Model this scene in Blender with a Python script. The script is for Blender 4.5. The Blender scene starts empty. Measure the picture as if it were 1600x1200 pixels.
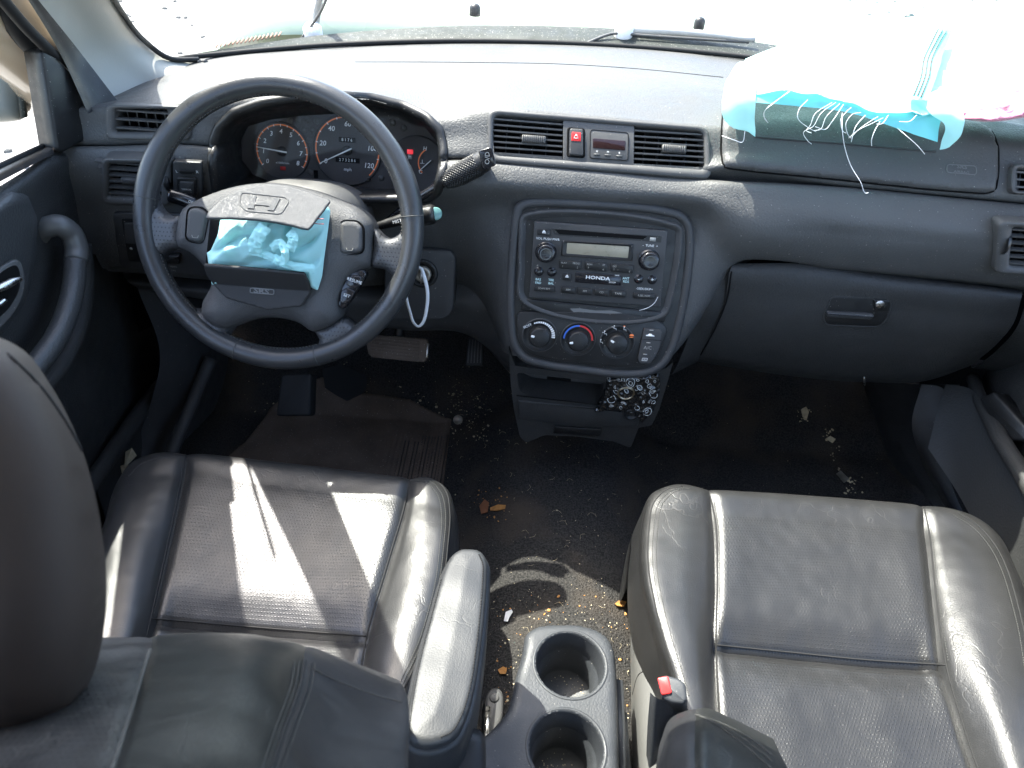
import bpy, bmesh, math, random
from mathutils import Vector, Matrix, noise
from mathutils.bvhtree import BVHTree
from mathutils.geometry import delaunay_2d_cdt
random.seed(7)
R_ = math.radians
sc = bpy.context.scene
C = sc.collection
V = Vector

# ------------------------------------------------------------------ camera
PITCH, ROLL, FPX = R_(40), R_(4.2), 1150.0
CAM = V((0, 0, 1.03))
D_ = V((0, math.cos(PITCH), -math.sin(PITCH)))
U0 = V((0, math.sin(PITCH), math.cos(PITCH)))
X_ = V((1, 0, 0))
RV = X_ * math.cos(ROLL) + U0 * math.sin(ROLL)
UV_ = U0 * math.cos(ROLL) - X_ * math.sin(ROLL)
cam = bpy.data.cameras.new("camera")
co = bpy.data.objects.new("camera", cam); C.objects.link(co)
m = Matrix((RV, UV_, -D_)).transposed().to_4x4(); m.translation = CAM
co.matrix_world = m
cam.sensor_width = 36; cam.lens = 36 * FPX / 1600
cam.clip_start = 0.02; cam.clip_end = 500
cam.dof.use_dof = True; cam.dof.focus_distance = 1.0; cam.dof.aperture_fstop = 11
sc.camera = co

# ------------------------------------------------------------------ light
SUN_EL, SUN_AZ = R_(58), R_(-47)        # ahead of the car and to its left
w = bpy.data.worlds.new("World"); sc.world = w; w.use_nodes = True
nt = w.node_tree; bgn = nt.nodes['Background']
sky = nt.nodes.new('ShaderNodeTexSky'); sky.sky_type = 'NISHITA'; sky.sun_disc = False
sky.sun_elevation = SUN_EL; sky.sun_rotation = SUN_AZ
sky.dust_density = 2.5; sky.ozone_density = 1.0; sky.air_density = .9
nt.links.new(sky.outputs[0], bgn.inputs[0]); bgn.inputs[1].default_value = 0.15
sl = bpy.data.lights.new("sun", 'SUN'); sl.energy = 2.75; sl.angle = R_(0.5); sl.color = (1, 0.95, 0.88)
so = bpy.data.objects.new("sun", sl); C.objects.link(so)
SD = V((math.sin(SUN_AZ) * math.cos(SUN_EL), math.cos(SUN_AZ) * math.cos(SUN_EL), math.sin(SUN_EL)))
so.rotation_euler = SD.to_track_quat('Z', 'Y').to_euler(); so.location = (-1, 3, 4)
sc.view_settings.view_transform = 'Standard'; sc.view_settings.look = 'None'
sc.view_settings.exposure = 2.9; sc.view_settings.gamma = 1
sc.cycles.max_bounces = 8; sc.cycles.transparent_max_bounces = 12

# ------------------------------------------------------------------ pixel rays -> world points
def ray(px, py):
    return D_ + RV * ((px - 800) / FPX) - UV_ * ((py - 600) / FPX)
def aty(px, py, Y):
    r = ray(px, py); return CAM + r * (Y / r.y)
def atz(px, py, Z):
    r = ray(px, py); return CAM + r * ((Z - CAM.z) / r.z)
def atx(px, py, X):
    r = ray(px, py); return CAM + r * (X / r.x)
def atd(px, py, d):
    return CAM + ray(px, py) * d
def proj(p):
    q = p - CAM; d = q.dot(D_)
    if d < 1e-4: return (1e6, 1e6)
    return (800 + FPX * q.dot(RV) / d, 600 - FPX * q.dot(UV_) / d)

class Fr:
    """a flat working plane in the world"""
    def __init__(s, O, lean=0.0, R=None, N=None):
        s.O = O.copy()
        s.N = N.normalized() if N else V((0, -math.cos(lean), math.sin(lean)))
        s.R = R.normalized() if R else X_.copy()
        s.U = s.N.cross(s.R).normalized()
    def pt(s, u, v, n=0.0): return s.O + s.R * u + s.U * v + s.N * n
    def uv(s, px, py, n=0.0):
        r = ray(px, py); o = s.O + s.N * n
        t = (o - CAM).dot(s.N) / r.dot(s.N)
        q = CAM + r * t - s.O
        return (q.dot(s.R), q.dot(s.U))
    def uvs(s, pts, n=0.0): return [s.uv(a, b, n) for a, b in pts]

# ------------------------------------------------------------------ objects
WL = {}
def setp(o, label=None, cat=None, group=None, kind=None):
    if label: o['label'] = label
    if cat: o['category'] = cat
    if group: o['group'] = group
    if kind: o['kind'] = kind
def thing(name, label, cat, loc, group=None):
    o = bpy.data.objects.new(name, None); C.objects.link(o); o.location = loc
    o.empty_display_size = 0.05
    WL[o.name] = V(loc); setp(o, label, cat, group); return o
def obj(name, bm, mats, parent=None, smooth=True, label=None, cat=None, group=None, kind=None, origin=None):
    me = bpy.data.meshes.new(name)
    if parent is not None: L = WL[parent.name]
    elif origin is not None: L = V(origin)
    else:
        if len(bm.verts):
            xs = [v.co for v in bm.verts]
            L = V(((min(c.x for c in xs) + max(c.x for c in xs)) / 2, (min(c.y for c in xs) + max(c.y for c in xs)) / 2, min(c.z for c in xs)))
        else: L = V((0, 0, 0))
    for v in bm.verts: v.co -= L
    for f in bm.faces: f.smooth = smooth
    bm.to_mesh(me); bm.free()
    if not isinstance(mats, (list, tuple)): mats = [mats]
    for mm in mats: me.materials.append(mm)
    o = bpy.data.objects.new(name, me); C.objects.link(o)
    if parent is not None: o.parent = parent
    else: o.location = L
    WL[o.name] = L
    setp(o, label, cat, group, kind)
    return o
def bvh(bm):
    bm.normal_update(); return BVHTree.FromBMesh(bm)
def hit(t, px, py):
    r = ray(px, py).normalized(); loc, n, i, d = t.ray_cast(CAM, r, 10)
    if loc is None: return None, None
    if n.dot(r) > 0: n = -n
    return loc, n

# ------------------------------------------------------------------ curves and lofts
def crv(pts, n, closed=False, par=None):
    """non-uniform Catmull-Rom through points, n samples"""
    P = [V(p) for p in pts]
    k = len(P)
    if closed:
        P = [P[-1]] + P + [P[0], P[1]]
    if par is None:
        t = [0.0]
        for i in range(1, len(P)): t.append(t[-1] + max((P[i] - P[i-1]).length, 1e-6) ** 0.75)
    else: t = list(par)
    N = len(P); T = []
    for i in range(N):
        if i == 0: T.append((P[1] - P[0]) / (t[1] - t[0]))
        elif i == N-1: T.append((P[-1] - P[-2]) / (t[-1] - t[-2]))
        else:
            a, b = t[i] - t[i-1], t[i+1] - t[i]
            T.append(((P[i] - P[i-1]) / a * b + (P[i+1] - P[i]) / b * a) / (a + b))
    lo, hi = (t[1], t[k+1]) if closed else (t[0], t[-1])
    out = []; j = 0
    for s in range(n):
        x = lo + (hi - lo) * (s / n if closed else s / (n - 1))
        while j < N - 2 and t[j+1] < x: j += 1
        h = t[j+1] - t[j]; q = (x - t[j]) / h
        h00 = 2*q**3 - 3*q*q + 1; h10 = q**3 - 2*q*q + q; h01 = -2*q**3 + 3*q*q; h11 = q**3 - q*q
        out.append(P[j]*h00 + T[j]*(h10*h) + P[j+1]*h01 + T[j+1]*(h11*h))
    return out
def params(rows):
    n = len(rows[0]); t = [0.0]
    for i in range(1, n):
        t.append(t[-1] + max(sum((r[i] - r[i-1]).length for r in rows) / len(rows), 1e-5))
    return t
def loft_pts(rows, nu, nv):
    pu = params(rows)
    R1 = [crv(r, nu, par=pu) for r in rows]
    cols = list(zip(*R1))
    pv = params([list(c) for c in cols])
    Cc = [crv(list(c), nv, par=pv) for c in cols]
    return [[Cc[i][j] for i in range(nu)] for j in range(nv)], pu, pv
def grid_bm(G, closed_u=False, bm=None):
    bm = bm or bmesh.new()
    vs = [[bm.verts.new(p) for p in r] for r in G]
    nu = len(G[0])
    for j in range(len(G) - 1):
        for i in range(nu if closed_u else nu - 1):
            a = (i + 1) % nu
            try: bm.faces.new((vs[j][i], vs[j][a], vs[j+1][a], vs[j+1][i]))
            except ValueError: pass
    return bm
def loft(rows, nu, nv):
    G, a, b = loft_pts(rows, nu, nv); return grid_bm(G)
def inside(p, poly):
    x, y = p[0], p[1]; c = False; j = len(poly) - 1
    for i in range(len(poly)):
        xi, yi = poly[i][0], poly[i][1]; xj, yj = poly[j][0], poly[j][1]
        if (yi > y) != (yj > y) and x < (xj - xi) * (y - yi) / (yj - yi) + xi: c = not c
        j = i
    return c
def dist_edge(p, poly):
    best = 1e9; x, y = p
    for i in range(len(poly)):
        ax, ay = poly[i-1][0], poly[i-1][1]; bx, by = poly[i][0], poly[i][1]
        dx, dy = bx-ax, by-ay; L = dx*dx + dy*dy
        t = 0 if L == 0 else max(0, min(1, ((x-ax)*dx + (y-ay)*dy) / L))
        q = (x-ax-t*dx)**2 + (y-ay-t*dy)**2
        if q < best: best = q
    return math.sqrt(best)
def punch(bm, holes):
    kill = []
    for f in bm.faces:
        p = proj(f.calc_center_median())
        for h in holes:
            if inside(p, h): kill.append(f); break
    bmesh.ops.delete(bm, geom=kill, context='FACES')
def area2(p): return sum(p[i-1][0]*p[i][1] - p[i][0]*p[i-1][1] for i in range(len(p))) / 2
def ccw(p): return list(p) if area2(p) > 0 else list(reversed(p))
def rnd(poly, r, k=5):
    """round a polygon's corners"""
    poly = ccw(poly); out = []; n = len(poly)
    rs = r if isinstance(r, (list, tuple)) else [r] * n
    for i in range(n):
        a, b, c = V(poly[i-1]), V(poly[i]), V(poly[(i+1) % n])
        e1 = (a - b); e2 = (c - b); rr = min(rs[i], e1.length * .49, e2.length * .49)
        p1 = b + e1.normalized() * rr; p2 = b + e2.normalized() * rr
        for s in range(k + 1):
            t = s / k; out.append(tuple(p1 * (1-t)**2 + b * 2*t*(1-t) + p2 * t*t))
    return out
def inset(poly, d):
    n = len(poly); out = []
    for i in range(n):
        a, b, c = V(poly[i-1]), V(poly[i]), V(poly[(i+1) % n])
        e1 = (b - a); e2 = (c - b)
        if e1.length < 1e-9: e1 = e2
        if e2.length < 1e-9: e2 = e1
        n1 = V((-e1.y, e1.x)).normalized(); n2 = V((-e2.y, e2.x)).normalized()
        q = n1 + n2
        q = q.normalized() if q.length > 1e-6 else n1
        k = 1 / max(.5, q.dot(n1))
        out.append(tuple(b + q * d * k))
    return out
def slab(fr, poly, n0, n1, bev=0.0008, bm=None, steps=2):
    """solid of a flat outline, rounded over at its front edge"""
    bm = bm or bmesh.new(); poly = ccw(poly)
    rings = [(0, n0)]
    if bev > 0:
        for s in range(steps + 1):
            a = s / steps * math.pi / 2
            rings.append((bev * (1 - math.cos(a)), n1 - bev + bev * math.sin(a)))
    else: rings.append((0, n1))
    vr = []
    for d, n in rings:
        pp = inset(poly, d) if d > 0 else poly
        vr.append([bm.verts.new(fr.pt(u, v, n)) for u, v in pp])
    k = len(poly)
    for a, b in zip(vr, vr[1:]):
        for i in range(k): bm.faces.new((a[i], a[(i+1) % k], b[(i+1) % k], b[i]))
    bm.faces.new(vr[-1]); bm.faces.new(list(reversed(vr[0])))
    return bm
def ring(fr, outer, inner, prof, bm=None):
    """frame between two outlines with the same number of points; prof = [(t, n)], t 0 outer .. 1 inner"""
    bm = bm or bmesh.new(); k = len(outer)
    vr = []
    for t, n in prof:
        vr.append([bm.verts.new(fr.pt(outer[i][0]*(1-t) + inner[i][0]*t, outer[i][1]*(1-t) + inner[i][1]*t, n)) for i in range(k)])
    for a, b in zip(vr, vr[1:]):
        for i in range(k): bm.faces.new((a[i], a[(i+1) % k], b[(i+1) % k], b[i]))
    return bm
def resample(poly, n, start=None):
    poly = ccw(poly)
    P = [V(p) for p in poly]; L = [0.0]
    for i in range(len(P)): L.append(L[-1] + (P[(i+1) % len(P)] - P[i]).length)
    out = []; j = 0
    for s in range(n):
        x = L[-1] * s / n
        while L[j+1] < x: j += 1
        t = (x - L[j]) / max(1e-9, L[j+1] - L[j]); out.append(P[j] * (1-t) + P[(j+1) % len(P)] * t)
    if start is not None:
        k = min(range(n), key=lambda i: (out[i] - V(start)).length); out = out[k:] + out[:k]
    return [tuple(p) for p in out]
def pillow(fr, poly, step, hf, skirt=None, bm=None):
    """fill an outline with a fine mesh raised by hf(u, v, distance to edge)"""
    bm = bm or bmesh.new(); poly = ccw(poly)
    per = sum((V(poly[i]) - V(poly[i-1])).length for i in range(len(poly)))
    B = resample(poly, max(12, int(per / step)))
    u0 = min(p[0] for p in B); u1 = max(p[0] for p in B); v0 = min(p[1] for p in B); v1 = max(p[1] for p in B)
    pts = [V(p) for p in B]; ds = [0.0] * len(B); j = 0; v = v0
    while v < v1:
        u = u0 + (step / 2 if j % 2 else 0)
        while u < u1:
            if inside((u, v), B):
                d = dist_edge((u, v), B)
                if d > step * .45: pts.append(V((u, v))); ds.append(d)
            u += step
        v += step * .866; j += 1
    n = len(B)
    vs, es, fs, *_ = delaunay_2d_cdt(pts, [(i, (i+1) % n) for i in range(n)], [list(range(n))], 1, 1e-7)
    dd = ds if len(vs) == len(pts) else [dist_edge((p[0], p[1]), B) for p in vs]
    bv = [bm.verts.new(fr.pt(p[0], p[1], hf(p[0], p[1], dd[i]))) for i, p in enumerate(vs)]
    for f in fs:
        try: bm.faces.new([bv[i] for i in f])
        except ValueError: pass
    if skirt is not None and len(vs) >= n:
        lo = [bm.verts.new(fr.pt(B[i][0], B[i][1], skirt)) for i in range(n)]
        for i in range(n):
            try: bm.faces.new((lo[i], lo[(i+1) % n], bv[(i+1) % n], bv[i]))
            except ValueError: pass
    bmesh.ops.recalc_face_normals(bm, faces=bm.faces)
    return bm
def plate_hole(fr, outer, hole, n0, depth_out, depth_in):
    """flat face with an opening, and walls going back from both outlines"""
    A = ccw(outer); B = ccw(hole); a, b = len(A), len(B)
    pts = [V(p) for p in A + B]
    vs, es, fs, *_ = delaunay_2d_cdt(pts, [(i, (i+1) % a) for i in range(a)] + [(a+i, a+(i+1) % b) for i in range(b)], [], 0, 1e-7)
    bm = bmesh.new(); L = [bm.verts.new(fr.pt(p[0], p[1], n0)) for p in vs]
    for f in fs:
        c = (sum(vs[i][0] for i in f) / len(f), sum(vs[i][1] for i in f) / len(f))
        if inside(c, A) and not inside(c, B): bm.faces.new([L[i] for i in f])
    for P, d in ((A, depth_out), (B, depth_in)):
        t = [bm.verts.new(fr.pt(u, v, n0)) for u, v in P]; q = [bm.verts.new(fr.pt(u, v, n0 + d)) for u, v in P]
        for i in range(len(P)): bm.faces.new((t[i], t[(i+1) % len(P)], q[(i+1) % len(P)], q[i]))
    bmesh.ops.recalc_face_normals(bm, faces=bm.faces)
    return bm
def dome(h, e, base=0.0):
    def f(u, v, d):
        t = min(1, d / e); return base + h * math.sqrt(max(0, 1 - (1 - t)**2))
    return f
def tube(pts, r, seg=8, bm=None, caps=True):
    bm = bm or bmesh.new(); P = [V(p) for p in pts]
    rr = r if isinstance(r, (list, tuple)) else [r] * len(P)
    t0 = (P[1] - P[0]).normalized()
    up = V((0, 0, 1)) if abs(t0.z) < .9 else V((1, 0, 0))
    a = t0.cross(up).normalized(); vr = []
    for i, p in enumerate(P):
        t = (P[min(i+1, len(P)-1)] - P[max(i-1, 0)]).normalized()
        a = (a - t * a.dot(t)).normalized(); b = t.cross(a)
        vr.append([bm.verts.new(p + (a * math.cos(2*math.pi*k/seg) + b * math.sin(2*math.pi*k/seg)) * rr[i]) for k in range(seg)])
    for x, y in zip(vr, vr[1:]):
        for k in range(seg): bm.faces.new((x[k], x[(k+1) % seg], y[(k+1) % seg], y[k]))
    if caps: bm.faces.new(list(reversed(vr[0]))); bm.faces.new(vr[-1])
    return bm
def lathe(fr, cu, cv, prof, seg=32, bm=None, cap=True):
    """turned shape: prof = [(radius, n)]"""
    bm = bm or bmesh.new(); vr = []
    for r, n in prof:
        vr.append([bm.verts.new(fr.pt(cu + r*math.cos(2*math.pi*k/seg), cv + r*math.sin(2*math.pi*k/seg), n)) for k in range(seg)])
    for x, y in zip(vr, vr[1:]):
        for k in range(seg): bm.faces.new((x[k], x[(k+1) % seg], y[(k+1) % seg], y[k]))
    if cap: bm.faces.new(vr[-1])
    return bm
def box(fr, u0, v0, u1, v1, n0, n1, bev=0.0005, bm=None):
    return slab(fr, [(u0, v0), (u1, v0), (u1, v1), (u0, v1)], n0, n1, bev, bm, 1)
def text_bm(fr, u, v, s, size, n=0.0006, rot=0.0, bm=None, sx=1.0, bold=0.0, shear=0.0):
    cu = bpy.data.curves.new("print", 'FONT'); cu.body = s; cu.size = size; cu.align_x = 'CENTER'; cu.align_y = 'CENTER'
    cu.resolution_u = 2; cu.offset = bold; cu.shear = shear
    o = bpy.data.objects.new("print", cu)
    me = bpy.data.meshes.new_from_object(o)
    bm = bm or bmesh.new(); vs = []
    c, q = math.cos(rot), math.sin(rot)
    for x in me.vertices:
        a, b = x.co.x * sx, x.co.y
        vs.append(bm.verts.new(fr.pt(u + a*c - b*q, v + a*q + b*c, n)))
    for f in me.polygons:
        try: bm.faces.new([vs[i] for i in f.vertices])
        except ValueError: pass
    bpy.data.objects.remove(o); bpy.data.curves.remove(cu); bpy.data.meshes.remove(me)
    return bm
def arc_band(fr, cu, cv, r0, r1, a0, a1, n, seg=24, bm=None):
    bm = bm or bmesh.new(); A = []; B = []
    for i in range(seg + 1):
        a = a0 + (a1 - a0) * i / seg
        A.append(bm.verts.new(fr.pt(cu + r0*math.cos(a), cv + r0*math.sin(a), n)))
        B.append(bm.verts.new(fr.pt(cu + r1*math.cos(a), cv + r1*math.sin(a), n)))
    for i in range(seg): bm.faces.new((A[i], B[i], B[i+1], A[i+1]))
    return bm
def stitches(bvh_t, pts_px, n, L=0.003, r=0.00045, lift=0.0004, bm=None):
    """thread stitches lying on a surface along a pixel path"""
    bm = bm or bmesh.new(); P = crv([(a, b, 0) for a, b in pts_px], n)
    W = []
    for p in P:
        q, nn = hit(bvh_t, p.x, p.y)
        if q is not None: W.append(q + nn * lift)
    for i in range(0, len(W) - 1):
        d = (W[i+1] - W[i])
        if d.length > .03: continue
        tube([W[i] + d * .12, W[i] + d * .72], r, 4, bm)
    return bm
def line_on(bvh_t, pts_px, n, r, lift=0.0, bm=None, off=None):
    bm = bm or bmesh.new(); P = crv([(a, b, 0) for a, b in pts_px], n); W = []
    for p in P:
        q, nn = hit(bvh_t, p.x, p.y)
        if q is not None: W.append(q + nn * lift)
    if len(W) > 1: tube(W, r, 6, bm)
    return bm

# ------------------------------------------------------------------ materials
def mat(name, col, rough=0.5, spec=0.5, metal=0.0, grain=0, gs=500, gk=0.15, wear=None, coat=0.0, mottle=0.0, ms=6, emit=None, sheen=0.0):
    m = bpy.data.materials.new(name); m.use_nodes = True; nt = m.node_tree; b = nt.nodes['Principled BSDF']
    b.inputs['Base Color'].default_value = (*col, 1); b.inputs['Roughness'].default_value = rough
    b.inputs['Specular IOR Level'].default_value = spec; b.inputs['Metallic'].default_value = metal
    b.inputs['Coat Weight'].default_value = coat; b.inputs['Sheen Weight'].default_value = sheen
    L = nt.links.new; tc = nt.nodes.new('ShaderNodeTexCoord')
    if mottle:
        n = nt.nodes.new('ShaderNodeTexNoise'); n.inputs['Scale'].default_value = ms; n.inputs['Detail'].default_value = 8; n.inputs['Roughness'].default_value = .65
        L(tc.outputs['Object'], n.inputs['Vector'])
        r = nt.nodes.new('ShaderNodeMapRange'); r.inputs[1].default_value = .3; r.inputs[2].default_value = .7; r.inputs[3].default_value = 1 - mottle; r.inputs[4].default_value = 1 + mottle
        L(n.outputs['Fac'], r.inputs[0])
        mx = nt.nodes.new('ShaderNodeVectorMath'); mx.operation = 'SCALE'; mx.inputs[0].default_value = col; L(r.outputs[0], mx.inputs['Scale'])
        last = mx.outputs[0]
        rr = nt.nodes.new('ShaderNodeMapRange'); rr.inputs[1].default_value = .3; rr.inputs[2].default_value = .7; rv = .04 if 'leather' in name else .12; rr.inputs[3].default_value = max(.05, rough - rv); rr.inputs[4].default_value = min(1, rough + rv)
        n2 = nt.nodes.new('ShaderNodeTexNoise'); n2.inputs['Scale'].default_value = ms * 4; n2.inputs['Detail'].default_value = 6
        L(tc.outputs['Object'], n2.inputs['Vector']); L(n2.outputs['Fac'], rr.inputs[0]); L(rr.outputs[0], b.inputs['Roughness'])
    else: last = None
    if wear:      # pale dust specks and scratches
        n3 = nt.nodes.new('ShaderNodeTexNoise'); n3.inputs['Scale'].default_value = 420; n3.inputs['Detail'].default_value = 2
        L(tc.outputs['Object'], n3.inputs['Vector'])
        r3 = nt.nodes.new('ShaderNodeMapRange'); r3.inputs[1].default_value = wear; r3.inputs[2].default_value = wear + .03
        L(n3.outputs['Fac'], r3.inputs[0])
        mm = nt.nodes.new('ShaderNodeMix'); mm.data_type = 'RGBA'; L(r3.outputs[0], mm.inputs['Factor'])
        if last: L(last, mm.inputs['A'])
        else: mm.inputs['A'].default_value = (*col, 1)
        mm.inputs['B'].default_value = (.3, .28, .25, 1); last = mm.outputs['Result']
    if last: L(last, b.inputs['Base Color'])
    if grain:
        bp = nt.nodes.new('ShaderNodeBump'); bp.inputs['Strength'].default_value = gk; bp.inputs['Distance'].default_value = .001
        if grain == 1:    # moulded leather grain
            v = nt.nodes.new('ShaderNodeTexVoronoi'); v.feature = 'DISTANCE_TO_EDGE'; v.inputs['Scale'].default_value = gs
            nn = nt.nodes.new('ShaderNodeTexNoise'); nn.inputs['Scale'].default_value = gs * .25; nn.inputs['Detail'].default_value = 4
            vm = nt.nodes.new('ShaderNodeVectorMath'); vm.operation = 'MULTIPLY_ADD'
            vm.inputs[1].default_value = (.004,) * 3; L(nn.outputs['Color'], vm.inputs[0]); L(tc.outputs['Object'], vm.inputs[2])
            L(vm.outputs[0], v.inputs['Vector'])
            rg = nt.nodes.new('ShaderNodeMapRange'); rg.inputs[2].default_value = .25; L(v.outputs['Distance'], rg.inputs[0])
            L(rg.outputs[0], bp.inputs['Height'])
        else:
            v = nt.nodes.new('ShaderNodeTexNoise'); v.inputs['Scale'].default_value = gs; v.inputs['Detail'].default_value = 6
            L(tc.outputs['Object'], v.inputs['Vector']); L(v.outputs['Fac'], bp.inputs['Height'])
        L(bp.outputs[0], b.inputs['Normal'])
    if emit:
        b.inputs['Emission Color'].default_value = (*emit, 1); b.inputs['Emission Strength'].default_value = 1
    return m

def leather(name, col, rough, perf=False, pitch=0.0055, plane=0, crk=.5):
    m = mat(name, col, rough, .5, mottle=.13, ms=9)
    nt = m.node_tree; b = nt.nodes['Principled BSDF']; L = nt.links.new
    tc = nt.nodes.new('ShaderNodeTexCoord'); N = nt.nodes.new
    v = N('ShaderNodeTexVoronoi'); v.feature = 'DISTANCE_TO_EDGE'; v.inputs['Scale'].default_value = 420
    L(tc.outputs['Object'], v.inputs['Vector'])
    r1 = N('ShaderNodeMapRange'); r1.inputs[2].default_value = .2; L(v.outputs['Distance'], r1.inputs[0])
    # long creases: warped cells at a larger scale
    nz = N('ShaderNodeTexNoise'); nz.inputs['Scale'].default_value = 4.5; nz.inputs['Detail'].default_value = 5; L(tc.outputs['Object'], nz.inputs['Vector'])
    vm = N('ShaderNodeVectorMath'); vm.operation = 'MULTIPLY_ADD'; vm.inputs[1].default_value = (.35, .35, .35); L(nz.outputs['Color'], vm.inputs[0]); L(tc.outputs['Object'], vm.inputs[2])
    v2 = N('ShaderNodeTexVoronoi'); v2.feature = 'DISTANCE_TO_EDGE'; v2.inputs['Scale'].default_value = 16; L(vm.outputs[0], v2.inputs['Vector'])
    r2 = N('ShaderNodeMapRange'); r2.inputs[2].default_value = .016; L(v2.outputs['Distance'], r2.inputs[0])
    msk = N('ShaderNodeTexNoise'); msk.inputs['Scale'].default_value = 9; L(tc.outputs['Object'], msk.inputs['Vector'])
    rm = N('ShaderNodeMapRange'); rm.inputs[1].default_value = .5; rm.inputs[2].default_value = .62; L(msk.outputs['Fac'], rm.inputs[0])
    inv = N('ShaderNodeMath'); inv.operation = 'SUBTRACT'; inv.inputs[0].default_value = 1; L(r2.outputs[0], inv.inputs[1])
    ck = N('ShaderNodeMath'); ck.operation = 'MULTIPLY'; L(inv.outputs[0], ck.inputs[0]); L(rm.outputs[0], ck.inputs[1])
    ckk = N('ShaderNodeMath'); ckk.operation = 'MULTIPLY'; ckk.inputs[1].default_value = crk; L(ck.outputs[0], ckk.inputs[0])
    mx = N('ShaderNodeMix'); mx.data_type = 'RGBA'; L(ckk.outputs[0], mx.inputs['Factor'])
    src = b.inputs['Base Color'].links[0].from_socket; L(src, mx.inputs['A']); mx.inputs['B'].default_value = (.085, .08, .072, 1)
    base = mx.outputs['Result']
    # soft rumples
    n4 = N('ShaderNodeTexNoise'); n4.inputs['Scale'].default_value = 38; n4.inputs['Detail'].default_value = 5; L(tc.outputs['Object'], n4.inputs['Vector'])
    b1 = N('ShaderNodeBump'); b1.inputs['Strength'].default_value = .13; b1.inputs['Distance'].default_value = .002; L(n4.outputs['Fac'], b1.inputs['Height'])
    b2 = N('ShaderNodeBump'); b2.inputs['Strength'].default_value = .12; b2.inputs['Distance'].default_value = .0007; L(r1.outputs[0], b2.inputs['Height']); L(b1.outputs[0], b2.inputs['Normal'])
    b3 = N('ShaderNodeBump'); b3.inputs['Strength'].default_value = .16; b3.inputs['Distance'].default_value = .0012; b3.invert = True; L(ck.outputs[0], b3.inputs['Height']); L(b2.outputs[0], b3.inputs['Normal'])
    nrm = b3.outputs[0]
    if perf:
        s = N('ShaderNodeSeparateXYZ')
        uvn = N('ShaderNodeUVMap'); uvn.uv_map = 'UVMap'; L(uvn.outputs[0] if perf == 'uv' else tc.outputs['Object'], s.inputs[0])
        def fr_(sock, off):
            d = N('ShaderNodeMath'); d.operation = 'DIVIDE'; d.inputs[1].default_value = pitch; L(sock, d.inputs[0])
            return d.outputs[0]
        gx = fr_(s.outputs[0], 0); gy = fr_(s.outputs[1 if plane == 0 else 2], 0)
        fy = N('ShaderNodeMath'); fy.operation = 'FLOOR'; L(gy, fy.inputs[0])
        hf = N('ShaderNodeMath'); hf.operation = 'MULTIPLY'; hf.inputs[1].default_value = .5; L(fy.outputs[0], hf.inputs[0])
        ax = N('ShaderNodeMath'); ax.operation = 'ADD'; L(gx, ax.inputs[0]); L(hf.outputs[0], ax.inputs[1])
        fx = N('ShaderNodeMath'); fx.operation = 'FRACT'; L(ax.outputs[0], fx.inputs[0])
        f2 = N('ShaderNodeMath'); f2.operation = 'FRACT'; L(gy, f2.inputs[0])
        cb = N('ShaderNodeCombineXYZ'); L(fx.outputs[0], cb.inputs[0]); L(f2.outputs[0], cb.inputs[1])
        ds = N('ShaderNodeVectorMath'); ds.operation = 'DISTANCE'; ds.inputs[1].default_value = (.5, .5, 0); L(cb.outputs[0], ds.inputs[0])
        rp = N('ShaderNodeMapRange'); rp.inputs[1].default_value = .1; rp.inputs[2].default_value = .24; L(ds.outputs['Value'], rp.inputs[0])
        m2 = N('ShaderNodeMix'); m2.data_type = 'RGBA'; L(rp.outputs[0], m2.inputs['Factor']); m2.inputs['A'].default_value = (.004, .004, .004, 1); L(base, m2.inputs['B']); base = m2.outputs['Result']
        b4 = N('ShaderNodeBump'); b4.inputs['Strength'].default_value = .25; b4.inputs['Distance'].default_value = .001; L(rp.outputs[0], b4.inputs['Height']); L(nrm, b4.inputs['Normal']); nrm = b4.outputs[0]
    L(base, b.inputs['Base Color']); L(nrm, b.inputs['Normal'])
    return m

M = {}
M['dash'] = mat('dash_vinyl', (.069, .069, .067), .52, .35, grain=1, gs=230, gk=.24, mottle=.12, ms=7, wear=.72)
M['plastic'] = mat('dark_plastic', (.045, .045, .045), .52, .35, grain=2, gs=900, gk=.12, mottle=.15, ms=12, wear=.72)
M['trim'] = mat('grey_trim', (.070, .069, .067), .48, .35, grain=2, gs=900, gk=.15, mottle=.1, ms=9, wear=.71)
M['black'] = mat('black_plastic', (.013, .013, .013), .4, .4, grain=2, gs=700, gk=.1, mottle=.2, ms=20, wear=.72)
M['void'] = mat('dark_hollow', (.006, .006, .006), .9, .1)
M['gloss'] = mat('gloss_black', (.012, .012, .014), .18, .5, mottle=.2, ms=20)
M['face'] = mat('gauge_face', (.06, .055, .054), .7, .2, mottle=.08, ms=30)
M['white'] = mat('white_print', (.75, .75, .72), .6, .2)
M['dimprint'] = mat('faded_print', (.35, .34, .31), .6, .2)
M['orange'] = mat('orange_print', (.9, .24, .08), .5, .2)
M['red'] = mat('red_plastic', (.55, .03, .03), .35, .4)
M['redsoft'] = mat('red_warning_print', (.5, .035, .03), .5, .3)
M['blue'] = mat('blue_print', (.05, .14, .5), .5, .3)
M['lcd'] = mat('lcd', (.28, .25, .18), .35, .5, mottle=.1, ms=40)
M['door'] = mat('door_vinyl', (.031, .031, .030), .58, .4, grain=1, gs=240, gk=.3, mottle=.12, ms=6)
M['pillar'] = mat('pillar_trim', (.30, .295, .26), .6, .35, grain=2, gs=500, gk=.15, mottle=.06, ms=8)
M['tan'] = mat('tan_paint', (.42, .34, .25), .25, .5, coat=.5)
M['paint'] = mat('pale_gold_paint', (.30, .36, .26), .25, .5, coat=.6, mottle=.05, ms=3)
M['cowl'] = mat('cowl_plastic', (.022, .027, .023), .6, .3, mottle=.3, ms=14, wear=.66)
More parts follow.
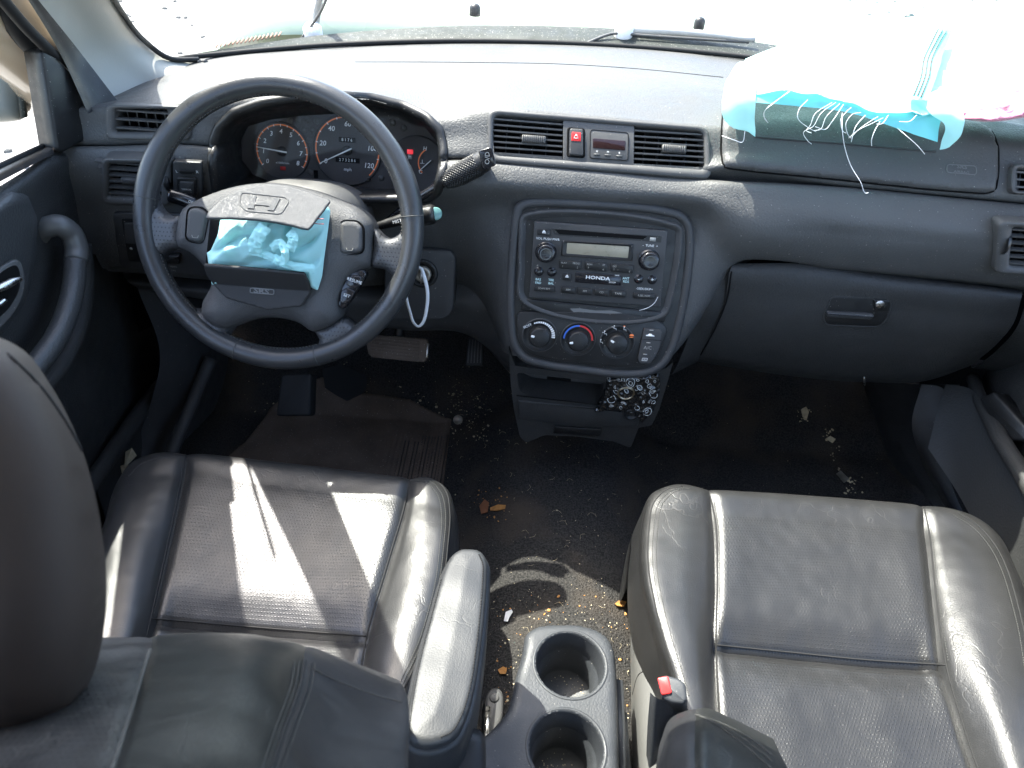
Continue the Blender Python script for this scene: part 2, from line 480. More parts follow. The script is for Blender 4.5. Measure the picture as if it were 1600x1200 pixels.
M['rubber'] = mat('rubber', (.012, .012, .012), .7, .3)
M['metal'] = mat('bright_metal', (.6, .58, .55), .3, .5, metal=1, mottle=.1, ms=40)
M['dullmetal'] = mat('dull_metal', (.35, .32, .27), .45, .5, metal=.8, mottle=.3, ms=60)
M['liner'] = mat('headliner', (.5, .49, .46), .9, .1)
M['console'] = mat('console_plastic', (.033, .036, .040), .5, .35, grain=1, gs=260, gk=.14, mottle=.15, ms=8, wear=.72)
M['seat'] = leather('seat_leather', (.019, .019, .019), .34, crk=.16)
M['seatp'] = leather('seat_leather_perforated', (.018, .018, .018), .35, crk=.12, perf='uv', pitch=.004)
M['back'] = leather('seatback_leather', (.013, .014, .013), .36, crk=.2)
M['backp'] = leather('seatback_perforated', (.026, .026, .026), .45, perf='uv', pitch=.0055)
M['vinylside'] = mat('seat_side_vinyl', (.018, .018, .019), .5, .35, grain=2, gs=300, gk=.1, mottle=.1, ms=8)
M['wheel'] = leather('wheel_leather', (.034, .035, .036), .3, crk=.15)
M['wheelp'] = leather('wheel_leather_perforated', (.055, .056, .058), .36, perf=True, pitch=.0046, plane=1, crk=.2)
M['hub'] = mat('hub_vinyl', (.06, .06, .06), .45, .45, grain=1, gs=420, gk=.4, mottle=.12, ms=14)
M['headrest'] = mat('headrest_leather', (.036, .028, .024), .6, .25, grain=2, gs=300, gk=.1, mottle=.2, ms=8)
M['thread'] = mat('thread', (.075, .075, .07), .8, .2)
M['threadk'] = mat('dark_thread', (.02, .02, .02), .8, .2)
M['wtag'] = mat('white_plastic', (.8, .8, .8), .4, .4)
M['leaf'] = mat('dry_leaf', (.42, .2, .06), .7, .3, mottle=.4, ms=80)
M['leafp'] = mat('pale_scrap', (.5, .42, .28), .8, .2, mottle=.3, ms=90)
M['pink'] = mat('pink_plush', (.5, .2, .27), .95, .1, grain=2, gs=420, gk=1.0, mottle=.25, ms=60, sheen=.5)

M['armrest'] = leather('armrest_leather', (.022, .023, .024), .5, crk=.12)
M['badge'] = mat('badge_grey', (.13, .13, .125), .5)
def cloth_mat(name, col):
    m = bpy.data.materials.new(name); m.use_nodes = True; nt = m.node_tree; b = nt.nodes['Principled BSDF']
    b.inputs['Base Color'].default_value = (*col, 1); b.inputs['Roughness'].default_value = .8; b.inputs['Specular IOR Level'].default_value = .2
    tc = nt.nodes.new('ShaderNodeTexCoord'); n = nt.nodes.new('ShaderNodeTexNoise'); n.inputs['Scale'].default_value = 45; n.inputs['Detail'].default_value = 5
    nt.links.new(tc.outputs['Object'], n.inputs['Vector'])
    bp = nt.nodes.new('ShaderNodeBump'); bp.inputs['Strength'].default_value = .25; bp.inputs['Distance'].default_value = .003
    nt.links.new(n.outputs['Fac'], bp.inputs['Height']); nt.links.new(bp.outputs[0], b.inputs['Normal'])
    t = nt.nodes.new('ShaderNodeBsdfTranslucent'); t.inputs[0].default_value = (*col, 1)
    mx = nt.nodes.new('ShaderNodeMixShader'); mx.inputs[0].default_value = .3
    nt.links.new(b.outputs[0], mx.inputs[1]); nt.links.new(t.outputs[0], mx.inputs[2])
    nt.links.new(mx.outputs[0], nt.nodes['Material Output'].inputs[0])
    return m
M['bag'] = cloth_mat('airbag_cloth', (.46, .80, .79))
M['bagp'] = cloth_mat('airbag_cloth_strong', (.22, .66, .70))

def glass_mat(name, tint, refl):
    m = bpy.data.materials.new(name); m.use_nodes = True; nt = m.node_tree
    nt.nodes.remove(nt.nodes['Principled BSDF'])
    t = nt.nodes.new('ShaderNodeBsdfTransparent'); t.inputs[0].default_value = (*tint, 1)
    g = nt.nodes.new('ShaderNodeBsdfGlossy'); g.inputs['Roughness'].default_value = .02
    f = nt.nodes.new('ShaderNodeFresnel'); f.inputs[0].default_value = 1.45
    k = nt.nodes.new('ShaderNodeMath'); k.operation = 'MULTIPLY'; k.inputs[1].default_value = refl; nt.links.new(f.outputs[0], k.inputs[0])
    mx = nt.nodes.new('ShaderNodeMixShader'); nt.links.new(k.outputs[0], mx.inputs[0]); nt.links.new(t.outputs[0], mx.inputs[1]); nt.links.new(g.outputs[0], mx.inputs[2])
    nt.links.new(mx.outputs[0], nt.nodes['Material Output'].inputs[0]); return m
M['glass'] = glass_mat('window_glass', (.9, .94, .91), .6)
M['lens'] = glass_mat('clear_lens', (.98, .98, .98), .12)

def carpet_mat():
    m = mat('carpet', (.03, .03, .032), .95, .1); nt = m.node_tree; b = nt.nodes['Principled BSDF']; L = nt.links.new; N = nt.nodes.new
    tc = N('ShaderNodeTexCoord'); n = N('ShaderNodeTexNoise'); n.inputs['Scale'].default_value = 350; n.inputs['Detail'].default_value = 3; L(tc.outputs['Object'], n.inputs['Vector'])
    n2 = N('ShaderNodeTexNoise'); n2.inputs['Scale'].default_value = 9; n2.inputs['Detail'].default_value = 6; L(tc.outputs['Object'], n2.inputs['Vector'])
    cr = N('ShaderNodeValToRGB'); cr.color_ramp.elements[0].position = .35; cr.color_ramp.elements[0].color = (.018, .018, .018, 1); cr.color_ramp.elements[1].position = .7; cr.color_ramp.elements[1].color = (.056, .053, .05, 1)
    L(n.outputs['Fac'], cr.inputs[0])
    cr2 = N('ShaderNodeValToRGB'); cr2.color_ramp.elements[0].position = .5; cr2.color_ramp.elements[0].color = (0, 0, 0, 1); cr2.color_ramp.elements[1].position = .75; cr2.color_ramp.elements[1].color = (1, 1, 1, 1); L(n2.outputs['Fac'], cr2.inputs[0])
    mx = N('ShaderNodeMix'); mx.data_type = 'RGBA'; L(cr2.outputs[0], mx.inputs['Factor']); L(cr.outputs[0], mx.inputs['A']); mx.inputs['B'].default_value = (.065, .053, .042, 1)
    L(mx.outputs['Result'], b.inputs['Base Color'])
    bp = N('ShaderNodeBump'); bp.inputs['Strength'].default_value = 1; bp.inputs['Distance'].default_value = .004; L(n.outputs['Fac'], bp.inputs['Height']); L(bp.outputs[0], b.inputs['Normal'])
    return m
M['carpet'] = carpet_mat()
M['hubshade'] = mat('hub_shaded', (.028, .028, .028), .5, .35, grain=1, gs=420, gk=.3)  # hub vinyl copy for the lower flap, its shade put into the colour
M['mat'] = mat('rubber_mat', (.11, .083, .064), .8, .2, grain=2, gs=200, gk=.3, mottle=.35, ms=14, wear=.69)

def ground_mat():
    m = mat('gravel', (.42, .4, .37), .95, .1); nt = m.node_tree; b = nt.nodes['Principled BSDF']; L = nt.links.new; N = nt.nodes.new
    tc = N('ShaderNodeTexCoord'); v = N('ShaderNodeTexVoronoi'); v.inputs['Scale'].default_value = 9; L(tc.outputs['Object'], v.inputs['Vector'])
    n = N('ShaderNodeTexNoise'); n.inputs['Scale'].default_value = 1.2; n.inputs['Detail'].default_value = 6; L(tc.outputs['Object'], n.inputs['Vector'])
    cr = N('ShaderNodeValToRGB'); cr.color_ramp.elements[0].color = (.2, .19, .18, 1); cr.color_ramp.elements[1].color = (.36, .34, .32, 1); L(n.outputs['Fac'], cr.inputs[0])
    L(cr.outputs[0], b.inputs['Base Color'])
    bp = N('ShaderNodeBump'); bp.inputs['Distance'].default_value = .02; L(v.outputs['Distance'], bp.inputs['Height']); L(bp.outputs[0], b.inputs['Normal'])
    return m
M['ground'] = ground_mat()
M['stone'] = mat('dark_stones', (.15, .145, .135), .9, .2, mottle=.5, ms=4)

# ================================================================== outside
def gz(x, y): return -.42
bm = bmesh.new()
gx = [-60, -20, -8, -4, -2, 0, 2, 4, 8, 20, 60]; gy = [-60, -10, -3, 0, 1, 2.2, 4, 7, 12, 25, 80, 160]
grid_bm([[V((x, y, -.42 + .02 * noise.noise(V((x, y, 0))))) for x in gx] for y in gy], bm=bm)
obj('gravel_ground', bm, M['ground'], smooth=False, kind='structure')
bm = bmesh.new()
for i in range(2200):     # darker stones scattered over the pale gravel
    y = random.uniform(2.6, 12); x = random.uniform(-6.5, 8)
    r = random.uniform(.008, .026); s = len(bm.verts)
    mt = Matrix.Translation((x, y, -.415)) @ Matrix.Rotation(random.random() * 6, 4, 'Z') @ Matrix.Diagonal((r, r * random.uniform(.5, .9), r * .6, 1))
    bmesh.ops.create_icosphere(bm, subdivisions=1, radius=1, matrix=mt)
obj('scattered_stones', bm, M['stone'], smooth=False, label='dark stones scattered over the sunlit gravel outside', cat='stones', kind='stuff')

# ------------------------------------------------------------------ hood, cowl, wipers
hoodt = thing('car_hood', 'pale gold hood seen sunlit through the windscreen', 'hood', (0.03, 1.9, .5))
rows = []
for y, z in ((1.55, .60), (1.57, .63), (1.60, .642), (1.68, .648), (1.82, .648), (2.1, .62), (2.35, .55), (2.45, .42), (2.5, .2)):
    k = .0 if y < 1.83 else (y - 1.83) * .12
    rows.append([V((-.75 + k, y, z - .35)), V((-.7 + k, y, z - .1)), V((-.6 + k, y - .06, z - .015)), V((-.3, y, z + .004)), V((.05, y + .01, z + .008)), V((.4, y, z + .004)), V((.7 - k, y - .06, z - .015)), V((.82 - k, y, z - .1)), V((.87 - k, y, z - .35))])
obj('hood_panel', loft(rows, 60, 50), M['paint'], hoodt)
for x, y in ((742, 15), (1093, 36), (1420, 30)):
    p = atz(x, y, .667); f = Fr(p, N=V((0, -.05, 1)), R=X_)
    obj('washer_nozzle', lathe(f, 0, 0, [(.011, -.01), (.011, .004), (.008, .009), (.003, .011)], 16), M['black'], hoodt)
# cowl strip under the windscreen
bm = loft([[aty(x, y, Y) for x, y, Y in r] for r in (
    [(180, 105, 1.12), (340, 78, 1.25), (500, 55, 1.40), (700, 41, 1.46), (900, 42, 1.47), (1100, 55, 1.46), (1300, 85, 1.42), (1560, 130, 1.3)],
    [(185, 125, 1.11), (340, 92, 1.24), (500, 76, 1.36), (700, 66, 1.41), (900, 69, 1.41), (1100, 82, 1.4), (1300, 110, 1.35), (1560, 160, 1.25)],
    [(185, 165, 1.1), (340, 130, 1.22), (500, 120, 1.33), (700, 110, 1.38), (900, 110, 1.38), (1100, 120, 1.37), (1300, 150, 1.32), (1560, 190, 1.22)])], 80, 14)
cow = thing('cowl_panel', 'dark plastic cowl strip below the windscreen', 'cowl panel', tuple(aty(700, 60, 1.42)))
obj('cowl_strip', bm, M['cowl'], cow)
# engraved orange-brown grille slots at the left end
bm = bmesh.new()
for i in range(16):
    x = 338 + i * 6.5; y = 77 - i * 1.15
    tube([aty(x, y, 1.27 + i * .01) + V((0, 0, .003)), aty(x + 4, y - 7, 1.30 + i * .01) + V((0, 0, .003))], .0016, 4, bm)
obj('grille_slot', bm, mat('orange_grille', (.3, .16, .1), .6), cow, kind='stuff')
def wiper(px, py, arm, label, blade):  # pale parts: sun glare on the wipers put into their colours
    p = aty(px, py, 1.44); t = thing('wiper', label, 'wiper', tuple(p), 'windscreen wipers')
    f = Fr(p, N=V((0, -.3, 1)), R=X_)
    obj('wiper_pivot', lathe(f, 0, 0, [(.017, -.01), (.017, .008), (.012, .014), (.0, .015)], 20, cap=False), M['wtag'], t)
    P = [aty(a, b, Y) for a, b, Y in arm]
    obj('wiper_arm', tube(crv(P, 14), [.009 - .004 * i / 13 for i in range(14)], 8), mat('wiper_sunlit', (.3, .3, .29), .5) if 'wiper_sunlit' not in bpy.data.materials else bpy.data.materials['wiper_sunlit'], t)
    B = [aty(a, b, Y) for a, b, Y in blade]
    obj('wiper_blade', tube(crv(B, 20), .0026, 6), M['trim'], t)
wiper(489, 50, [(489, 50, 1.45), (495, 20, 1.45), (505, -30, 1.4)], 'left windscreen wiper standing up past the hood edge', [(470, 62, 1.44), (500, 20, 1.42), (530, -60, 1.38)])
wiper(975, 47, [(975, 47, 1.45), (1060, 50, 1.44), (1180, 62, 1.42)], 'right windscreen wiper lying along the cowl', [(910, 70, 1.41), (960, 52, 1.43), (1000, 55, 1.43), (1170, 66, 1.42)])

# ------------------------------------------------------------------ windscreen and body shell
wb = [(250, 102, 1.175), (280, 92, 1.20), (340, 85, 1.24), (500, 71, 1.30), (700, 64, 1.33), (900, 68, 1.34), (1100, 82, 1.33), (1300, 106, 1.29), (1560, 150, 1.2)]
wbot = [aty(a, b, Y) + V((0, .004, .002)) for a, b, Y in wb]
wtop = [V((-.47 + (p.x - wbot[0].x) / (wbot[-1].x - wbot[0].x) * 1.12, .42 + .05 * (1 - ((p.x - .09) / .7) ** 2), 1.19 + .02 * (1 - ((p.x - .09) / .7) ** 2))) for p in wbot]
ws = thing('windscreen', 'large sloping windscreen above the dashboard', 'windscreen', tuple(wbot[4]))
obj('pane', loft([wbot, [a * .5 + b * .5 + V((0, .02, .02)) for a, b in zip(wbot, wtop)], wtop], 40, 20), M['glass'], ws)
bm = tube(crv([aty(a, b + 1, Y - .012) + V((0, 0, .001)) for a, b, Y in wb], 80), .0042, 8)
obj('rubber_seal', bm, M['rubber'], ws)

body = thing('car_body', 'enclosed car cabin shell with pale pillar trims and pale headliner', 'car body', (.09, 0, -.1))
# roof
rows = []
for y, z in ((.50, 1.15), (.44, 1.19), (.1, 1.235), (-.4, 1.25), (-1.0, 1.24), (-1.7, 1.2), (-1.85, 1.14)):
    rows.append([V((-.56, y, z - .06)), V((-.5, y, z - .02)), V((-.25, y, z)), V((.09, y, z + .008)), V((.45, y, z)), V((.70, y, z - .02)), V((.76, y, z - .06))])
obj('headliner', loft(rows, 24, 24), M['liner'], body)
# side walls with window openings, rear wall with window, firewall
def wall(name, quads, mt):
    bm = bmesh.new()
    for q in quads:
        f = [bm.verts.new(V(p)) for p in q]; bm.faces.new(f)
    bmesh.ops.solidify(bm, geom=bm.faces[:], thickness=.02)
    return obj(name, bm, mt, body, smooth=False)
for sgn, X0, X1 in ((-1, -.72, -.585), (1, .90, .785)):
    wall('side_wall', [[(X0, -2.0, -.15), (X0, .30, -.15), (X0, .30, .60), (X0, -2.0, .60)]], M['door'])
    wall('centre_post', [[(X0, -.05, .6), (X0, .08, .6), (X1, -.02, 1.14), (X1, -.12, 1.14)]], M['liner'])
    wall('rear_post', [[(X0, -1.3, .6), (X0, -1.12, .6), (X1, -1.1, 1.14), (X1, -1.22, 1.14)]], M['liner'])
    wall('rear_quarter', [[(X0, -2.0, .6), (X0, -1.8, .6), (X1, -1.75, 1.14), (X1, -1.9, 1.14)]], M['liner'])
wall('rear_wall', [[(-.72, -2.0, -.15), (.90, -2.0, -.15), (.90, -2.0, .62), (-.72, -2.0, .62)]], M['door'])
wall('firewall', [[(-.9, 1.42, -.15), (1.0, 1.42, -.15), (1.0, 1.34, .60), (-.9, 1.34, .60)]], M['void'])

for X0 in (-.76, .97):  # unseen outer walls added to stop sun leaking in at the sides
    wall('side_wall', [[(X0, .3, -.15), (X0, 1.5, -.15), (X0, 1.5, .48), (X0, .3, .50)]], M['door'])
obj('bulkhead_light_seal', loft([[V((p.x, p.y - .05, p.z - .012)) for p in wbot], [V((p.x, p.y + .012, p.z - .016)) for p in wbot], [V((p.x, p.y + .03, .45)) for p in wbot], [V((p.x, p.y + .06, .1)) for p in wbot]], 30, 8), M['void'], body)  # unseen sheet added under the dash to stop sun leaking through
obj('cowl_light_seal', loft([[V((-.69, 1.0, .57)), V((-.67, 1.06, .60)), V((-.60, 1.13, .63)), wbot[0]], [V((-.69, 1.05, .2)), V((-.67, 1.08, .2)), V((-.60, 1.16, .2)), wbot[0] + V((0, .05, -.4))]], 16, 6), M['void'], body)  # closing panels added to stop light leaking past the dash corners
obj('cowl_light_seal', loft([[V((1.1, .98, .55)), V((.95, 1.04, .58)), V((.85, 1.1, .6)), wbot[-1]], [V((1.1, 1.0, .1)), V((.95, 1.06, .1)), V((.85, 1.12, .1)), wbot[-1] + V((0, .05, -.4))]], 16, 6), M['void'], body)
bm = tube([V((-.74, 1.20, .50)), V((-.70, 1.06, .68)), V((-.66, .78, .92)), V((-.62, .42, 1.19))], .058, 16)  # added behind the trim and thickened to widen the pillar's shadow
obj('outer_pillar', bm, M['tan'], body)
# A-pillar: pale trim from the dash corner up to the roof, both sides
def strip(rows, nu, nv, name, mt, parent, **k):
    return obj(name, loft([[aty(*p) if len(p) == 3 else V(p[:3]) for p in r] for r in rows], nu, nv), mt, parent, **k)
strip([
    [(302, 96, 1.20), (285, 125, 1.135), (240, 146, 1.10), (178, 161, 1.03), (152, 163, 1.00)],
    [(262, 92, 1.17), (240, 105, 1.125), (205, 122, 1.09), (160, 140, 1.03), (138, 142, 1.00)],
    [(222, 64, 1.14), (195, 72, 1.105), (160, 85, 1.07), (125, 98, 1.02), (105, 98, .99)],
    [(188, 20, 1.09), (160, 24, 1.06), (125, 32, 1.03), (95, 42, .98), (75, 42, .95)],
    [(160, -30, 1.03), (130, -30, 1.01), (95, -25, .98), (60, -15, .94), (40, -15, .92)],
    [(90, -170, .88), (60, -170, .86), (25, -165, .84), (-10, -160, .82), (-30, -160, .80)],
    [(-40, -420, .66), (-70, -420, .65), (-105, -420, .63), (-140, -420, .62), (-160, -420, .61)]], 30, 50, 'pillar_trim', M['pillar'], body)
bm = tube(crv([aty(*p) for p in [(310, 93, 1.2), (264, 91, 1.165), (224, 62, 1.135), (190, 18, 1.085), (162, -32, 1.025), (92, -172, .875), (-38, -422, .655)]], 50), .004, 8)
obj('pillar_seal', bm, M['rubber'], body)
# mirrored pillar on the far right (outside the frame)
obj('pillar_trim', loft([[V((.70, 1.14, .62)), V((.76, 1.06, .62)), V((.80, 1.0, .6))], [V((.68, .95, .82)), V((.72, .88, .80)), V((.77, .82, .78))], [V((.63, .46, 1.18)), V((.68, .42, 1.16)), V((.74, .38, 1.13))]], 10, 30), M['pillar'], body)
# darker door frame beside the pillar and the tan painted edge
strip([
    [(184, 158, .985), (170, 162, .975), (154, 169, .96), (138, 178, .935)],
    [(121, 76, .985), (114, 80, .975), (106, 84, .965), (97, 89, .95)],
    [(60, 0, .93), (55, 0, .925), (50, 0, .92), (44, 0, .91)],
    [(-62, -160, .80), (-68, -160, .795), (-74, -160, .79), (-80, -160, .78)]], 12, 40, 'door_frame_trim', M['black'], body)

# ------------------------------------------------------------------ floor
def fz(x, y):
    t = (x - .10) / .155
    z = .10 * math.exp(-abs(t) ** 3)
    if y > 1.08: z += (y - 1.08) * .95 * (1 - .3 * math.exp(-abs(t) ** 3))
    e = 0
    return z + .002 * noise.noise(V((x * 30, y * 30, 0))) + .004 * noise.noise(V((x * 7, y * 7, 3)))
xs = [-.78 + i * .01 for i in range(172)]; ys = [-2.0 + i * .06 for i in range(36)] + [.12 + i * .01 for i in range(124)]
fl = grid_bm([[V((x, y, fz(x, y))) for x in xs] for y in ys])
T_FLOOR = bvh(fl)
obj('carpet_floor', fl, M['carpet'], kind='structure')
def onfloor(px, py):
    p, n = hit(T_FLOOR, px, py); return p, n
# mat under the pedals, ribbed rubber
def grid_poly(poly, holes=()):
    pass
mo = [(385, 690), (420, 640), (470, 600), (505, 590), (560, 612), (640, 625), (705, 655), (700, 700), (690, 780), (400, 790), (280, 780), (350, 720)]
f = Fr(V((0, 0, .012)), N=V((0, 0, 1)), R=X_)
mp = []
for a, b in mo:
    p, n = onfloor(a, b); mp.append((p.x, p.y))
def hm(u, v, d):
    return fz(u, v) - .012 + .008 * min(1, d / .004) + .0012 * (1 if int((u + 5) / .0045) % 2 else -1) * (1 if u > -.24 else .2) + .003 * noise.noise(V((u * 12, v * 12, 2)))
mt_ = thing('floor_mat', 'brown ribbed rubber mat below the pedals, dusty and torn', 'floor mat', (-.25, .95, .01))
obj('ribbed_sheet', pillow(f, mp, .0045, hm), M['mat'], mt_)
bm = bmesh.new()
for k in range(26):      # ribs over the right part of the mat
    x = -.205 + k * .0062 - .0
    P = []
    for j in range(14):
        y = .74 + .30 * j / 13 - (.02 if k < 6 else 0)
        if inside((x, y), mp): P.append(V((x, y, fz(x, y) + .0078 + .003 * noise.noise(V((x * 12, y * 12, 2))))))
    if len(P) > 2: tube(P, .0012, 4, bm)
obj('mat_rib', bm, mat('rib_rubber', (.03, .024, .02), .8), mt_, kind='stuff')
bm = bmesh.new()     # torn black flap on its top edge
q = []
for a, b in [(505, 590), (530, 580), (575, 600), (572, 622), (545, 640), (510, 620)]:
    p, n = onfloor(a, b); q.append((p.x, p.y))
pillow(f, q, .006, lambda u, v, d: fz(u, v) - .012 + .02 + .008 * noise.noise(V((u * 25, v * 25, 0))), bm=bm)
obj('torn_flap', bm, M['rubber'], mt_)

# crumbs, leaves, scraps
def scatter(n, boxpx, r0, r1, seed, bm=None):
    rg = random.Random(seed); bm = bm or bmesh.new()
    for i in range(n):
        a = rg.uniform(boxpx[0], boxpx[2]); b = rg.uniform(boxpx[1], boxpx[3])
        p, nn = onfloor(a, b)
        if p is None or p.z > .5: continue
        r = rg.uniform(r0, r1) * (1 if rg.random() < .8 else 1.8)
        mt = Matrix.Translation(p + nn * r * .3) @ Matrix.Rotation(rg.random() * 6, 4, 'Z') @ Matrix.Diagonal((r, r * rg.uniform(.3, 1), r * .35, 1))
        bmesh.ops.create_icosphere(bm, subdivisions=1, radius=1, matrix=mt)
    return bm
bm = scatter(420, (690, 600, 1060, 1180), .0003, .0009, 1)
scatter(160, (380, 560, 800, 700), .0004, .0013, 2, bm); scatter(90, (700, 610, 770, 690), .0005, .002, 3, bm)
scatter(60, (1100, 620, 1500, 780), .0003, .0007, 4, bm); scatter(160, (770, 930, 985, 1150), .0004, .0013, 5, bm)
scatter(16, (1282, 668, 1302, 690), .0008, .003, 61, bm); scatter(14, (1296, 690, 1312, 735), .0006, .0022, 62, bm); scatter(20, (1318, 745, 1348, 772), .0008, .003, 63, bm); scatter(14, (1246, 640, 1268, 662), .0008, .0025, 64, bm)
scatter(60, (410, 600, 560, 680), .0005, .0018, 65, bm)
scatter(40, (560, 590, 720, 660), .0006, .002, 51, bm)
obj('floor_crumbs', bm, M['leafp'], smooth=False, label='pale crumbs and grit strewn over the black carpet', cat='crumbs', kind='stuff')
bm = scatter(90, (770, 930, 1000, 1120), .0006, .0018, 6)
scatter(26, (740, 760, 800, 815), .0006, .002, 7, bm)
obj('leaf_litter', bm, M['leaf'], smooth=False, label='tiny orange leaf bits around the cup holder console', cat='leaf litter', kind='stuff')
bm = bmesh.new(); rg = random.Random(9)     # loose fibres
for i in range(110):
    p, nn = onfloor(rg.uniform(620, 1060), rg.uniform(600, 1050))
    if p is None: continue
    a = rg.random() * 6.28; L = rg.uniform(.003, .009)
    tube(crv([p + V((0, 0, .002)), p + V((math.cos(a) * L, math.sin(a) * L, .004)), p + V((math.cos(a + .5) * L * 1.7, math.sin(a + .5) * L * 1.7, .002))], 5), .00018, 3, bm, caps=False)
obj('carpet_fibres', bm, M['leafp'], label='thin pale hairs and fibres caught in the carpet', cat='fibres', kind='stuff')
def flat_bit(name, pts, label, cat, mt, th=.0012, curl=.004, group=None, lift=.002):
    P = []
    for a, b in pts:
        p, n = onfloor(a, b); P.append(p + V((0, 0, lift)))
    bm = bmesh.new(); c = sum(P, V()) / len(P)
    top = [bm.verts.new(p + V((0, 0, th + curl * ((i * 37) % 5) / 5))) for i, p in enumerate(P)]; bot = [bm.verts.new(v.co - V((0, 0, th))) for v in top]
    ct = bm.verts.new(c + V((0, 0, th + curl * .2)))
    n = len(P)
    for i in range(n):
        bm.faces.new((top[i], top[(i+1) % n], ct)); bm.faces.new((bot[i], top[i], top[(i+1) % n], bot[(i+1) % n]))
    bm.faces.new(list(reversed(bot)))
    return obj(name, bm, mt, None, smooth=False, label=label, cat=cat, group=group)
flat_bit('paper_scrap', [(790, 958), (799, 955), (801, 960), (796, 966), (793, 974), (787, 972)], 'small torn white paper scrap on carpet beside armrest', 'paper scrap', M['wtag'])
flat_bit('dry_leaf', [(766, 795), (778, 791), (790, 793), (789, 797), (776, 801), (766, 799)], 'orange curled dry leaf on carpet between the seats', 'leaf', M['leaf'])
flat_bit('dry_leaf', [(749, 792), (757, 783), (764, 789), (762, 802), (752, 806)], 'brown broken dry leaf left of the orange curled one', 'leaf', mat('brown_leaf', (.2, .08, .035), .8, mottle=.3, ms=60))
flat_bit('dry_leaf', [(778, 1048), (786, 1044), (792, 1048), (790, 1055), (781, 1056)], 'small yellow leaf in the sun beside the cup holder console', 'leaf', M['leaf'])
flat_bit('dry_leaf', [(960, 945), (968, 940), (978, 944), (974, 950), (964, 950)], 'small orange leaf near the passenger seat corner', 'leaf', M['leaf'])
flat_bit('dried_chip', [(1251, 642), (1258, 639), (1262, 648), (1260, 656), (1253, 654)], 'beige flaky chip on dark carpet before glovebox', 'chip', M['leafp'], .003)
flat_bit('dried_chip', [(1306, 742), (1312, 738), (1325, 752), (1318, 756)], 'grey oblong chip near the passenger seat front edge', 'chip', M['dullmetal'], .002)
flat_bit('dried_chip', [(1290, 687), (1296, 684), (1304, 690), (1300, 694)], 'tiny tan chip beside the grey stone crumbs', 'chip', M['leafp'], .002)
p, n = onfloor(716, 656); f = Fr(p, N=n, R=X_)
obj('coin', lathe(f, 0, 0, [(.0095, 0), (.0095, .0025), (.0085, .003), (.0083, .0024), (0, .0024)], 24, cap=False), M['dullmetal'], label='dark round coin on carpet at the mat corner', cat='coin')

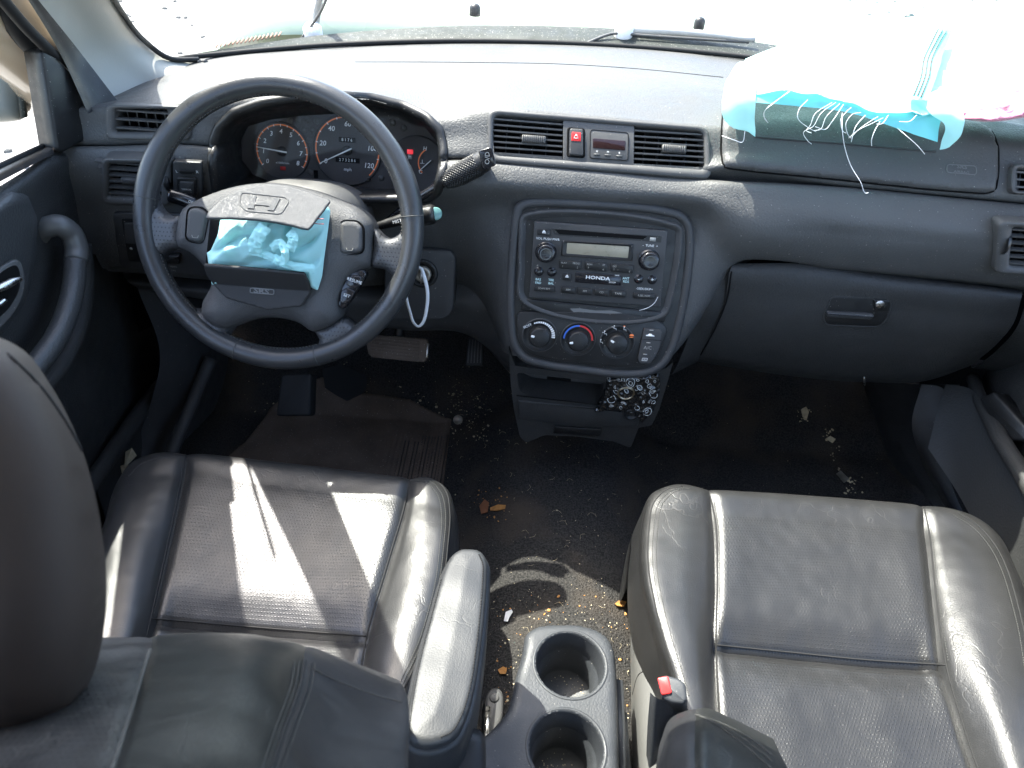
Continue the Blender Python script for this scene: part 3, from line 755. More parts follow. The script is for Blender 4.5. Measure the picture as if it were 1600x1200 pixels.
# ================================================================== dashboard
COLS = None
dash_rows = [
 # px, py, Y : windscreen base ... bottom
 [(-140,150,1.05),(165,150,1.06),(300,92,1.22),(500,75,1.29),(690,68,1.315),(765,68,1.32),(930,72,1.325),(1080,84,1.315),(1130,90,1.31),(1300,111,1.275),(1500,145,1.21),(1760,200,1.05)],
 [(-140,158,1.00),(165,155,1.02),(290,112,1.14),(500,99,1.19),(690,98,1.20),(765,99,1.205),(930,104,1.205),(1080,116,1.20),(1130,121,1.195),(1300,136,1.17),(1500,163,1.12),(1760,215,1.0)],
 [(-140,166,.955),(163,160,.975),(295,133,1.03),(500,120,1.075),(690,135,1.06),(765,135,1.06),(930,140,1.06),(1080,152,1.06),(1130,156,1.06),(1300,163,1.055),(1500,178,1.03),(1760,225,.95)],
 [(-140,170,.94),(162,164,.952),(300,152,.965),(500,140,.975),(690,175,.965),(765,166,.965),(930,176,.968),(1080,189,.968),(1130,192,.968),(1300,185,.985),(1500,190,.985),(1760,235,.93)],
 [(-140,176,.932),(162,168,.942),(300,160,.945),(500,148,.95),(690,186,.945),(765,173,.948),(930,184,.950),(1080,197,.950),(1130,200,.950),(1300,196,.955),(1500,205,.95),(1760,245,.922)],
 [(-140,200,.93),(161,195,.94),(310,195,.94),(500,215,.94),(690,215,.94),(765,210,.938),(930,225,.938),(1080,238,.938),(1130,240,.938),(1300,240,.935),(1500,250,.935),(1760,270,.92)],
 [(-140,232,.935),(160,226,.942),(320,227,.942),(500,285,.938),(700,247,.938),(768,249,.936),(930,262,.936),(1085,274,.936),(1130,266,.934),(1300,287,.932),(1500,306,.93),(1760,330,.918)],
 [(-140,235,.945),(160,228.5,.950),(322,229.5,.950),(500,288,.946),(702,250,.944),(768,252,.944),(930,265,.944),(1085,277,.944),(1130,281,.946),(1300,290.5,.944),(1500,309.5,.94),(1760,333,.928)],
 [(-140,238,.918),(160,231,.925),(324,232,.925),(500,292,.925),(704,254,.915),(768,256,.918),(930,270,.918),(1085,282,.918),(1130,285,.91),(1300,295,.912),(1500,314,.91),(1760,338,.90)],
 [(-140,262,.905),(160,252,.917),(324,252,.917),(500,305,.92),(704,278,.90),(772,280,.902),(930,293,.905),(1088,303,.902),(1135,310,.895),(1300,322,.892),(1500,340,.892),(1760,362,.88)],
 [(-140,330,.915),(157,320,.922),(324,320,.925),(500,330,.93),(704,335,.925),(786,325,.915),(930,335,.912),(1088,345,.908),(1140,360,.882),(1300,368,.880),(1500,385,.88),(1760,410,.87)],
 [(-140,390,.925),(160,380,.925),(324,380,.93),(500,390,.935),(712,392,.94),(790,400,.897),(930,410,.892),(1090,410,.885),(1146,405,.890),(1300,413,.888),(1500,432,.89),(1760,460,.88)],
 [(-140,430,.94),(175,418,.94),(324,430,.945),(500,440,.95),(730,440,.955),(792,470,.878),(930,480,.872),(1086,480,.868),(1152,412,.905),(1300,421,.903),(1500,440,.905),(1760,470,.895)],
 [(-140,440,.99),(190,425,.99),(324,435,.99),(500,445,1.0),(750,490,.98),(797,525,.862),(930,535,.865),(1070,525,.862),(1155,417,.95),(1300,426,.955),(1500,446,.96),(1760,480,.95)],
 [(-140,430,1.06),(195,420,1.06),(324,430,1.06),(500,440,1.06),(772,540,1.0),(800,555,.858),(930,562,.87),(1052,555,.862),(1150,425,1.02),(1300,430,1.04),(1500,450,1.04),(1760,480,1.04)],
]
_dl = {3: .012, 4: .016, 5: .005, 6: -.010, 7: -.006}
for _j, _d in _dl.items():      # the vent band leans back
    dash_rows[_j] = [(a, b, y + (_d if k >= 4 else _d * .4)) for k, (a, b, y) in enumerate(dash_rows[_j])]
G, pu, pv = loft_pts([[aty(*p) for p in r] for r in dash_rows], 360, 240)
bm = grid_bm(G)
T_DASH = bvh(bm)
# openings
bmesh.ops.delete(bm, geom=[f for f in bm.faces if f.calc_center_median().x < -.632], context='FACES')
CL_OUT = [(331,255),(332,222),(340,200),(365,176),(410,160),(460,152),(520,149),(580,153),(630,165),(665,182),(688,205),(694,235),(692,270),(684,300),(668,312),(560,312),(440,312),(360,316),(338,300)]
VC_OUT = [(765,178),(772,172),(1098,199),(1104,208),(1108,262),(1102,268),(768,242),(764,232)]
STK_OUT = [(806,335),(812,322),(826,315),(850,314),(950,318),(1040,328),(1064,336),(1076,350),(1078,375),(1074,430),(1062,500),(1048,545),(1034,566),(1012,579),(985,582),(900,574),(850,567),(822,557),(806,540),(798,505),(797,450),(801,380)]
VL1 = [(172,170),(178,165),(290,168),(290,215),(178,216),(169,210)]
VL2 = [(160,252),(166,246),(232,246),(316,246),(320,252),(322,312),(160,312)]
def scaled(poly, k):
    cx = sum(p[0] for p in poly) / len(poly); cy = sum(p[1] for p in poly) / len(poly)
    mx = max(p[0] for p in poly) - min(p[0] for p in poly); my = max(p[1] for p in poly) - min(p[1] for p in poly)
    return [(cx + (x - cx) * (mx + 2*k) / mx, cy + (y - cy) * (my + 2*k) / my) for x, y in poly]
VR1 = [(1588,262),(1640,266),(1640,300),(1588,298)]
VR2 = [(1562,350),(1660,350),(1660,432),(1558,424)]
KEYH = [(648,402),(700,400),(704,412),(700,470),(690,492),(648,492)]
punch(bm, [scaled(CL_OUT, -3), scaled(VC_OUT, -5), scaled(STK_OUT, -7), scaled(VL1, -2), scaled([(164,250),(266,252),(266,316),(164,314)], -2), scaled(VR1, 0), scaled(VR2, 0)])
dash = thing('dashboard', 'grey vinyl dashboard running the full width of the cabin', 'dashboard', (.09, 1.0, .55))
obj('dash_shell', bm, M['dash'], dash)

def surf_ring(bv, poly, prof, n=140, r=12, lift=0.0):
    """frame that follows a surface; prof = [(inset in m, height along the normal)]"""
    P = [V((a, b, 0)) for a, b in poly]
    pts = resample(rnd(poly, r), n)
    W = []; NN = []
    for a, b in pts:
        q, nn = hit(bv, a, b)
        if q is None: q, nn = (W[-1], NN[-1])
        W.append(q); NN.append(nn)
    Nm = sum(NN, V()).normalized(); c = sum(W, V()) / n
    bm = bmesh.new(); vr = []
    for ins, h in prof:
        L = []
        for i in range(n):
            t = (W[(i+1) % n] - W[i-1]).normalized(); inn = Nm.cross(t).normalized()
            if inn.dot(c - W[i]) < 0: inn = -inn
            L.append(bm.verts.new(W[i] + inn * ins + Nm * h))
        vr.append(L)
    for a, b in zip(vr, vr[1:]):
        for i in range(n): bm.faces.new((a[i], a[(i+1) % n], b[(i+1) % n], b[i]))
    bmesh.ops.recalc_face_normals(bm, faces=bm.faces)
    return bm
BEZ = [(-.0015, -.004), (-.0012, .0012), (.0, .0025), (.002, .0032), (.005, .003), (.0065, .0015), (.007, -.001), (.0075, -.012)]

# seams on the pad
obj('pad_seam', line_on(T_DASH, [(555,97),(640,97),(760,98),(870,100),(1000,108),(1130,121)], 60, .0009, -.0002), M['void'], dash)
# demister outlet slit
bm = line_on(T_DASH, [(308,98),(316,96),(322,97)], 6, .004, .0); obj('demister_nub', bm, M['plastic'], dash)

# ------------------------------------------------------------------ vents
def vent(fr_, outer, inner, rows_px, knob=None, tilt=.0, label=None, wheel=None, parent=None, divs=3, depth=.035, name='air_vent', frame=True):
    """outer/inner px outlines on plane fr_; slats fill the inner box"""
    n = 96
    o = resample(rnd(fr_.uvs(outer), .009), n); i_ = rnd(fr_.uvs(inner), .004)
    st = o[0]; i_ = resample(i_, n, start=st)
    vt = obj(name, ring(fr_, o, i_, [(0, -.016), (0, .0015), (.06, .003), (.3, .0034), (.75, .0025), (1, -.001), (1, -depth)]), M['trim'], parent or dash, label=label)
    us = [p[0] for p in i_]; vs = [p[1] for p in i_]
    u0, u1, v0, v1 = min(us), max(us), min(vs), max(vs)
    # back of the duct
    obj('duct', box(fr_, u0, v0, u1, v1, -depth - .002, -depth, 0), M['void'], vt, smooth=False)
    k = rows_px
    for j in range(k):
        v = v0 + (v1 - v0) * (j + .5) / k
        # slope of the outline follows the panel: take the left and right border heights
        bm = bmesh.new(); th = .0011
        prof = [(-.0015, -th), (-.001, th), (-.0075, th * .9 + .001), (-.0075, -th + .001)]
        L = [bm.verts.new(fr_.pt(u0 + .0004, v + b, a)) for a, b in prof]; Rr = [bm.verts.new(fr_.pt(u1 - .0004, v + b, a)) for a, b in prof]
        for q in range(4): bm.faces.new((L[q], L[(q+1) % 4], Rr[(q+1) % 4], Rr[q]))
        bm.faces.new(L[::-1]); bm.faces.new(Rr)
        obj('slat', bm, M['trim'], vt, smooth=False)
    for j in range(divs):
        u = u0 + (u1 - u0) * (j + 1) / (divs + 1)
        obj('fin', box(fr_, u - .0007, v0, u + .0007, v1, -.03, -.016, 0), M['black'], vt, smooth=False)
    if knob:
        u, v = fr_.uv(*knob); bm = box(fr_, u - .011, v - .0038, u + .011, v + .0038, -.008, .004, .001)
        for q in range(9): box(fr_, u - .0095 + q * .0023, v - .0036, u - .0085 + q * .0023, v + .0036, .0038, .005, .0002, bm)
        obj('vane_knob', bm, M['trim'], vt)
    return vt
# the centre pair shares one frame
fV = Fr(aty(935, 222, .934), R_(6), R=(aty(1100, 236, .934) - aty(770, 208, .934)).normalized(), N=None)
q, nn = hit(T_DASH, 935, 222)
fV = Fr(q + nn * .001, N=(nn - V((nn.x, 0, 0))).normalized(), R=X_)
def squad(px4): return fV.uvs(px4)
vo = resample(rnd(fV.uvs([(762,171),(1107,199),(1111,281),(763,254)]), [.012]*4), 160)
vi = resample(rnd(fV.uvs([(771,180),(1099,206),(1101,266),(770,243)]), [.009]*4), 160, start=None)
k0 = min(range(160), key=lambda i: (V(vi[i]) - V(vo[0])).length); vi = vi[k0:] + vi[:k0]
cv = obj('centre_vent_frame', ring(fV, vo, vi, [(0, -.012), (0, .002), (.12, .0038), (.5, .0042), (.9, .003), (1, .001), (1, -.03)]), M['trim'], dash, label='long grey frame around the two centre air vents')
def inner_panel(px4, d0, d1, mt, name, par, r=.002):
    return obj(name, slab(fV, rnd(fV.uvs(px4), r), d0, d1, .0008), mt, par)
inner_panel([(880,188),(991,197),(990,259),(880,250)], -.012, .0012, M['trim'], 'switch_plate', cv)
inner_panel([(766,176),(1103,204),(1103,268),(766,245)], -.034, -.031, M['void'], 'duct', cv)
def slats(x0, x1, yt0, yt1, yb0, yb1, k, knob, par):
    """slats between px x0..x1; the box edges go from yt to yb, left and right"""
    for j in range(k):
        t = (j + .5) / k
        a = fV.uv(x0, yt0 + (yb0 - yt0) * t); b = fV.uv(x1, yt1 + (yb1 - yt1) * t)
        bm = bmesh.new(); th = .0010
        prof = [(-.0006, -th), (-.0002, th), (-.0085, th + .0012), (-.0085, -th + .0012)]
        L = [bm.verts.new(fV.pt(a[0], a[1] + y, x)) for x, y in prof]; Rr = [bm.verts.new(fV.pt(b[0], b[1] + y, x)) for x, y in prof]
        for q in range(4): bm.faces.new((L[q], L[(q+1) % 4], Rr[(q+1) % 4], Rr[q]))
        bm.faces.new(L[::-1]); bm.faces.new(Rr)
        obj('slat', bm, M['trim'], par, smooth=False)
    for j in range(4):
        t = (j + 1) / 5; x = x0 + (x1 - x0) * t
        a = fV.uv(x, yt0 + (yt1 - yt0) * t); b = fV.uv(x, yb0 + (yb1 - yb0) * t)
        obj('fin', slab(fV, [(a[0]-.0007, b[1]), (a[0]+.0007, b[1]), (a[0]+.0007, a[1]), (a[0]-.0007, a[1])], -.03, -.018, 0), M['black'], par, smooth=False)
    u, v = fV.uv(*knob); bm = box(fV, u - .0155, v - .0045, u + .0155, v + .0045, -.010, .0035, .001)
    for q in range(11): box(fV, u - .0145 + q * .0027, v - .0043, u - .0135 + q * .0027, v + .0043, .0033, .0048, .0003, bm)
    obj('vane_knob', bm, M['trim'], par)
slats(771, 879, 181, 190, 243, 250, 7, (834, 218), cv)
slats(991, 1100, 199, 206, 261, 267, 7, (1053, 233), cv)
# hazard switch
hz = obj('hazard_switch', slab(fV, rnd(fV.uvs([(890,202),(911,203),(911,245),(889,243)]), .003), -.005, .0055, .0015), M['plastic'], dash)
obj('red_cap', slab(fV, rnd(fV.uvs([(893,208),(907,209),(907,223),(892,222)]), .001), .004, .0062, .0004), M['red'], hz)
obj('switch_surround', ring(fV, resample(rnd(fV.uvs([(886,199),(914,201),(914,248),(885,246)]), .004), 60), resample(rnd(fV.uvs([(889,202),(911,203),(911,245),(888,243)]), .003), 60), [(0, .001), (.1, .002), (.9, .002), (1, -.002)]), M['void'], hz)
bm = bmesh.new(); u, v = fV.uv(899.5, 216)
for a in range(3):
    a0 = math.pi/2 + a * 2.0944; tube([fV.pt(u + .0034*math.cos(a0), v + .0034*math.sin(a0), .0064), fV.pt(u + .0034*math.cos(a0+2.0944), v + .0034*math.sin(a0+2.0944), .0064)], .0003, 4, bm)
obj('hazard_mark', bm, M['white'], hz)
# clock
ck = obj('clock', slab(fV, rnd(fV.uvs([(922,203),(982,208),(981,252),(921,248)]), .004), -.004, .0024, .001), M['trim'], dash)
obj('clock_window', slab(fV, rnd(fV.uvs([(926,217),(977,221),(976,236),(926,232)]), .001), .0015, .0030, .0003), mat('dark_red_window', (.02, .008, .008), .15), ck)
ol = resample(rnd(fV.uvs([(922,203),(982,208),(981,252),(921,248)]), .004), 80); il = inset(ol, .0007)
obj('clock_groove', ring(fV, ol, il, [(0, .0022), (0, .0028), (1, .0028), (1, .0022)]), M['void'], ck)
for i, (x, y) in enumerate(((932, 242.5), (949, 243.5), (967, 245))):
    u, v = fV.uv(x, y); obj('clock_button', box(fV, u - .0037, v - .0011, u + .0037, v + .0011, .002, .0042, .0006), M['dash'], ck)
    obj('print', text_bm(fV, u, v + .0042, 'HMR'[i], .0036, .0028), M['white'], ck)

# left vents
q, nn = hit(T_DASH, 225, 190); fL1 = Fr(q + nn * .0015, N=V((nn.x, nn.y, nn.z)), R=X_)
fL1 = Fr(q + V((0, -.005, .0)), N=V((0, nn.y, nn.z)), R=X_)
vent(fL1, [(166,163),(298,166),(298,219),(166,217)], [(180,170),(262,171),(262,207),(180,207)], 3, None, .002, 'narrow upper vent at the driver end of the dashboard', divs=5)
sw = obj('blank_switch', slab(fL1, rnd(fL1.uvs([(268,172),(292,173),(292,207),(268,206)]), .002), -.003, .0045, .001), M['trim'], dash)
q, nn = hit(T_DASH, 235, 285); fL2 = Fr(q + V((0, -.006, 0)), N=V((0, nn.y, nn.z)), R=X_)
vent(fL2, [(160,246),(268,248),(268,320),(160,317)], [(169,254),(252,256),(252,310),(169,308)], 6, (204, 282), .003, 'square vent behind the left of the steering wheel')
th = obj('vent_thumbwheel', lathe(Fr(fL2.pt(*fL2.uv(264, 285), -.004), N=V((1, 0, 0)), R=V((0, 0, 1))), 0, 0, [(.014, -.003), (.014, .003), (.012, .0035)], 28), M['black'], dash)
# mirror switch
ms = obj('mirror_switch', slab(fL2, rnd(fL2.uvs([(272,250),(316,252),(316,308),(272,306)]), .003), -.003, .004, .001), M['plastic'], dash)
obj('rocker', slab(fL2, rnd(fL2.uvs([(279,273),(310,274),(310,303),(279,302)]), .003), .003, .0075, .0018), M['black'], ms)
obj('inner_rocker', slab(fL2, rnd(fL2.uvs([(284,278),(306,279),(306,299),(284,298)]), .002), .006, .0088, .0012), M['plastic'], ms)
obj('slider', slab(fL2, rnd(fL2.uvs([(283,262),(306,263),(306,269),(283,268)]), .001), .003, .0058, .0006), M['black'], ms)
bm = bmesh.new()
for s, x, y, z in (('L', 278, 265, .006), ('R', 310, 266, .006)): text_bm(fL2, *fL2.uv(x, y), s, z, .0045, bm=bm)
text_bm(fL2, *fL2.uv(295, 290), 'MIRROR', .0036, .0092, bm=bm); obj('print', bm, M['white'], ms)

# lower-left switch panel
q, nn = hit(T_DASH, 225, 370); fK = Fr(q + V((0, -.001, 0)), N=V((0, nn.y, nn.z)), R=X_)
lp = obj('lower_switch_panel', slab(fK, rnd(fK.uvs([(176,332),(330,335),(338,432),(230,420),(188,416)]), .008), -.004, .0015, .0012), M['plastic'], dash)
obj('panel_recess', slab(fK, rnd(fK.uvs([(190,340),(258,342),(262,410),(202,407)]), .004), .0008, .0024, .0006), M['black'], lp)
obj('blank_cover', slab(fK, rnd(fK.uvs([(196,346),(226,347),(226,380),(196,378)]), .002), .002, .0035, .0006), M['plastic'], lp)
dm = obj('dimmer_knob', slab(fK, rnd(fK.uvs([(260,392),(284,393),(284,406),(260,405)]), .002), .002, .012, .002), M['black'], lp)
bm = text_bm(fK, *fK.uv(272, 415), 'MAIN', .0042, .0028); text_bm(fK, *fK.uv(272, 421), 'ON', .0042, .0028, bm=bm)
lathe(fK, *fK.uv(206, 387), [(.0022, .0025), (.0022, .0027)], 14, bm=bm); obj('print', bm, M['dimprint'], lp)

# ------------------------------------------------------------------ cluster recess
fC = Fr(aty(543, 236, 1.015), R_(16))
co_ = resample(CL_OUT, 160)
W0 = []
for a, b in co_:
    q_, n_ = hit(T_DASH, a, b); W0.append(q_)
ci = resample(CL_OUT, 160)
INN = [(378,250),(376,220),(388,197),(425,187),(470,181),(520,178),(570,182),(620,186),(665,200),(684,225),(686,250),(680,280),(660,304),(600,298),(500,288),(430,282),(398,272)]
inn = resample(INN, 160); st = min(range(160), key=lambda i: (V(inn[i]) - V(co_[0])).length); inn = inn[st:] + inn[:st]
bm = bmesh.new(); rings = []
cen = sum(W0, V()) / 160
def outn(i):
    t = (W0[(i+1) % 160] - W0[i-1]).normalized(); o = V((0, -1, 0)).cross(t).normalized()
    return o if o.dot(W0[i] - cen) > 0 else -o
I3 = [aty(a, b, 1.008) for a, b in inn]
for lay in ((.006, .002), (.005, -.003), (.002, -.006), (-.003, -.006), (-.007, -.002)):
    rings.append([bm.verts.new(W0[i] + outn(i) * lay[0] + V((0, lay[1], 0))) for i in range(160)])
for t in (.3, .6, .9, 1.0):
    rings.append([bm.verts.new((W0[i] - outn(i) * .008) * (1-t) + I3[i] * t + V((0, .01 * math.sin(t*3.14), 0))) for i in range(160)])
for a, b in zip(rings, rings[1:]):
    for i in range(160): bm.faces.new((a[i], a[(i+1) % 160], b[(i+1) % 160], b[i]))
bmesh.ops.recalc_face_normals(bm, faces=bm.faces)
obj('binnacle', bm, M['black'], dash, label='dark hooded recess around the instruments')

cl = thing('instrument_cluster', 'instrument cluster with three dark round dials behind the wheel', 'instrument cluster', tuple(fC.pt(0, -.05, -.005)))
obj('cluster_face', slab(fC, inset(resample(fC.uvs(INN), 120), -.006), -.006, 0, .0), M['face'], cl, smooth=False)
def gauge(cx, cy, R, labels, a_start, a_end, needle, unit, arc=(0, 1), tsize=.0085, name='gauge', label=None):
    u, v = fC.uv(cx, cy)
    g = obj(name, lathe(fC, u, v, [(R + .003, .0), (R + .003, .0015), (R + .001, .0022), (R, .0008), (0, .0006)], 64, cap=False), M['face'], cl, label=label)
    da = lambda t: a_start + (a_end - a_start) * t
    obj('rim_line', lathe(fC, u, v, [(R + .0034, .0012), (R + .0026, .0032), (R + .0012, .0026), (R + .001, .001)], 72, cap=False), M['black'], g)
    obj('orange_arc', arc_band(fC, u, v, R - .0022, R - .0004, da(arc[0]), da(arc[1]), .0012, 60), M['orange'], g)
    bm = bmesh.new(); n = len(labels)
    for i, s in enumerate(labels):
        a = da(i / (n - 1)); text_bm(fC, u + (R - .0105) * math.cos(a), v + (R - .0105) * math.sin(a), s, tsize, .0016, bm=bm, bold=.0001, shear=.15)
    for i in range((n - 1) * 2 + 1):
        a = da(i / ((n - 1) * 2)); r0 = R - (.004 if i % 2 == 0 else .003)
        arc_band(fC, u, v, r0, R - .0004, a - .012, a + .012, .0015, 1, bm)
    obj('numerals', bm, M['white'], g)
    a = da(needle); c, s = math.cos(a), math.sin(a); bm = bmesh.new(); L = R - .002; tl = .008
    slab(fC, [(u - tl*c - .0011*s, v - tl*s + .0011*c), (u - tl*c + .0011*s, v - tl*s - .0011*c), (u + L*c + .0005*s, v + L*s - .0005*c), (u + L*c - .0005*s, v + L*s + .0005*c)], .004, .0055, .0003, bm, 1)
    obj('needle', bm, M['white'], g)
    obj('needle_hub', lathe(fC, u, v, [(.007, .001), (.0068, .0035), (.0055, .0045)], 28), M['black'], g)
    return g, u, v
RT = .0375
g, u, v = gauge(441, 236, RT, list('012345678'), R_(215), R_(-35), .165, '', tsize=.009, label='left dial numbered 0 to 8, its needle near 1')
bm = text_bm(fC, u, v - .0165, 'x1000r/min', .0042, .0016); obj('print', bm, M['white'], g)
obj('warning_print', box(fC, u - .004, v - .0265, u + .004, v - .0215, .001, .0016, 0), M['redsoft'], g)
g, u, v = gauge(543, 235, .0465, ['0', '20', '40', '60', '80', '100', '120'], R_(208), R_(-32), .005, '', arc=(0, 1.06), tsize=.0098, label='largest dial numbered 0 to 120 with needle at zero')
bm = text_bm(fC, u, v - .0265, 'mph', .0065, .0016); obj('print', bm, M['white'], g)
for yy, s in ((.0145, '8176'), (-.0135, '273286')):
    w_ = .0027 * len(s); o_ = obj('odometer', box(fC, u - w_ - .001, v + yy - .0034, u + w_ + .001, v + yy + .0034, .0008, .0017, 0), M['void'], g, smooth=False)
    obj('digits', text_bm(fC, u, v + yy, ' '.join(s), .0058, .0022, sx=.95), M['white'], g)
# right dial: temperature and fuel
u, v = fC.uv(652, 258)
g = obj('gauge', lathe(fC, u, v, [(.041, .0), (.041, .0015), (.039, .0022), (.038, .0008), (0, .0006)], 64, cap=False), M['face'], cl, label='right dial with temperature scale and red warning lamp')
obj('rim_line', lathe(fC, u, v, [(.0415, .0012), (.0405, .0034), (.0395, .001)], 72, cap=False), M['black'], g)
ut, vt_ = fC.uv(676, 255)
obj('orange_arc', arc_band(fC, ut, vt_, .0195, .0213, R_(118), R_(225), .0016, 24), M['orange'], g)
bm = text_bm(fC, *fC.uv(664, 232), 'H', .0075, .0018, bold=.0001, shear=.15); text_bm(fC, *fC.uv(657, 268.5), 'C', .0075, .0018, bold=.0001, bm=bm, shear=.15)
a1, b1 = fC.uv(660, 254); box(fC, a1 - .003, b1 - .0012, a1 + .003, b1 - .0006, .001, .0018, 0, bm); box(fC, a1 - .0004, b1 - .001, a1 + .0004, b1 + .004, .001, .0018, 0, bm)
obj('numerals', bm, M['white'], g)
p0 = V(fC.uv(655, 267)); p1 = V(fC.uv(674, 250)); d = (p1 - p0).normalized(); n2 = V((-d.y, d.x)) * .0006
obj('needle', slab(fC, [tuple(p0 - n2), tuple(p1 - n2), tuple(p1 + n2), tuple(p0 + n2)], .003, .0045, .0002), M['white'], g)
a1, b1 = fC.uv(641, 237); obj('warning_lamp', box(fC, a1 - .0042, b1 - .0032, a1 + .0042, b1 + .0032, .001, .0018, .0003), mat('lit_red_lamp', (.5, .02, .03), .4, emit=(.10, .006, .008)), g)
a1, b1 = fC.uv(641, 245); obj('lamp_window', box(fC, a1 - .003, b1 - .003, a1 + .003, b1 + .003, .001, .0016, 0), M['dimprint'], g)
# small unlit tell-tales
for x, y in ((453, 189), (467, 187.5), (481, 188), (495, 189), (474, 202.5), (488, 203), (484, 218), (484, 269), (631, 200), (596, 278), (614, 192)):
    a1, b1 = fC.uv(x, y); o_ = obj('tell_tale', lathe(fC, a1, b1, [(.0046, .0003), (.0044, .0012), (0, .0014)], 20, cap=False), mat('unlit_lens', (.055, .052, .048), .35) if 'unlit_lens' not in bpy.data.materials else bpy.data.materials['unlit_lens'], cl)
a1, b1 = fC.uv(494, 272); obj('shift_indicator', box(fC, a1 - .003, b1 - .0055, a1 + .003, b1 + .0055, .0005, .0022, .0006), M['void'], cl)
a1, b1 = fC.uv(577, 280); obj('reset_knob', lathe(fC, a1, b1, [(.0028, .0), (.0026, .008), (.002, .009)], 16), M['black'], cl)
obj('clear_cover', slab(fC, inset(resample(fC.uvs(INN, .018), 80), -.003), .0165, .018, 0), M['lens'], cl, smooth=False)

# ------------------------------------------------------------------ glovebox
T_rows = [
 [(1146,412,.900),(1250,412,.900),(1400,430,.905),(1560,449,.905),(1600,454,.905)],
 [(1142,419,.893),(1250,421,.893),(1400,437,.893),(1560,453,.893),(1598,458,.893)],
 [(1133,470,.893),(1240,475,.885),(1390,487,.885),(1545,500,.886),(1586,500,.893)],
 [(1112,520,.902),(1220,530,.892),(1370,545,.892),(1520,545,.893),(1560,535,.90)],
 [(1092,556,.925),(1200,570,.92),(1350,585,.92),(1480,578,.92),(1525,565,.925)],
 [(1085,562,.96),(1195,580,.96),(1345,595,.96),(1470,588,.96),(1515,572,.96)],
 [(1085,560,1.12),(1195,570,1.12),(1345,582,1.12),(1470,575,1.12),(1515,562,1.12)]]
bm = loft([[aty(*p) for p in r] for r in T_rows], 110, 80); T_GB = bvh(bm)
gb = thing('glovebox', 'dark grey glovebox door closed on the passenger side', 'glovebox', tuple(aty(1350, 585, .93)))
obj('glovebox_door', bm, M['door'], gb)
obj('glovebox_end_panel', loft([[aty(*p) for p in r] for r in [
 [(1105,432,.900),(1128,421,.897),(1147,417,.899)],[(1090,470,.892),(1112,470,.889),(1134,470,.896)],[(1078,520,.895),(1095,520,.897),(1113,520,.905)],[(1060,566,.905),(1078,562,.918),(1094,557,.928)],[(1050,585,.93),(1070,575,.96),(1090,565,.98)]]], 24, 40), M['door'], gb)
obj('glovebox_side_seam', line_on(T_GB, [(1143,424),(1135,470),(1114,520),(1095,554)], 40, .0011, .0003), M['void'], gb)
q, nn = hit(T_GB, 1340, 485); fG = Fr(q, N=V((0, nn.y, nn.z)), R=X_)
hd = obj('latch_handle', slab(fG, rnd(fG.uvs([(1296,463),(1386,466),(1392,474),(1386,498),(1372,510),(1292,507),(1287,497)]), .008), -.006, .0012, .001), M['black'], gb)
ro = resample(rnd(fG.uvs([(1298,461),(1386,464),(1394,474),(1387,499),(1373,512),(1290,509),(1284,497)]), .009), 90); ri = inset(ro, .003)
obj('latch_rim', ring(fG, ro, ri, [(0, -.003), (0, .0006), (.3, .0014), (.7, .0014), (1, .0004)]), M['door'], gb)
obj('pull_lip', slab(fG, rnd(fG.uvs([(1290,484),(1362,488),(1364,491),(1357,496),(1290,492)]), .003), -.002, .008, .003), M['plastic'], hd)
obj('lock_tab', slab(fG, rnd(fG.uvs([(1363,466),(1388,468),(1386,484),(1366,484)]), .003), .0, .004, .001), M['black'], hd)
kc = obj('lock_cylinder', lathe(fG, *fG.uv(1373, 473), [(.006, .002), (.006, .005), (.005, .0058)], 20), M['metal'], hd)
obj('check_rod', tube([aty(1350, 588, .93), aty(1351, 602, .935)], .0015, 6), M['metal'], gb)
# dash end cover to the right of the glovebox and dark panel beneath
bm = loft([[aty(*p) for p in r] for r in [
 [(1606,458,.90),(1640,462,.89),(1760,480,.88)],[(1592,505,.90),(1630,510,.895),(1760,530,.88)],[(1560,545,.925),(1600,560,.92),(1760,580,.9)],[(1525,572,.97),(1580,585,.97),(1760,600,.95)],[(1520,560,1.1),(1580,570,1.1),(1760,585,1.1)]]], 30, 30)
obj('dash_end_cover', bm, M['door'], dash)
# right-hand vents
q, nn = hit(T_DASH, 1575, 385); fR2 = Fr(q + V((0, -.005, 0)), N=V((0, nn.y, nn.z)), R=X_)
vent(fR2, [(1558,345),(1672,350),(1672,432),(1552,425)], [(1582,355),(1664,360),(1664,424),(1577,416)], 6, (1640, 388), .003, 'lower vent at the passenger end of the dashboard')
obj('vent_thumbwheel', lathe(Fr(fR2.pt(*fR2.uv(1570, 383), -.006), N=V((1, 0, 0)), R=V((0, 0, 1))), 0, 0, [(.015, -.002), (.015, .002), (.013, .0025)], 28), M['black'], dash)
q, nn = hit(T_DASH, 1595, 278); fR1 = Fr(q + V((0, -.005, 0)), N=V((0, nn.y, nn.z)), R=X_)
vent(fR1, [(1580,256),(1670,262),(1670,308),(1577,302)], [(1588,263),(1664,268),(1664,302),(1586,297)], 3, None, .003, 'narrow upper vent at the passenger end of the dashboard')

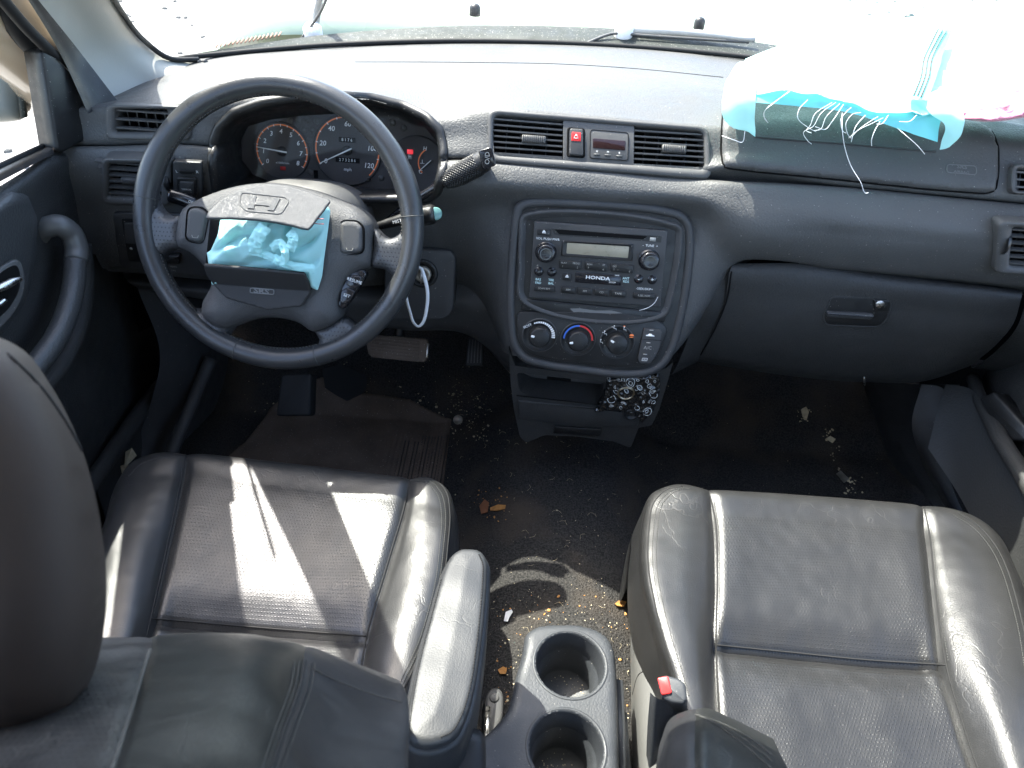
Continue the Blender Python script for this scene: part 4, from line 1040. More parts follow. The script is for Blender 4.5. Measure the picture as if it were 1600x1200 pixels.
# ------------------------------------------------------------------ knee panel, column recess
KP = [
 [(190,425,1.0),(330,436,.99),(480,440,.985),(640,440,.98),(720,440,.97),(790,470,.93)],
 [(200,440,.97),(330,455,.96),(480,465,.95),(640,470,.95),(720,475,.95),(792,500,.93)],
 [(215,450,.98),(330,468,.965),(480,490,.955),(640,500,.955),(720,505,.955),(795,540,.93)],
 [(225,440,1.06),(330,455,1.05),(480,480,1.05),(640,515,1.02),(730,520,1.02),(800,585,.98)],
 [(225,420,1.2),(330,430,1.2),(480,450,1.2),(640,480,1.2),(730,490,1.2),(800,560,1.15)]]
bm = loft([[aty(*p) for p in r] for r in KP], 80, 50)
obj('knee_panel', bm, M['plastic'], dash)
# ignition surround: framed rectangle right of the wheel
fI = Fr(aty(672, 440, .925), R_(12))
ip = obj('ignition_panel', slab(fI, rnd(fI.uvs([(600,388),(706,392),(712,405),(708,488),(694,500),(600,500)]), .012), -.05, 0, .003), M['plastic'], dash)
ig = thing('ignition_lock', 'round metal ignition lock right of the steering wheel', 'ignition lock', tuple(fI.pt(*fI.uv(661, 427), 0)))
u, v = fI.uv(661, 427)
obj('lock_surround', lathe(fI, u, v, [(.022, 0), (.022, .002), (.020, .004), (.016, .0035), (.0155, .001), (0, .001)], 40, cap=False), M['black'], ig)
obj('lock_barrel', lathe(fI, u, v, [(.0125, .0), (.0125, .006), (.011, .0075), (.007, .0075), (.006, .006), (0, .006)], 36, cap=False), M['dullmetal'], ig)
obj('key_blade', box(fI, u - .001, v - .008, u + .001, v + .008, .005, .022, .0004), M['metal'], ig)
K0 = fI.pt(u, v, .02)
bm = bmesh.new(); pts = [fI.pt(*fI.uv(a, b, n), n) for a, b, n in [(659, 420, .024), (663, 432, .03), (668, 455, .034), (667, 480, .036), (660, 505, .036), (654, 510, .036), (647, 505, .038), (641, 488, .04), (636, 470, .042), (634, 452, .046), (640, 430, .05), (650, 418, .04), (659, 420, .024)]]
P = crv(pts, 60); rows_ = []
tw = V((1, 0, 0))
A = []; B = []
for i, p in enumerate(P):
    t = (P[min(i+1, 59)] - P[max(i-1, 0)]).normalized(); s = t.cross(fI.N).normalized() * .0023 + fI.N * .001
    A.append(p + s); B.append(p - s)
rows_ = [A, [a + fI.N * .0006 for a in A], [b + fI.N * .0006 for b in B], B]
obj('key_tag', grid_bm(rows_, bm=bm), M['wtag'], None, label='white plastic loop tag hanging from the ignition key', cat='key tag')

# ------------------------------------------------------------------ steering column shroud
WO = atd(436, 353, .93); fW = Fr(WO, R_(29))
# frame N faces the driver; wheel plane elevation is 61 deg from horizontal
colr = []
for n, sx, sy, oy in ((-.20, .03, .03, .02), (-.17, .055, .045, .01), (-.14, .08, .055, .006), (-.09, .088, .062, .004), (-.05, .075, .055, .006), (-.035, .05, .04, 0)):
    colr.append([fW.pt(.015 + sx * math.copysign(abs(math.cos(a)) ** .7, math.cos(a)), oy + sy * math.copysign(abs(math.sin(a)) ** .7, math.sin(a)), n) for a in [2 * math.pi * k / 40 for k in range(40)]])
sc_t = thing('steering_column', 'dark plastic shroud around the steering column', 'steering column', tuple(fW.pt(.01, 0, -.2)))
obj('column_shroud', grid_bm(colr, closed_u=True), M['trim'], sc_t)

# ================================================================== steering wheel
swt = thing('steering_wheel', 'worn black leather steering wheel with burst airbag cover', 'steering wheel', tuple(WO))
Rm, rm = .1695, .0140
G = []; NU = 200
for i in range(NU):
    a = 2 * math.pi * i / NU; cxy = (math.cos(a), math.sin(a)); row = []
    for k in range(20):
        b = 2 * math.pi * k / 20; rr = rm * (1 + .02 * noise.noise(V((cxy[0] * 6, cxy[1] * 6, k * .3))))
        # thumb swellings near the spokes
        for sa in (R_(22), R_(158)): rr *= 1 + .06 * math.exp(-((math.atan2(math.sin(a - sa), math.cos(a - sa))) / .2) ** 2)
        row.append(fW.pt((Rm + rr * math.cos(b)) * cxy[0], (Rm + rr * math.cos(b)) * cxy[1], rr * 1.1 * math.sin(b)))
    G.append(row)
G.append(G[0])
bm = grid_bm(G, closed_u=True); bmesh.ops.remove_doubles(bm, verts=bm.verts, dist=1e-6)
bmesh.ops.recalc_face_normals(bm, faces=bm.faces)
T_RIM = bvh(bm); obj('rim', bm, M['wheel'], swt)
bm = bmesh.new()
for i in range(230):     # stitching round the inside of the rim
    a = 2 * math.pi * i / 230; r1 = Rm - rm * 1.0
    p = fW.pt(r1 * math.cos(a), r1 * math.sin(a), .005); q = fW.pt((r1 + .0008) * math.cos(a + .014), (r1 + .0008) * math.sin(a + .014), -.001 + .005)
    tube([p, q], .0008, 4, bm)
obj('rim_stitching', bm, M['thread'], swt, kind='stuff')
bm = bmesh.new()
for a in (R_(8), R_(172), R_(252), R_(288)):      # leather joints across the rim
    P = [fW.pt((Rm + (rm + .0003) * math.cos(b)) * math.cos(a), (Rm + (rm + .0003) * math.cos(b)) * math.sin(a), (rm + .0003) * 1.1 * math.sin(b)) for b in [math.pi * 2 * k / 24 for k in range(25)]]
    tube(P, .0006, 5, bm)
obj('leather_joint', bm, M['thread'], swt, kind='stuff')
def wpill(px, step, h, e, base, mt, name, parent=None, skirt=-.02, nz=0.0, **k):
    def f(u, v, d):
        t = min(1, d / e); return base + h * math.sqrt(max(0, 1 - (1 - t)**2)) + (nz * noise.noise(V((u*60, v*60, 1))) if nz else 0)
    return obj(name, pillow(fW, resample(fW.uvs(smooth_px(px)), 120), step, f, skirt), mt, parent or swt, **k)
def smooth_px(px, n=120):
    return [(p.x, p.y) for p in crv([(a, b, 0) for a, b in px], n, closed=True)]
# leather spokes
wpill([(224,330),(236,300),(244,322),(258,336),(284,338),(286,360),(284,386),(262,392),(250,405),(252,440),(234,430),(224,390)], .003, .012, .014, -.004, M['wheelp'], 'spoke')
wpill([(652,330),(640,300),(634,345),(622,366),(606,372),(584,356),(582,385),(580,416),(602,422),(616,436),(618,470),(640,440),(652,400)], .003, .012, .014, -.004, M['wheelp'], 'spoke')
wpill([(250,450),(285,480),(318,486),(340,498),(362,510),(352,526),(350,540),(360,552),(392,557),(362,549),(318,526),(282,493)], .003, .012, .014, -.004, M['wheelp'], 'spoke')
wpill([(490,516),(510,508),(534,497),(560,510),(590,485),(608,452),(612,460),(575,508),(545,533),(494,554),(462,560),(490,546),(498,532)], .003, .012, .014, -.004, M['wheelp'], 'spoke')
# hub pad
HUB = [(284,338),(290,325),(315,310),(345,298),(375,290),(410,286),(450,288),(490,297),(530,312),(565,328),(584,350),(582,380),(578,416),(566,424),(548,440),(538,465),(530,500),(510,512),(490,518),(470,505),(440,497),(410,497),(380,505),(355,514),(335,508),(318,490),(320,470),(334,440),(325,420),(300,395),(284,388)]
bm = pillow(fW, resample(fW.uvs(smooth_px(HUB)), 170), .003, lambda u, v, d: .002 + .026 * math.sqrt(max(0, 1 - (1 - min(1, d / .03)) ** 2)), -.03)
T_HUB = bvh(bm)
obj('hub_pad', bm, M['hub'], swt)
def hub_n(px, py):
    p, n = hit(T_HUB, px, py); return (p - fW.O).dot(fW.N)
# horn buttons
for cx, cy, rot in ((307, 352, .12), (548, 372, -.05)):
    n0 = hub_n(cx, cy); u, v = fW.uv(cx, cy, n0)
    k = 1.0
    c_, s_ = math.cos(-rot), math.sin(-rot)
    P = [(u + (a*c_ - b*s_), v + (a*s_ + b*c_)) for a, b in [(-.0115, -.021), (.0105, -.021), (.0140, .017), (.003, .023), (-.0130, .019)]]
    if cx > 500: P = [(u + (a*c_ - b*s_), v + (a*s_ + b*c_)) for a, b in [(-.0150, -.021), (.0150, -.018), (.0155, .014), (.008, .021), (-.0125, .021)]]
    pr = rnd(P, .008)
    hb = obj('horn_button', pillow(fW, resample(pr, 80), .002, lambda u_, v_, d: n0 - .002 + .0055 * math.sqrt(max(0, 1 - (1 - min(1, d / .006)) ** 2)), n0 - .008), M['hub'], swt)
    o = resample(inset(ccw(pr), -.0011), 80); i_ = resample(ccw(pr), 80, start=o[0])
    obj('button_gap', ring(fW, o, i_, [(0, n0 - .006), (0, n0 + .0005), (1, n0 + .0005), (1, n0 - .006)]), M['void'], hb)
    bm = bmesh.new(); tube([fW.pt(u - .004, v - .012, n0 + .0042), fW.pt(u - .003, v - .015, n0 + .0042), fW.pt(u + .003, v - .015, n0 + .0042), fW.pt(u + .004, v - .012, n0 + .0042)], .0003, 4, bm)
    obj('horn_mark', bm, M['dimprint'], hb)
# cruise buttons
cr_ = obj('cruise_switch', slab(fW, rnd(fW.uvs([(528,478),(533,450),(548,426),(566,420),(574,428),(562,448),(548,470),(536,484)], .012), .004), .0, .014, .002), M['gloss'], swt)
for px4, s, cc in (([(540,444),(549,429),(566,432),(562,448),(553,452)], 'RESUME', (554, 439)), ([(531,472),(533,454),(543,449),(556,455),(548,470),(538,476)], 'SET', (542, 462))):
    o_ = obj('cruise_button', slab(fW, rnd(fW.uvs(px4, .016), .003), .012, .018, .0015), M['gloss'], cr_)
    obj('print', text_bm(fW, *fW.uv(*cc, .018), s, .0055, .0184, rot=-.25), M['white'], o_)
# airbag cavity: dark opening
CAV = [(330,338),(420,332),(510,318),(512,345),(503,410),(488,452),(470,470),(360,460),(335,440),(322,410)]
bm = slab(fW, rnd(fW.uvs(CAV, .028), .004), .02, .0295, .0)
obj('airbag_housing', bm, M['void'], swt, smooth=False)
# cyan airbag cloth bulging out of the opening
CLO = [(322,392),(334,365),(338,340),(345,330),(420,335),(505,318),(512,328),(508,360),(502,405),(499,432),(492,455),(480,450),(470,430),(420,425),(360,418),(338,425),(339,446),(324,446),(320,420),(316,395)]
def hc(u, v, d):
    x = u * 26; y = v * 26
    a = noise.noise(V((x, y * .8, 1.3))); b = noise.noise(V((x * 2.1 + 3, y * 2.1, 7)))
    fold = abs(noise.noise(V((x * .9 - y * .7 + 2, (x + y) * .35, 5))))
    e = min(1, d / .02)
    return .032 + .020 * e ** .6 + (.012 * a + .007 * b - .018 * max(0, .22 - fold) / .22) * e
obj('airbag_cloth', pillow(fW, resample(fW.uvs(CLO, .045), 150), .0022, hc), M['bag'], swt, label='cyan airbag cloth bulging from the split cover')
# ruffled folds of cloth standing proud
def ribbon(fr, pts, w, mt, name, par, nz=.004, seed=0, n=40):
    P = crv([fr.pt(*fr.uv(a, b, h), h) for a, b, h in pts], n); A = []; 
    rows = []
    for j in range(7):
        t = j / 6 - .5; r = []
        for i, p in enumerate(P):
            tg = (P[min(i+1, n-1)] - P[max(i-1, 0)]).normalized(); s = tg.cross(fr.N).normalized()
            r.append(p + s * (t * w) + fr.N * (.5 * w * (.25 - t*t) * 1.6 + nz * noise.noise(V((i * .22 + seed, j * .5, seed)))))
        rows.append(r)
    return obj(name, grid_bm(rows), mt, par)
bc = [o for o in swt.children if o.name.startswith('airbag_cloth')][0]
ribbon(fW, [(400,400,.058),(398,380,.068),(408,362,.072),(415,352,.07)], .016, M['bag'], 'cloth_fold', bc, .005, 3)
ribbon(fW, [(424,388,.062),(438,380,.07),(446,396,.072),(440,408,.066),(428,402,.062)], .010, M['bag'], 'cloth_fold', bc, .004, 8)
ribbon(fW, [(452,362,.068),(458,372,.073),(452,392,.068)], .012, M['bag'], 'cloth_fold', bc, .004, 12)
ribbon(fW, [(402,392,.056),(424,402,.06),(452,414,.06),(492,420,.052)], .010, M['bag'], 'cloth_fold', bc, .003, 21)
bm = bmesh.new()
for off in (0, 5): tube(crv([fW.pt(*fW.uv(a, b + off * 1.6, .062), .062) for a, b in ((490, 341), (500, 342), (506, 342))], 8), .0005, 4, bm)
obj('red_seam', bm, M['red'], bc)
# upper cover flap, lifted, with moulded emblem
FL = [(321,340),(326,330),(345,312),(370,298),(400,290),(425,287),(450,290),(480,299),(517,313),(510,322),(500,335),(482,359),(460,352),(430,346),(400,342),(360,340)]
nf = {}
def flap_h(u, v, d):
    # hinge at the top edge, lifted towards the lower edge
    t = max(0, min(1, (.055 - v) / .055)); return .027 + .056 * t ** .9 - .010 * (u / .09) ** 2
fuv = []
for a, b in FL:
    n = .04
    for _ in range(8):
        u, v = fW.uv(a, b, n); n = flap_h(u, v, 0)
    fuv.append((u, v))
bm = pillow(fW, resample(fuv, 130), .0022, flap_h); 
bmesh.ops.solidify(bm, geom=bm.faces[:], thickness=.0035); T_FLAP = bvh(bm)
uf = obj('upper_cover_flap', bm, M['hub'], swt, label='torn upper half of the airbag cover standing open')
em = obj('emblem', surf_ring(T_FLAP, [(376,300),(448,308),(453,315),(440,336),(383,331),(372,318)], [(0, -.0005), (.0002, .0007), (.0010, .0012), (.0018, .0007), (.002, -.0005)], 100, 7), M['hub'], uf)
bm = bmesh.new()
for P in ([(392,306),(401,307),(397,327),(387,326)], [(428,310),(438,311),(428,330),(418,329)], [(399,316.5),(424,319),(423,323),(398.5,320.5)]):
    vs_ = []; vt2 = []
    for a, b in P:
        q, n = hit(T_FLAP, a, b); vs_.append(bm.verts.new(q - n * .0005)); vt2.append(bm.verts.new(q + n * .0012))
    bm.faces.new(vt2)
    for i in range(4): bm.faces.new((vs_[i], vs_[(i+1) % 4], vt2[(i+1) % 4], vt2[i]))
obj('emblem_letter', bm, M['hub'], uf, smooth=False)
# lower cover flap, hanging outwards
LF = [(319,411),(392,417),(476,425),(484,440),(486,456),(478,468),(472,478),(420,484),(356,466),(337,446),(325,428)]
lo_h = lambda u, v, d: .032 + .040 * max(0, min(1, (v + .075) / .045))
luv = []
for a, b in LF:
    n = .04
    for _ in range(8):
        u, v = fW.uv(a, b, n); n = lo_h(u, v, 0)
    luv.append((u, v))
bm = pillow(fW, resample(luv, 130), .0025, lo_h); 
bmesh.ops.solidify(bm, geom=bm.faces[:], thickness=.0035); T_LF = bvh(bm)
lf = obj('lower_cover_flap', bm, M['hubshade'], swt, label='shade-toned lower half of the airbag cover folded outward')
obj('badge_outline', surf_ring(T_LF, [(391,449),(429,452),(429,461),(390,458)], [(0, -.0003), (0, .0012), (.0012, .0012), (.0012, -.0003)], 60, 3.4), M['badge'], lf)
q, n = hit(T_LF, 409, 455); fT = Fr(q, N=n, R=V((1, 0, 0)))
obj('badge_print', text_bm(fT, 0, 0, 'SRS', .0085, .0012, bold=.0003, sx=1.5, rot=-.05), M['badge'], lf)

# ------------------------------------------------------------------ stalks
def pxn(pts, fr): return [fr.pt(*fr.uv(a, b, n), n) for a, b, n in pts]
gl = thing('gear_lever', 'column gear lever with knurled grip, pointing up right', 'gear lever', tuple(fW.pt(*fW.uv(640, 330, -.07), -.07)))
P = pxn([(600, 352, -.09), (630, 327, -.075), (665, 303, -.06), (700, 282, -.045)], fW)
obj('lever_shaft', tube(crv(P, 16), .0058, 12), M['gloss'], gl)
P = crv(pxn([(694, 287, -.047), (700, 282, -.045), (722, 270, -.040), (748, 256, -.034), (765, 246, -.030)], fW), 40)
rr = [.009 + .005 * min(1, i / 14) if i < 36 else .014 - .0016 * (i - 35) for i in range(40)]; rr[0] = .0062
bm = tube(P, rr, 24)
obj('grip', bm, M['black'], gl)
bm = bmesh.new()     # knurling
for j in range(4, 30):
    c = P[j]; t = (P[j+1] - P[j-1]).normalized(); a = t.cross(V((0, 0, 1))).normalized(); b = a.cross(t)
    for k in range(20):
        th_ = 2 * math.pi * (k + (j % 2) * .5) / 20; d = a * math.cos(th_) + b * math.sin(th_); r = rr[j] + .0001
        q = [bm.verts.new(c + (a * math.cos(th_ + e) + b * math.sin(th_ + e)) * r + t * s) for e, s in ((-.13, 0), (0, -.0016), (.13, 0), (0, .0016))]
        tp = bm.verts.new(c + d * (r + .0008))
        for i in range(4): bm.faces.new((q[i], q[(i+1) % 4], tp))
obj('knurling', bm, M['black'], gl, smooth=False, kind='stuff')
tpos = P[-1]; fE = Fr(atd(761, 247, (tpos - CAM).dot(D_) - .012), N=(CAM - tpos).normalized() + V((.15, 0, 0)), R=V((.85, .1, .35)))
bt = obj('overdrive_button', slab(fE, rnd([(-.010, -.012), (.008, -.012), (.010, .011), (-.007, .012)], .004), -.008, .003, .001), M['gloss'], gl)
obj('print', text_bm(fE, 0, -.0, 'O/D', .0085, .0034, rot=1.2), M['dimprint'], bt)
ws_ = thing('wiper_stalk', 'black wiper stalk with round teal end, right of the wheel', 'stalk', tuple(fW.pt(*fW.uv(620, 345, -.05), -.05)))
P = crv(pxn([(585, 355, -.06), (610, 348, -.055), (640, 340, -.05), (662, 336, -.045)], fW), 16)
obj('stalk_arm', tube(P, [.005 + .005 * i / 15 for i in range(16)], 12), M['black'], ws_)
P = crv(pxn([(655, 338, -.046), (668, 336, -.043), (680, 334, -.04)], fW), 8); ob_ = obj('stalk_knob', tube(P, [.0095, .0125, .013, .013, .013, .013, .0125, .011], 6), M['black'], ws_)
ax = (P[-1] - P[0]).normalized(); fS = Fr(P[-1], N=(ax + (CAM - P[-1]).normalized() * 1.2), R=V((.7, .2, -.2)))
obj('end_button', lathe(fS, 0, 0, [(.0085, -.004), (.0085, .002), (.007, .003), (0, .0032)], 24, cap=False), mat('teal_button', (.1, .22, .2), .3), ws_)
u, v = fW.uv(620, 346, -.04)
obj('print', text_bm(fW, u, v, 'MIST', .006, -.043, rot=.3), M['white'], ws_)
ls_ = thing('light_stalk', 'black light and indicator stalk left of the wheel hub', 'stalk', tuple(fW.pt(*fW.uv(305, 320, -.05), -.05)))
P = crv(pxn([(335, 330, -.06), (318, 322, -.055), (303, 318, -.05)], fW), 10)
obj('stalk_arm', tube(P, .0055, 10), M['black'], ls_)
P = crv(pxn([(306, 319, -.051), (303, 318, -.05), (285, 311, -.047), (268, 306, -.045), (265, 305, -.0448)], fW), 14)
bm = tube(P, [.0068] + [.0092] * 12 + [.0075], 20); kn = obj('stalk_knob', bm, M['gloss'], ls_)
u, v = fW.uv(298, 316, -.036); obj('print', text_bm(fW, u, v, 'OFF', .0048, -.0375, rot=-.35), M['white'], kn)

# ------------------------------------------------------------------ pedals
fP = Fr(atd(620, 541, 1.22), R_(38)); 
bp_ = thing('brake_pedal', 'wide ribbed rubber brake pedal under the column', 'pedal', tuple(fP.pt(0, 0, -.01)))
poly = rnd(fP.uvs([(574,522),(668,529),(669,545),(665,566),(576,556),(572,540)]), .006)
obj('pedal_pad', slab(fP, poly, -.012, 0, .003), M['mat'], bp_)
bm = bmesh.new()
for k in range(7):
    y = 528 + k * 5; a = fP.uv(580, y); b = fP.uv(655, y + 7.5)
    slab(fP, [(a[0], a[1]), (b[0], b[1]), (b[0], b[1] + .0022), (a[0], a[1] + .0022)], -.001, .0018, .0005, bm, 1)
obj('pad_rib', bm, M['mat'], bp_, kind='stuff')
a = fP.uv(668, 548); obj('metal_edge', box(fP, a[0] - .002, a[1] - .012, a[0] + .001, a[1] + .012, -.008, .002, .001), M['metal'], bp_)
obj('pedal_arm', tube([fP.pt(0, .01, -.01), fP.pt(0, .12, -.05), fP.pt(0, .25, -.02)], .008, 8), M['black'], bp_)
fA = Fr(atd(741, 550, 1.24), R_(40))
ap = thing('accelerator_pedal', 'narrow ribbed accelerator pedal right of the brake', 'pedal', tuple(fA.O))
obj('pedal_pad', slab(fA, rnd(fA.uvs([(731,527),(756,528),(755,572),(727,571)]), .003), -.01, 0, .002), M['rubber'], ap)
bm = bmesh.new()
for k in range(5):
    a = fA.uv(734 + k * 4.6, 531); b = fA.uv(731 + k * 4.9, 567); slab(fA, [(b[0] - .0009, b[1]), (b[0] + .0009, b[1]), (a[0] + .0009, a[1]), (a[0] - .0009, a[1])], -.001, .0016, .0003, bm, 1)
obj('pad_rib', bm, M['plastic'], ap, kind='stuff')
obj('pedal_arm', tube([fA.pt(0, .01, -.008), fA.pt(0, .16, -.04)], .006, 8), M['black'], ap)
fD = Fr(atd(460, 615, 1.2), R_(42))
dp = obj('foot_rest', slab(fD, rnd(fD.uvs([(440,585),(487,583),(485,650),(432,650)]), .006), -.03, .004, .004), M['rubber'], None, label='dark foot rest on the carpet left of the brake pedal', cat='foot rest')

# ================================================================== centre stack
q = aty(933, 413, .885); fS_ = Fr(V((q.x, .882, (aty(933, 413, .882)).z)), R_(19))
stk = thing('centre_stack', 'black centre stack surround between the footwells', 'centre stack', tuple(fS_.pt(0, -.2, 0)))
OUT = [(803,340),(808,322),(822,314),(850,312),(950,316),(1040,326),(1066,334),(1079,350),(1082,375),(1078,430),(1066,500),(1052,548),(1038,570),(1014,584),(985,588),(900,580),(848,572),(818,562),(802,543),(795,505),(794,450),(798,385)]
WELL = [(817,338),(832,333),(1040,347),(1062,356),(1063,380),(1056,430),(1047,470),(1042,486),(812,462),(812,420),(813,370)]
so_ = resample(fS_.uvs(smooth_px(OUT, 200)), 160)
# main face: plate with a well for the radio
pl = obj('surround', slab(fS_, so_, -.03, .001, .004, steps=4), M['black'], stk)
k_out = inset(ccw(so_), -.0025)
obj('outer_lip', ring(fS_, k_out, inset(ccw(so_), .010), [(0, -.012), (0, .001), (.2, .0042), (.5, .0058), (.75, .005), (.9, .003), (1, .0005)]), M['plastic'], stk)
wo = resample(fS_.uvs(smooth_px(WELL, 160)), 140); wo = ccw(wo)
obj('radio_well', ring(fS_, inset(wo, -.003), inset(wo, .0075), [(0, .0012), (.1, .0055), (.25, .0068), (.45, .0065), (.7, .004), (1, .0018)]), M['plastic'], stk)
obj('lower_shelf', slab(fS_, rnd(fS_.uvs([(815,465),(1042,487),(1038,503),(814,484)]), .003), .001, .004, .002), M['black'], stk)
# worn patch on the shelf edge
bm = slab(fS_, rnd(fS_.uvs([(890,481),(905,480.5),(930,484),(955,484),(972,488),(950,489),(922,487.5),(905,486),(896,486.5)]), .001), .0038, .0043, .0)
obj('worn_patch', bm, M['badge'], stk, smooth=False)
# radio
rad = thing('car_radio', 'black car radio with display, two knobs and tape slot', 'radio', tuple(fS_.pt(*fS_.uv(933, 470), 0)))
fR = Fr(fS_.pt(0, 0, .002), R_(19))
def uvp(x, y, n=0.0): return fR.uv(x, y, n)
obj('faceplate', slab(fR, rnd(fR.uvs([(835,345),(1043,360),(1031,478),(827,463)]), .002), -.008, .005, .0012), M['plastic'], rad)
ZB = .005
def btn(px4, r, name='button', h=.0028, mt='black', par=None, b=.0008, base=ZB):
    return obj(name, slab(fR, rnd(fR.uvs(px4, base), r), base - .001, base + h, b), M[mt], par or rad)
def pr(par, s, x, y, size, n=None, m='white', **k):
    return obj('print', text_bm(fR, *uvp(x, y, n or ZB), s, size, n or (ZB + .0004), rot=0, **k), M[m], par)
btn([(840,357),(860,358),(860,368),(839,366)], .001)
def tri(x, y, s, n, par):
    u, v = uvp(x, y, n); bm = slab(fR, [(u - s, v - s * .2), (u + s, v - s * .2), (u, v + s)], n - .0003, n + .0003, 0); box(fR, u - s, v - s * .8, u + s, v - s * .45, n - .0003, n + .0003, 0, bm)
    obj('eject_mark', bm, M['white'], par, smooth=False)
tri(850, 362, .0024, ZB + .0031, rad)
cds = obj('disc_slot', slab(fR, rnd(fR.uvs([(866,358),(1012,369),(1005,374),(874,366)], ZB), .001), ZB - .001, ZB + .0003, 0), M['void'], rad, smooth=False)
obj('slot_edge', slab(fR, rnd(fR.uvs([(862,357.5),(1034,369),(1033,379),(1004,376.5),(874,368),(866,366)], ZB), .001), ZB - .001, ZB + .00015, 0), M['black'], rad, smooth=False)
lc = obj('display', slab(fR, rnd(fR.uvs([(886,379),(983,385),(981,403),(885,396)], ZB), .0008), ZB - .001, ZB + .0012, .0004), M['lcd'], rad)
o = resample(rnd(fR.uvs([(878,375),(990,381),(988,408),(876,400)], ZB), .001), 80); i_ = resample(rnd(fR.uvs([(886,379),(983,385),(981,403),(885,396)], ZB), .001), 80, start=o[0])
obj('display_frame', ring(fR, o, i_, [(0, ZB - .0005), (.15, ZB + .0022), (.4, ZB + .0022), (1, ZB + .001)]), M['black'], rad)
def knob(x, y, r, name='knob'):
    u, v = uvp(x, y, ZB)
    o_ = obj(name, lathe(fR, u, v, [(r * 1.16, ZB), (r * 1.14, ZB + .001), (r * 1.02, ZB + .0012), (r, ZB + .0105), (r * .93, ZB + .0125), (r * .8, ZB + .0132), (r * .5, ZB + .0128), (0, ZB + .0126)], 44, cap=False), M['gloss'], rad)
    bm = bmesh.new()
    for k in range(40):
        a = 2 * math.pi * k / 40; tube([fR.pt(u + r*1.01*math.cos(a), v + r*1.01*math.sin(a), ZB + .001), fR.pt(u + r*1.0*math.cos(a), v + r*1.0*math.sin(a), ZB + .0102)], .0003, 3, bm)
    obj('knurl', bm, M['black'], o_, kind='stuff')
    return o_
knob(853, 394, .0125); knob(1014, 406, .0125)
for x, y in ((842, 424), (862, 425), (998, 436), (1019, 437)):
    u, v = uvp(x, y, ZB); r = .0052
    o_ = obj('round_button', lathe(fR, u, v, [(r * 1.25, ZB), (r * 1.2, ZB + .0006), (r * 1.02, ZB + .0006), (r, ZB + .003), (r * .85, ZB + .0038), (0, ZB + .0034)], 26, cap=False), M['gloss'], rad)
    if x > 900: pr(o_, '+' if x > 1010 else '-', x, y, .008, ZB + .0042)
for px4, t1, t2, t3 in (([(874,406),(909,408),(908,421),(873,419)], ('PLAY', 881, 410), ('PROG', 900, 411), ('1', '2')), ([(914,408),(949,411),(948,424),(913,421)], ('RDM', 921, 412.5), ('FF', 943, 413.5), ('3', '4')), ([(954,411),(990,414),(989,427),(953,424)], ('DD', 960, 415.5), ('', 983, 416), ('5', '6'))):
    b_ = btn(px4, .002); bm = text_bm(fR, *uvp(t1[1], t1[2], ZB), t1[0], .0035, ZB + .0032)
    if t2[0]: text_bm(fR, *uvp(t2[1], t2[2], ZB), t2[0], .0035, ZB + .0032, bm=bm)
    text_bm(fR, *uvp(px4[3][0] + 6, px4[3][1] - 3.6, ZB), t3[0], .0036, ZB + .0032, bm=bm); text_bm(fR, *uvp(px4[2][0] - 6, px4[2][1] - 3.4, ZB), t3[1], .0036, ZB + .0032, bm=bm)
    obj('print', bm, M['dimprint'], b_)
btn([(880,427),(893,428),(892,438),(879,437)], .001); tri(886, 431.5, .0022, ZB + .0031, rad)
tp = btn([(899,425),(971,430),(970,446),(898,441)], .001, 'tape_slot', .0015, 'gloss')
pr(tp, 'HONDA', 934, 434.5, .0066, ZB + .0020, sx=1.35, bold=.00012)
pr(tp, 'TAPE', 964, 430.5, .0028, ZB + .0020); pr(tp, 'DOLBY', 957, 441.5, .0030, ZB + .0020)
for px4, s in (([(877,447),(899,448.5),(899,459),(876,457)], 'AM'), ([(903,449),(925,450.5),(925,461),(902,459.5)], 'FM'), ([(929,451),(951,452.5),(951,463),(928,461)], 'CD'), ([(955,453),(978,454.5),(977,465),(954,463)], 'TAPE'), ([(835,446),(866,448),(866,456),(834,454)], 'SCAN RPT'), ([(990,457),(1023,459),(1022,467.5),(989,465.5)], 'A.SEL RDM')):
    b_ = btn(px4, .0018); cx = sum(p[0] for p in px4) / 4; cy = sum(p[1] for p in px4) / 4
    pr(b_, s, cx, cy, .0042 if len(s) < 6 else .0036, ZB + .0032, 'dimprint')
for s, x, y in (('VOL PUSH PWR', 856, 373.5), ('-  TUNE  +', 1016, 384), ('-SEEK/SKIP+', 1007, 451.5)):
    pr(rad, s, x, y, .0045)
bm = bmesh.new()
for s, x, y in (('BAS', 841, 436.5), ('TRE', 861, 437.5), ('FAD', 841, 441.8), ('BAL', 861, 442.8), ('ANT', 978, 435), ('RDS', 978, 440)): text_bm(fR, *uvp(x, y, ZB), s, .0044, ZB + .0004, bm=bm, bold=.0001)
obj('print', bm, mat('pale_green_print', (.45, .62, .6), .6), rad)
u, v = uvp(1020, 374, ZB); bm = box(fR, u - .004, v - .0025, u + .004, v + .0025, ZB, ZB + .0005, 0); obj('disc_mark', bm, M['dimprint'], rad)
# loose white hair on the radio corner
P = crv([fR.pt(*fR.uv(a, b, n), n) for a, b, n in ((1028, 464, .012), (1022, 474, .012), (1012, 481, .012), (999, 485, .010))], 20)
obj('loose_thread', tube(P, .0004, 4), M['wtag'], None, label='fine white thread stuck to the radio corner', cat='thread')
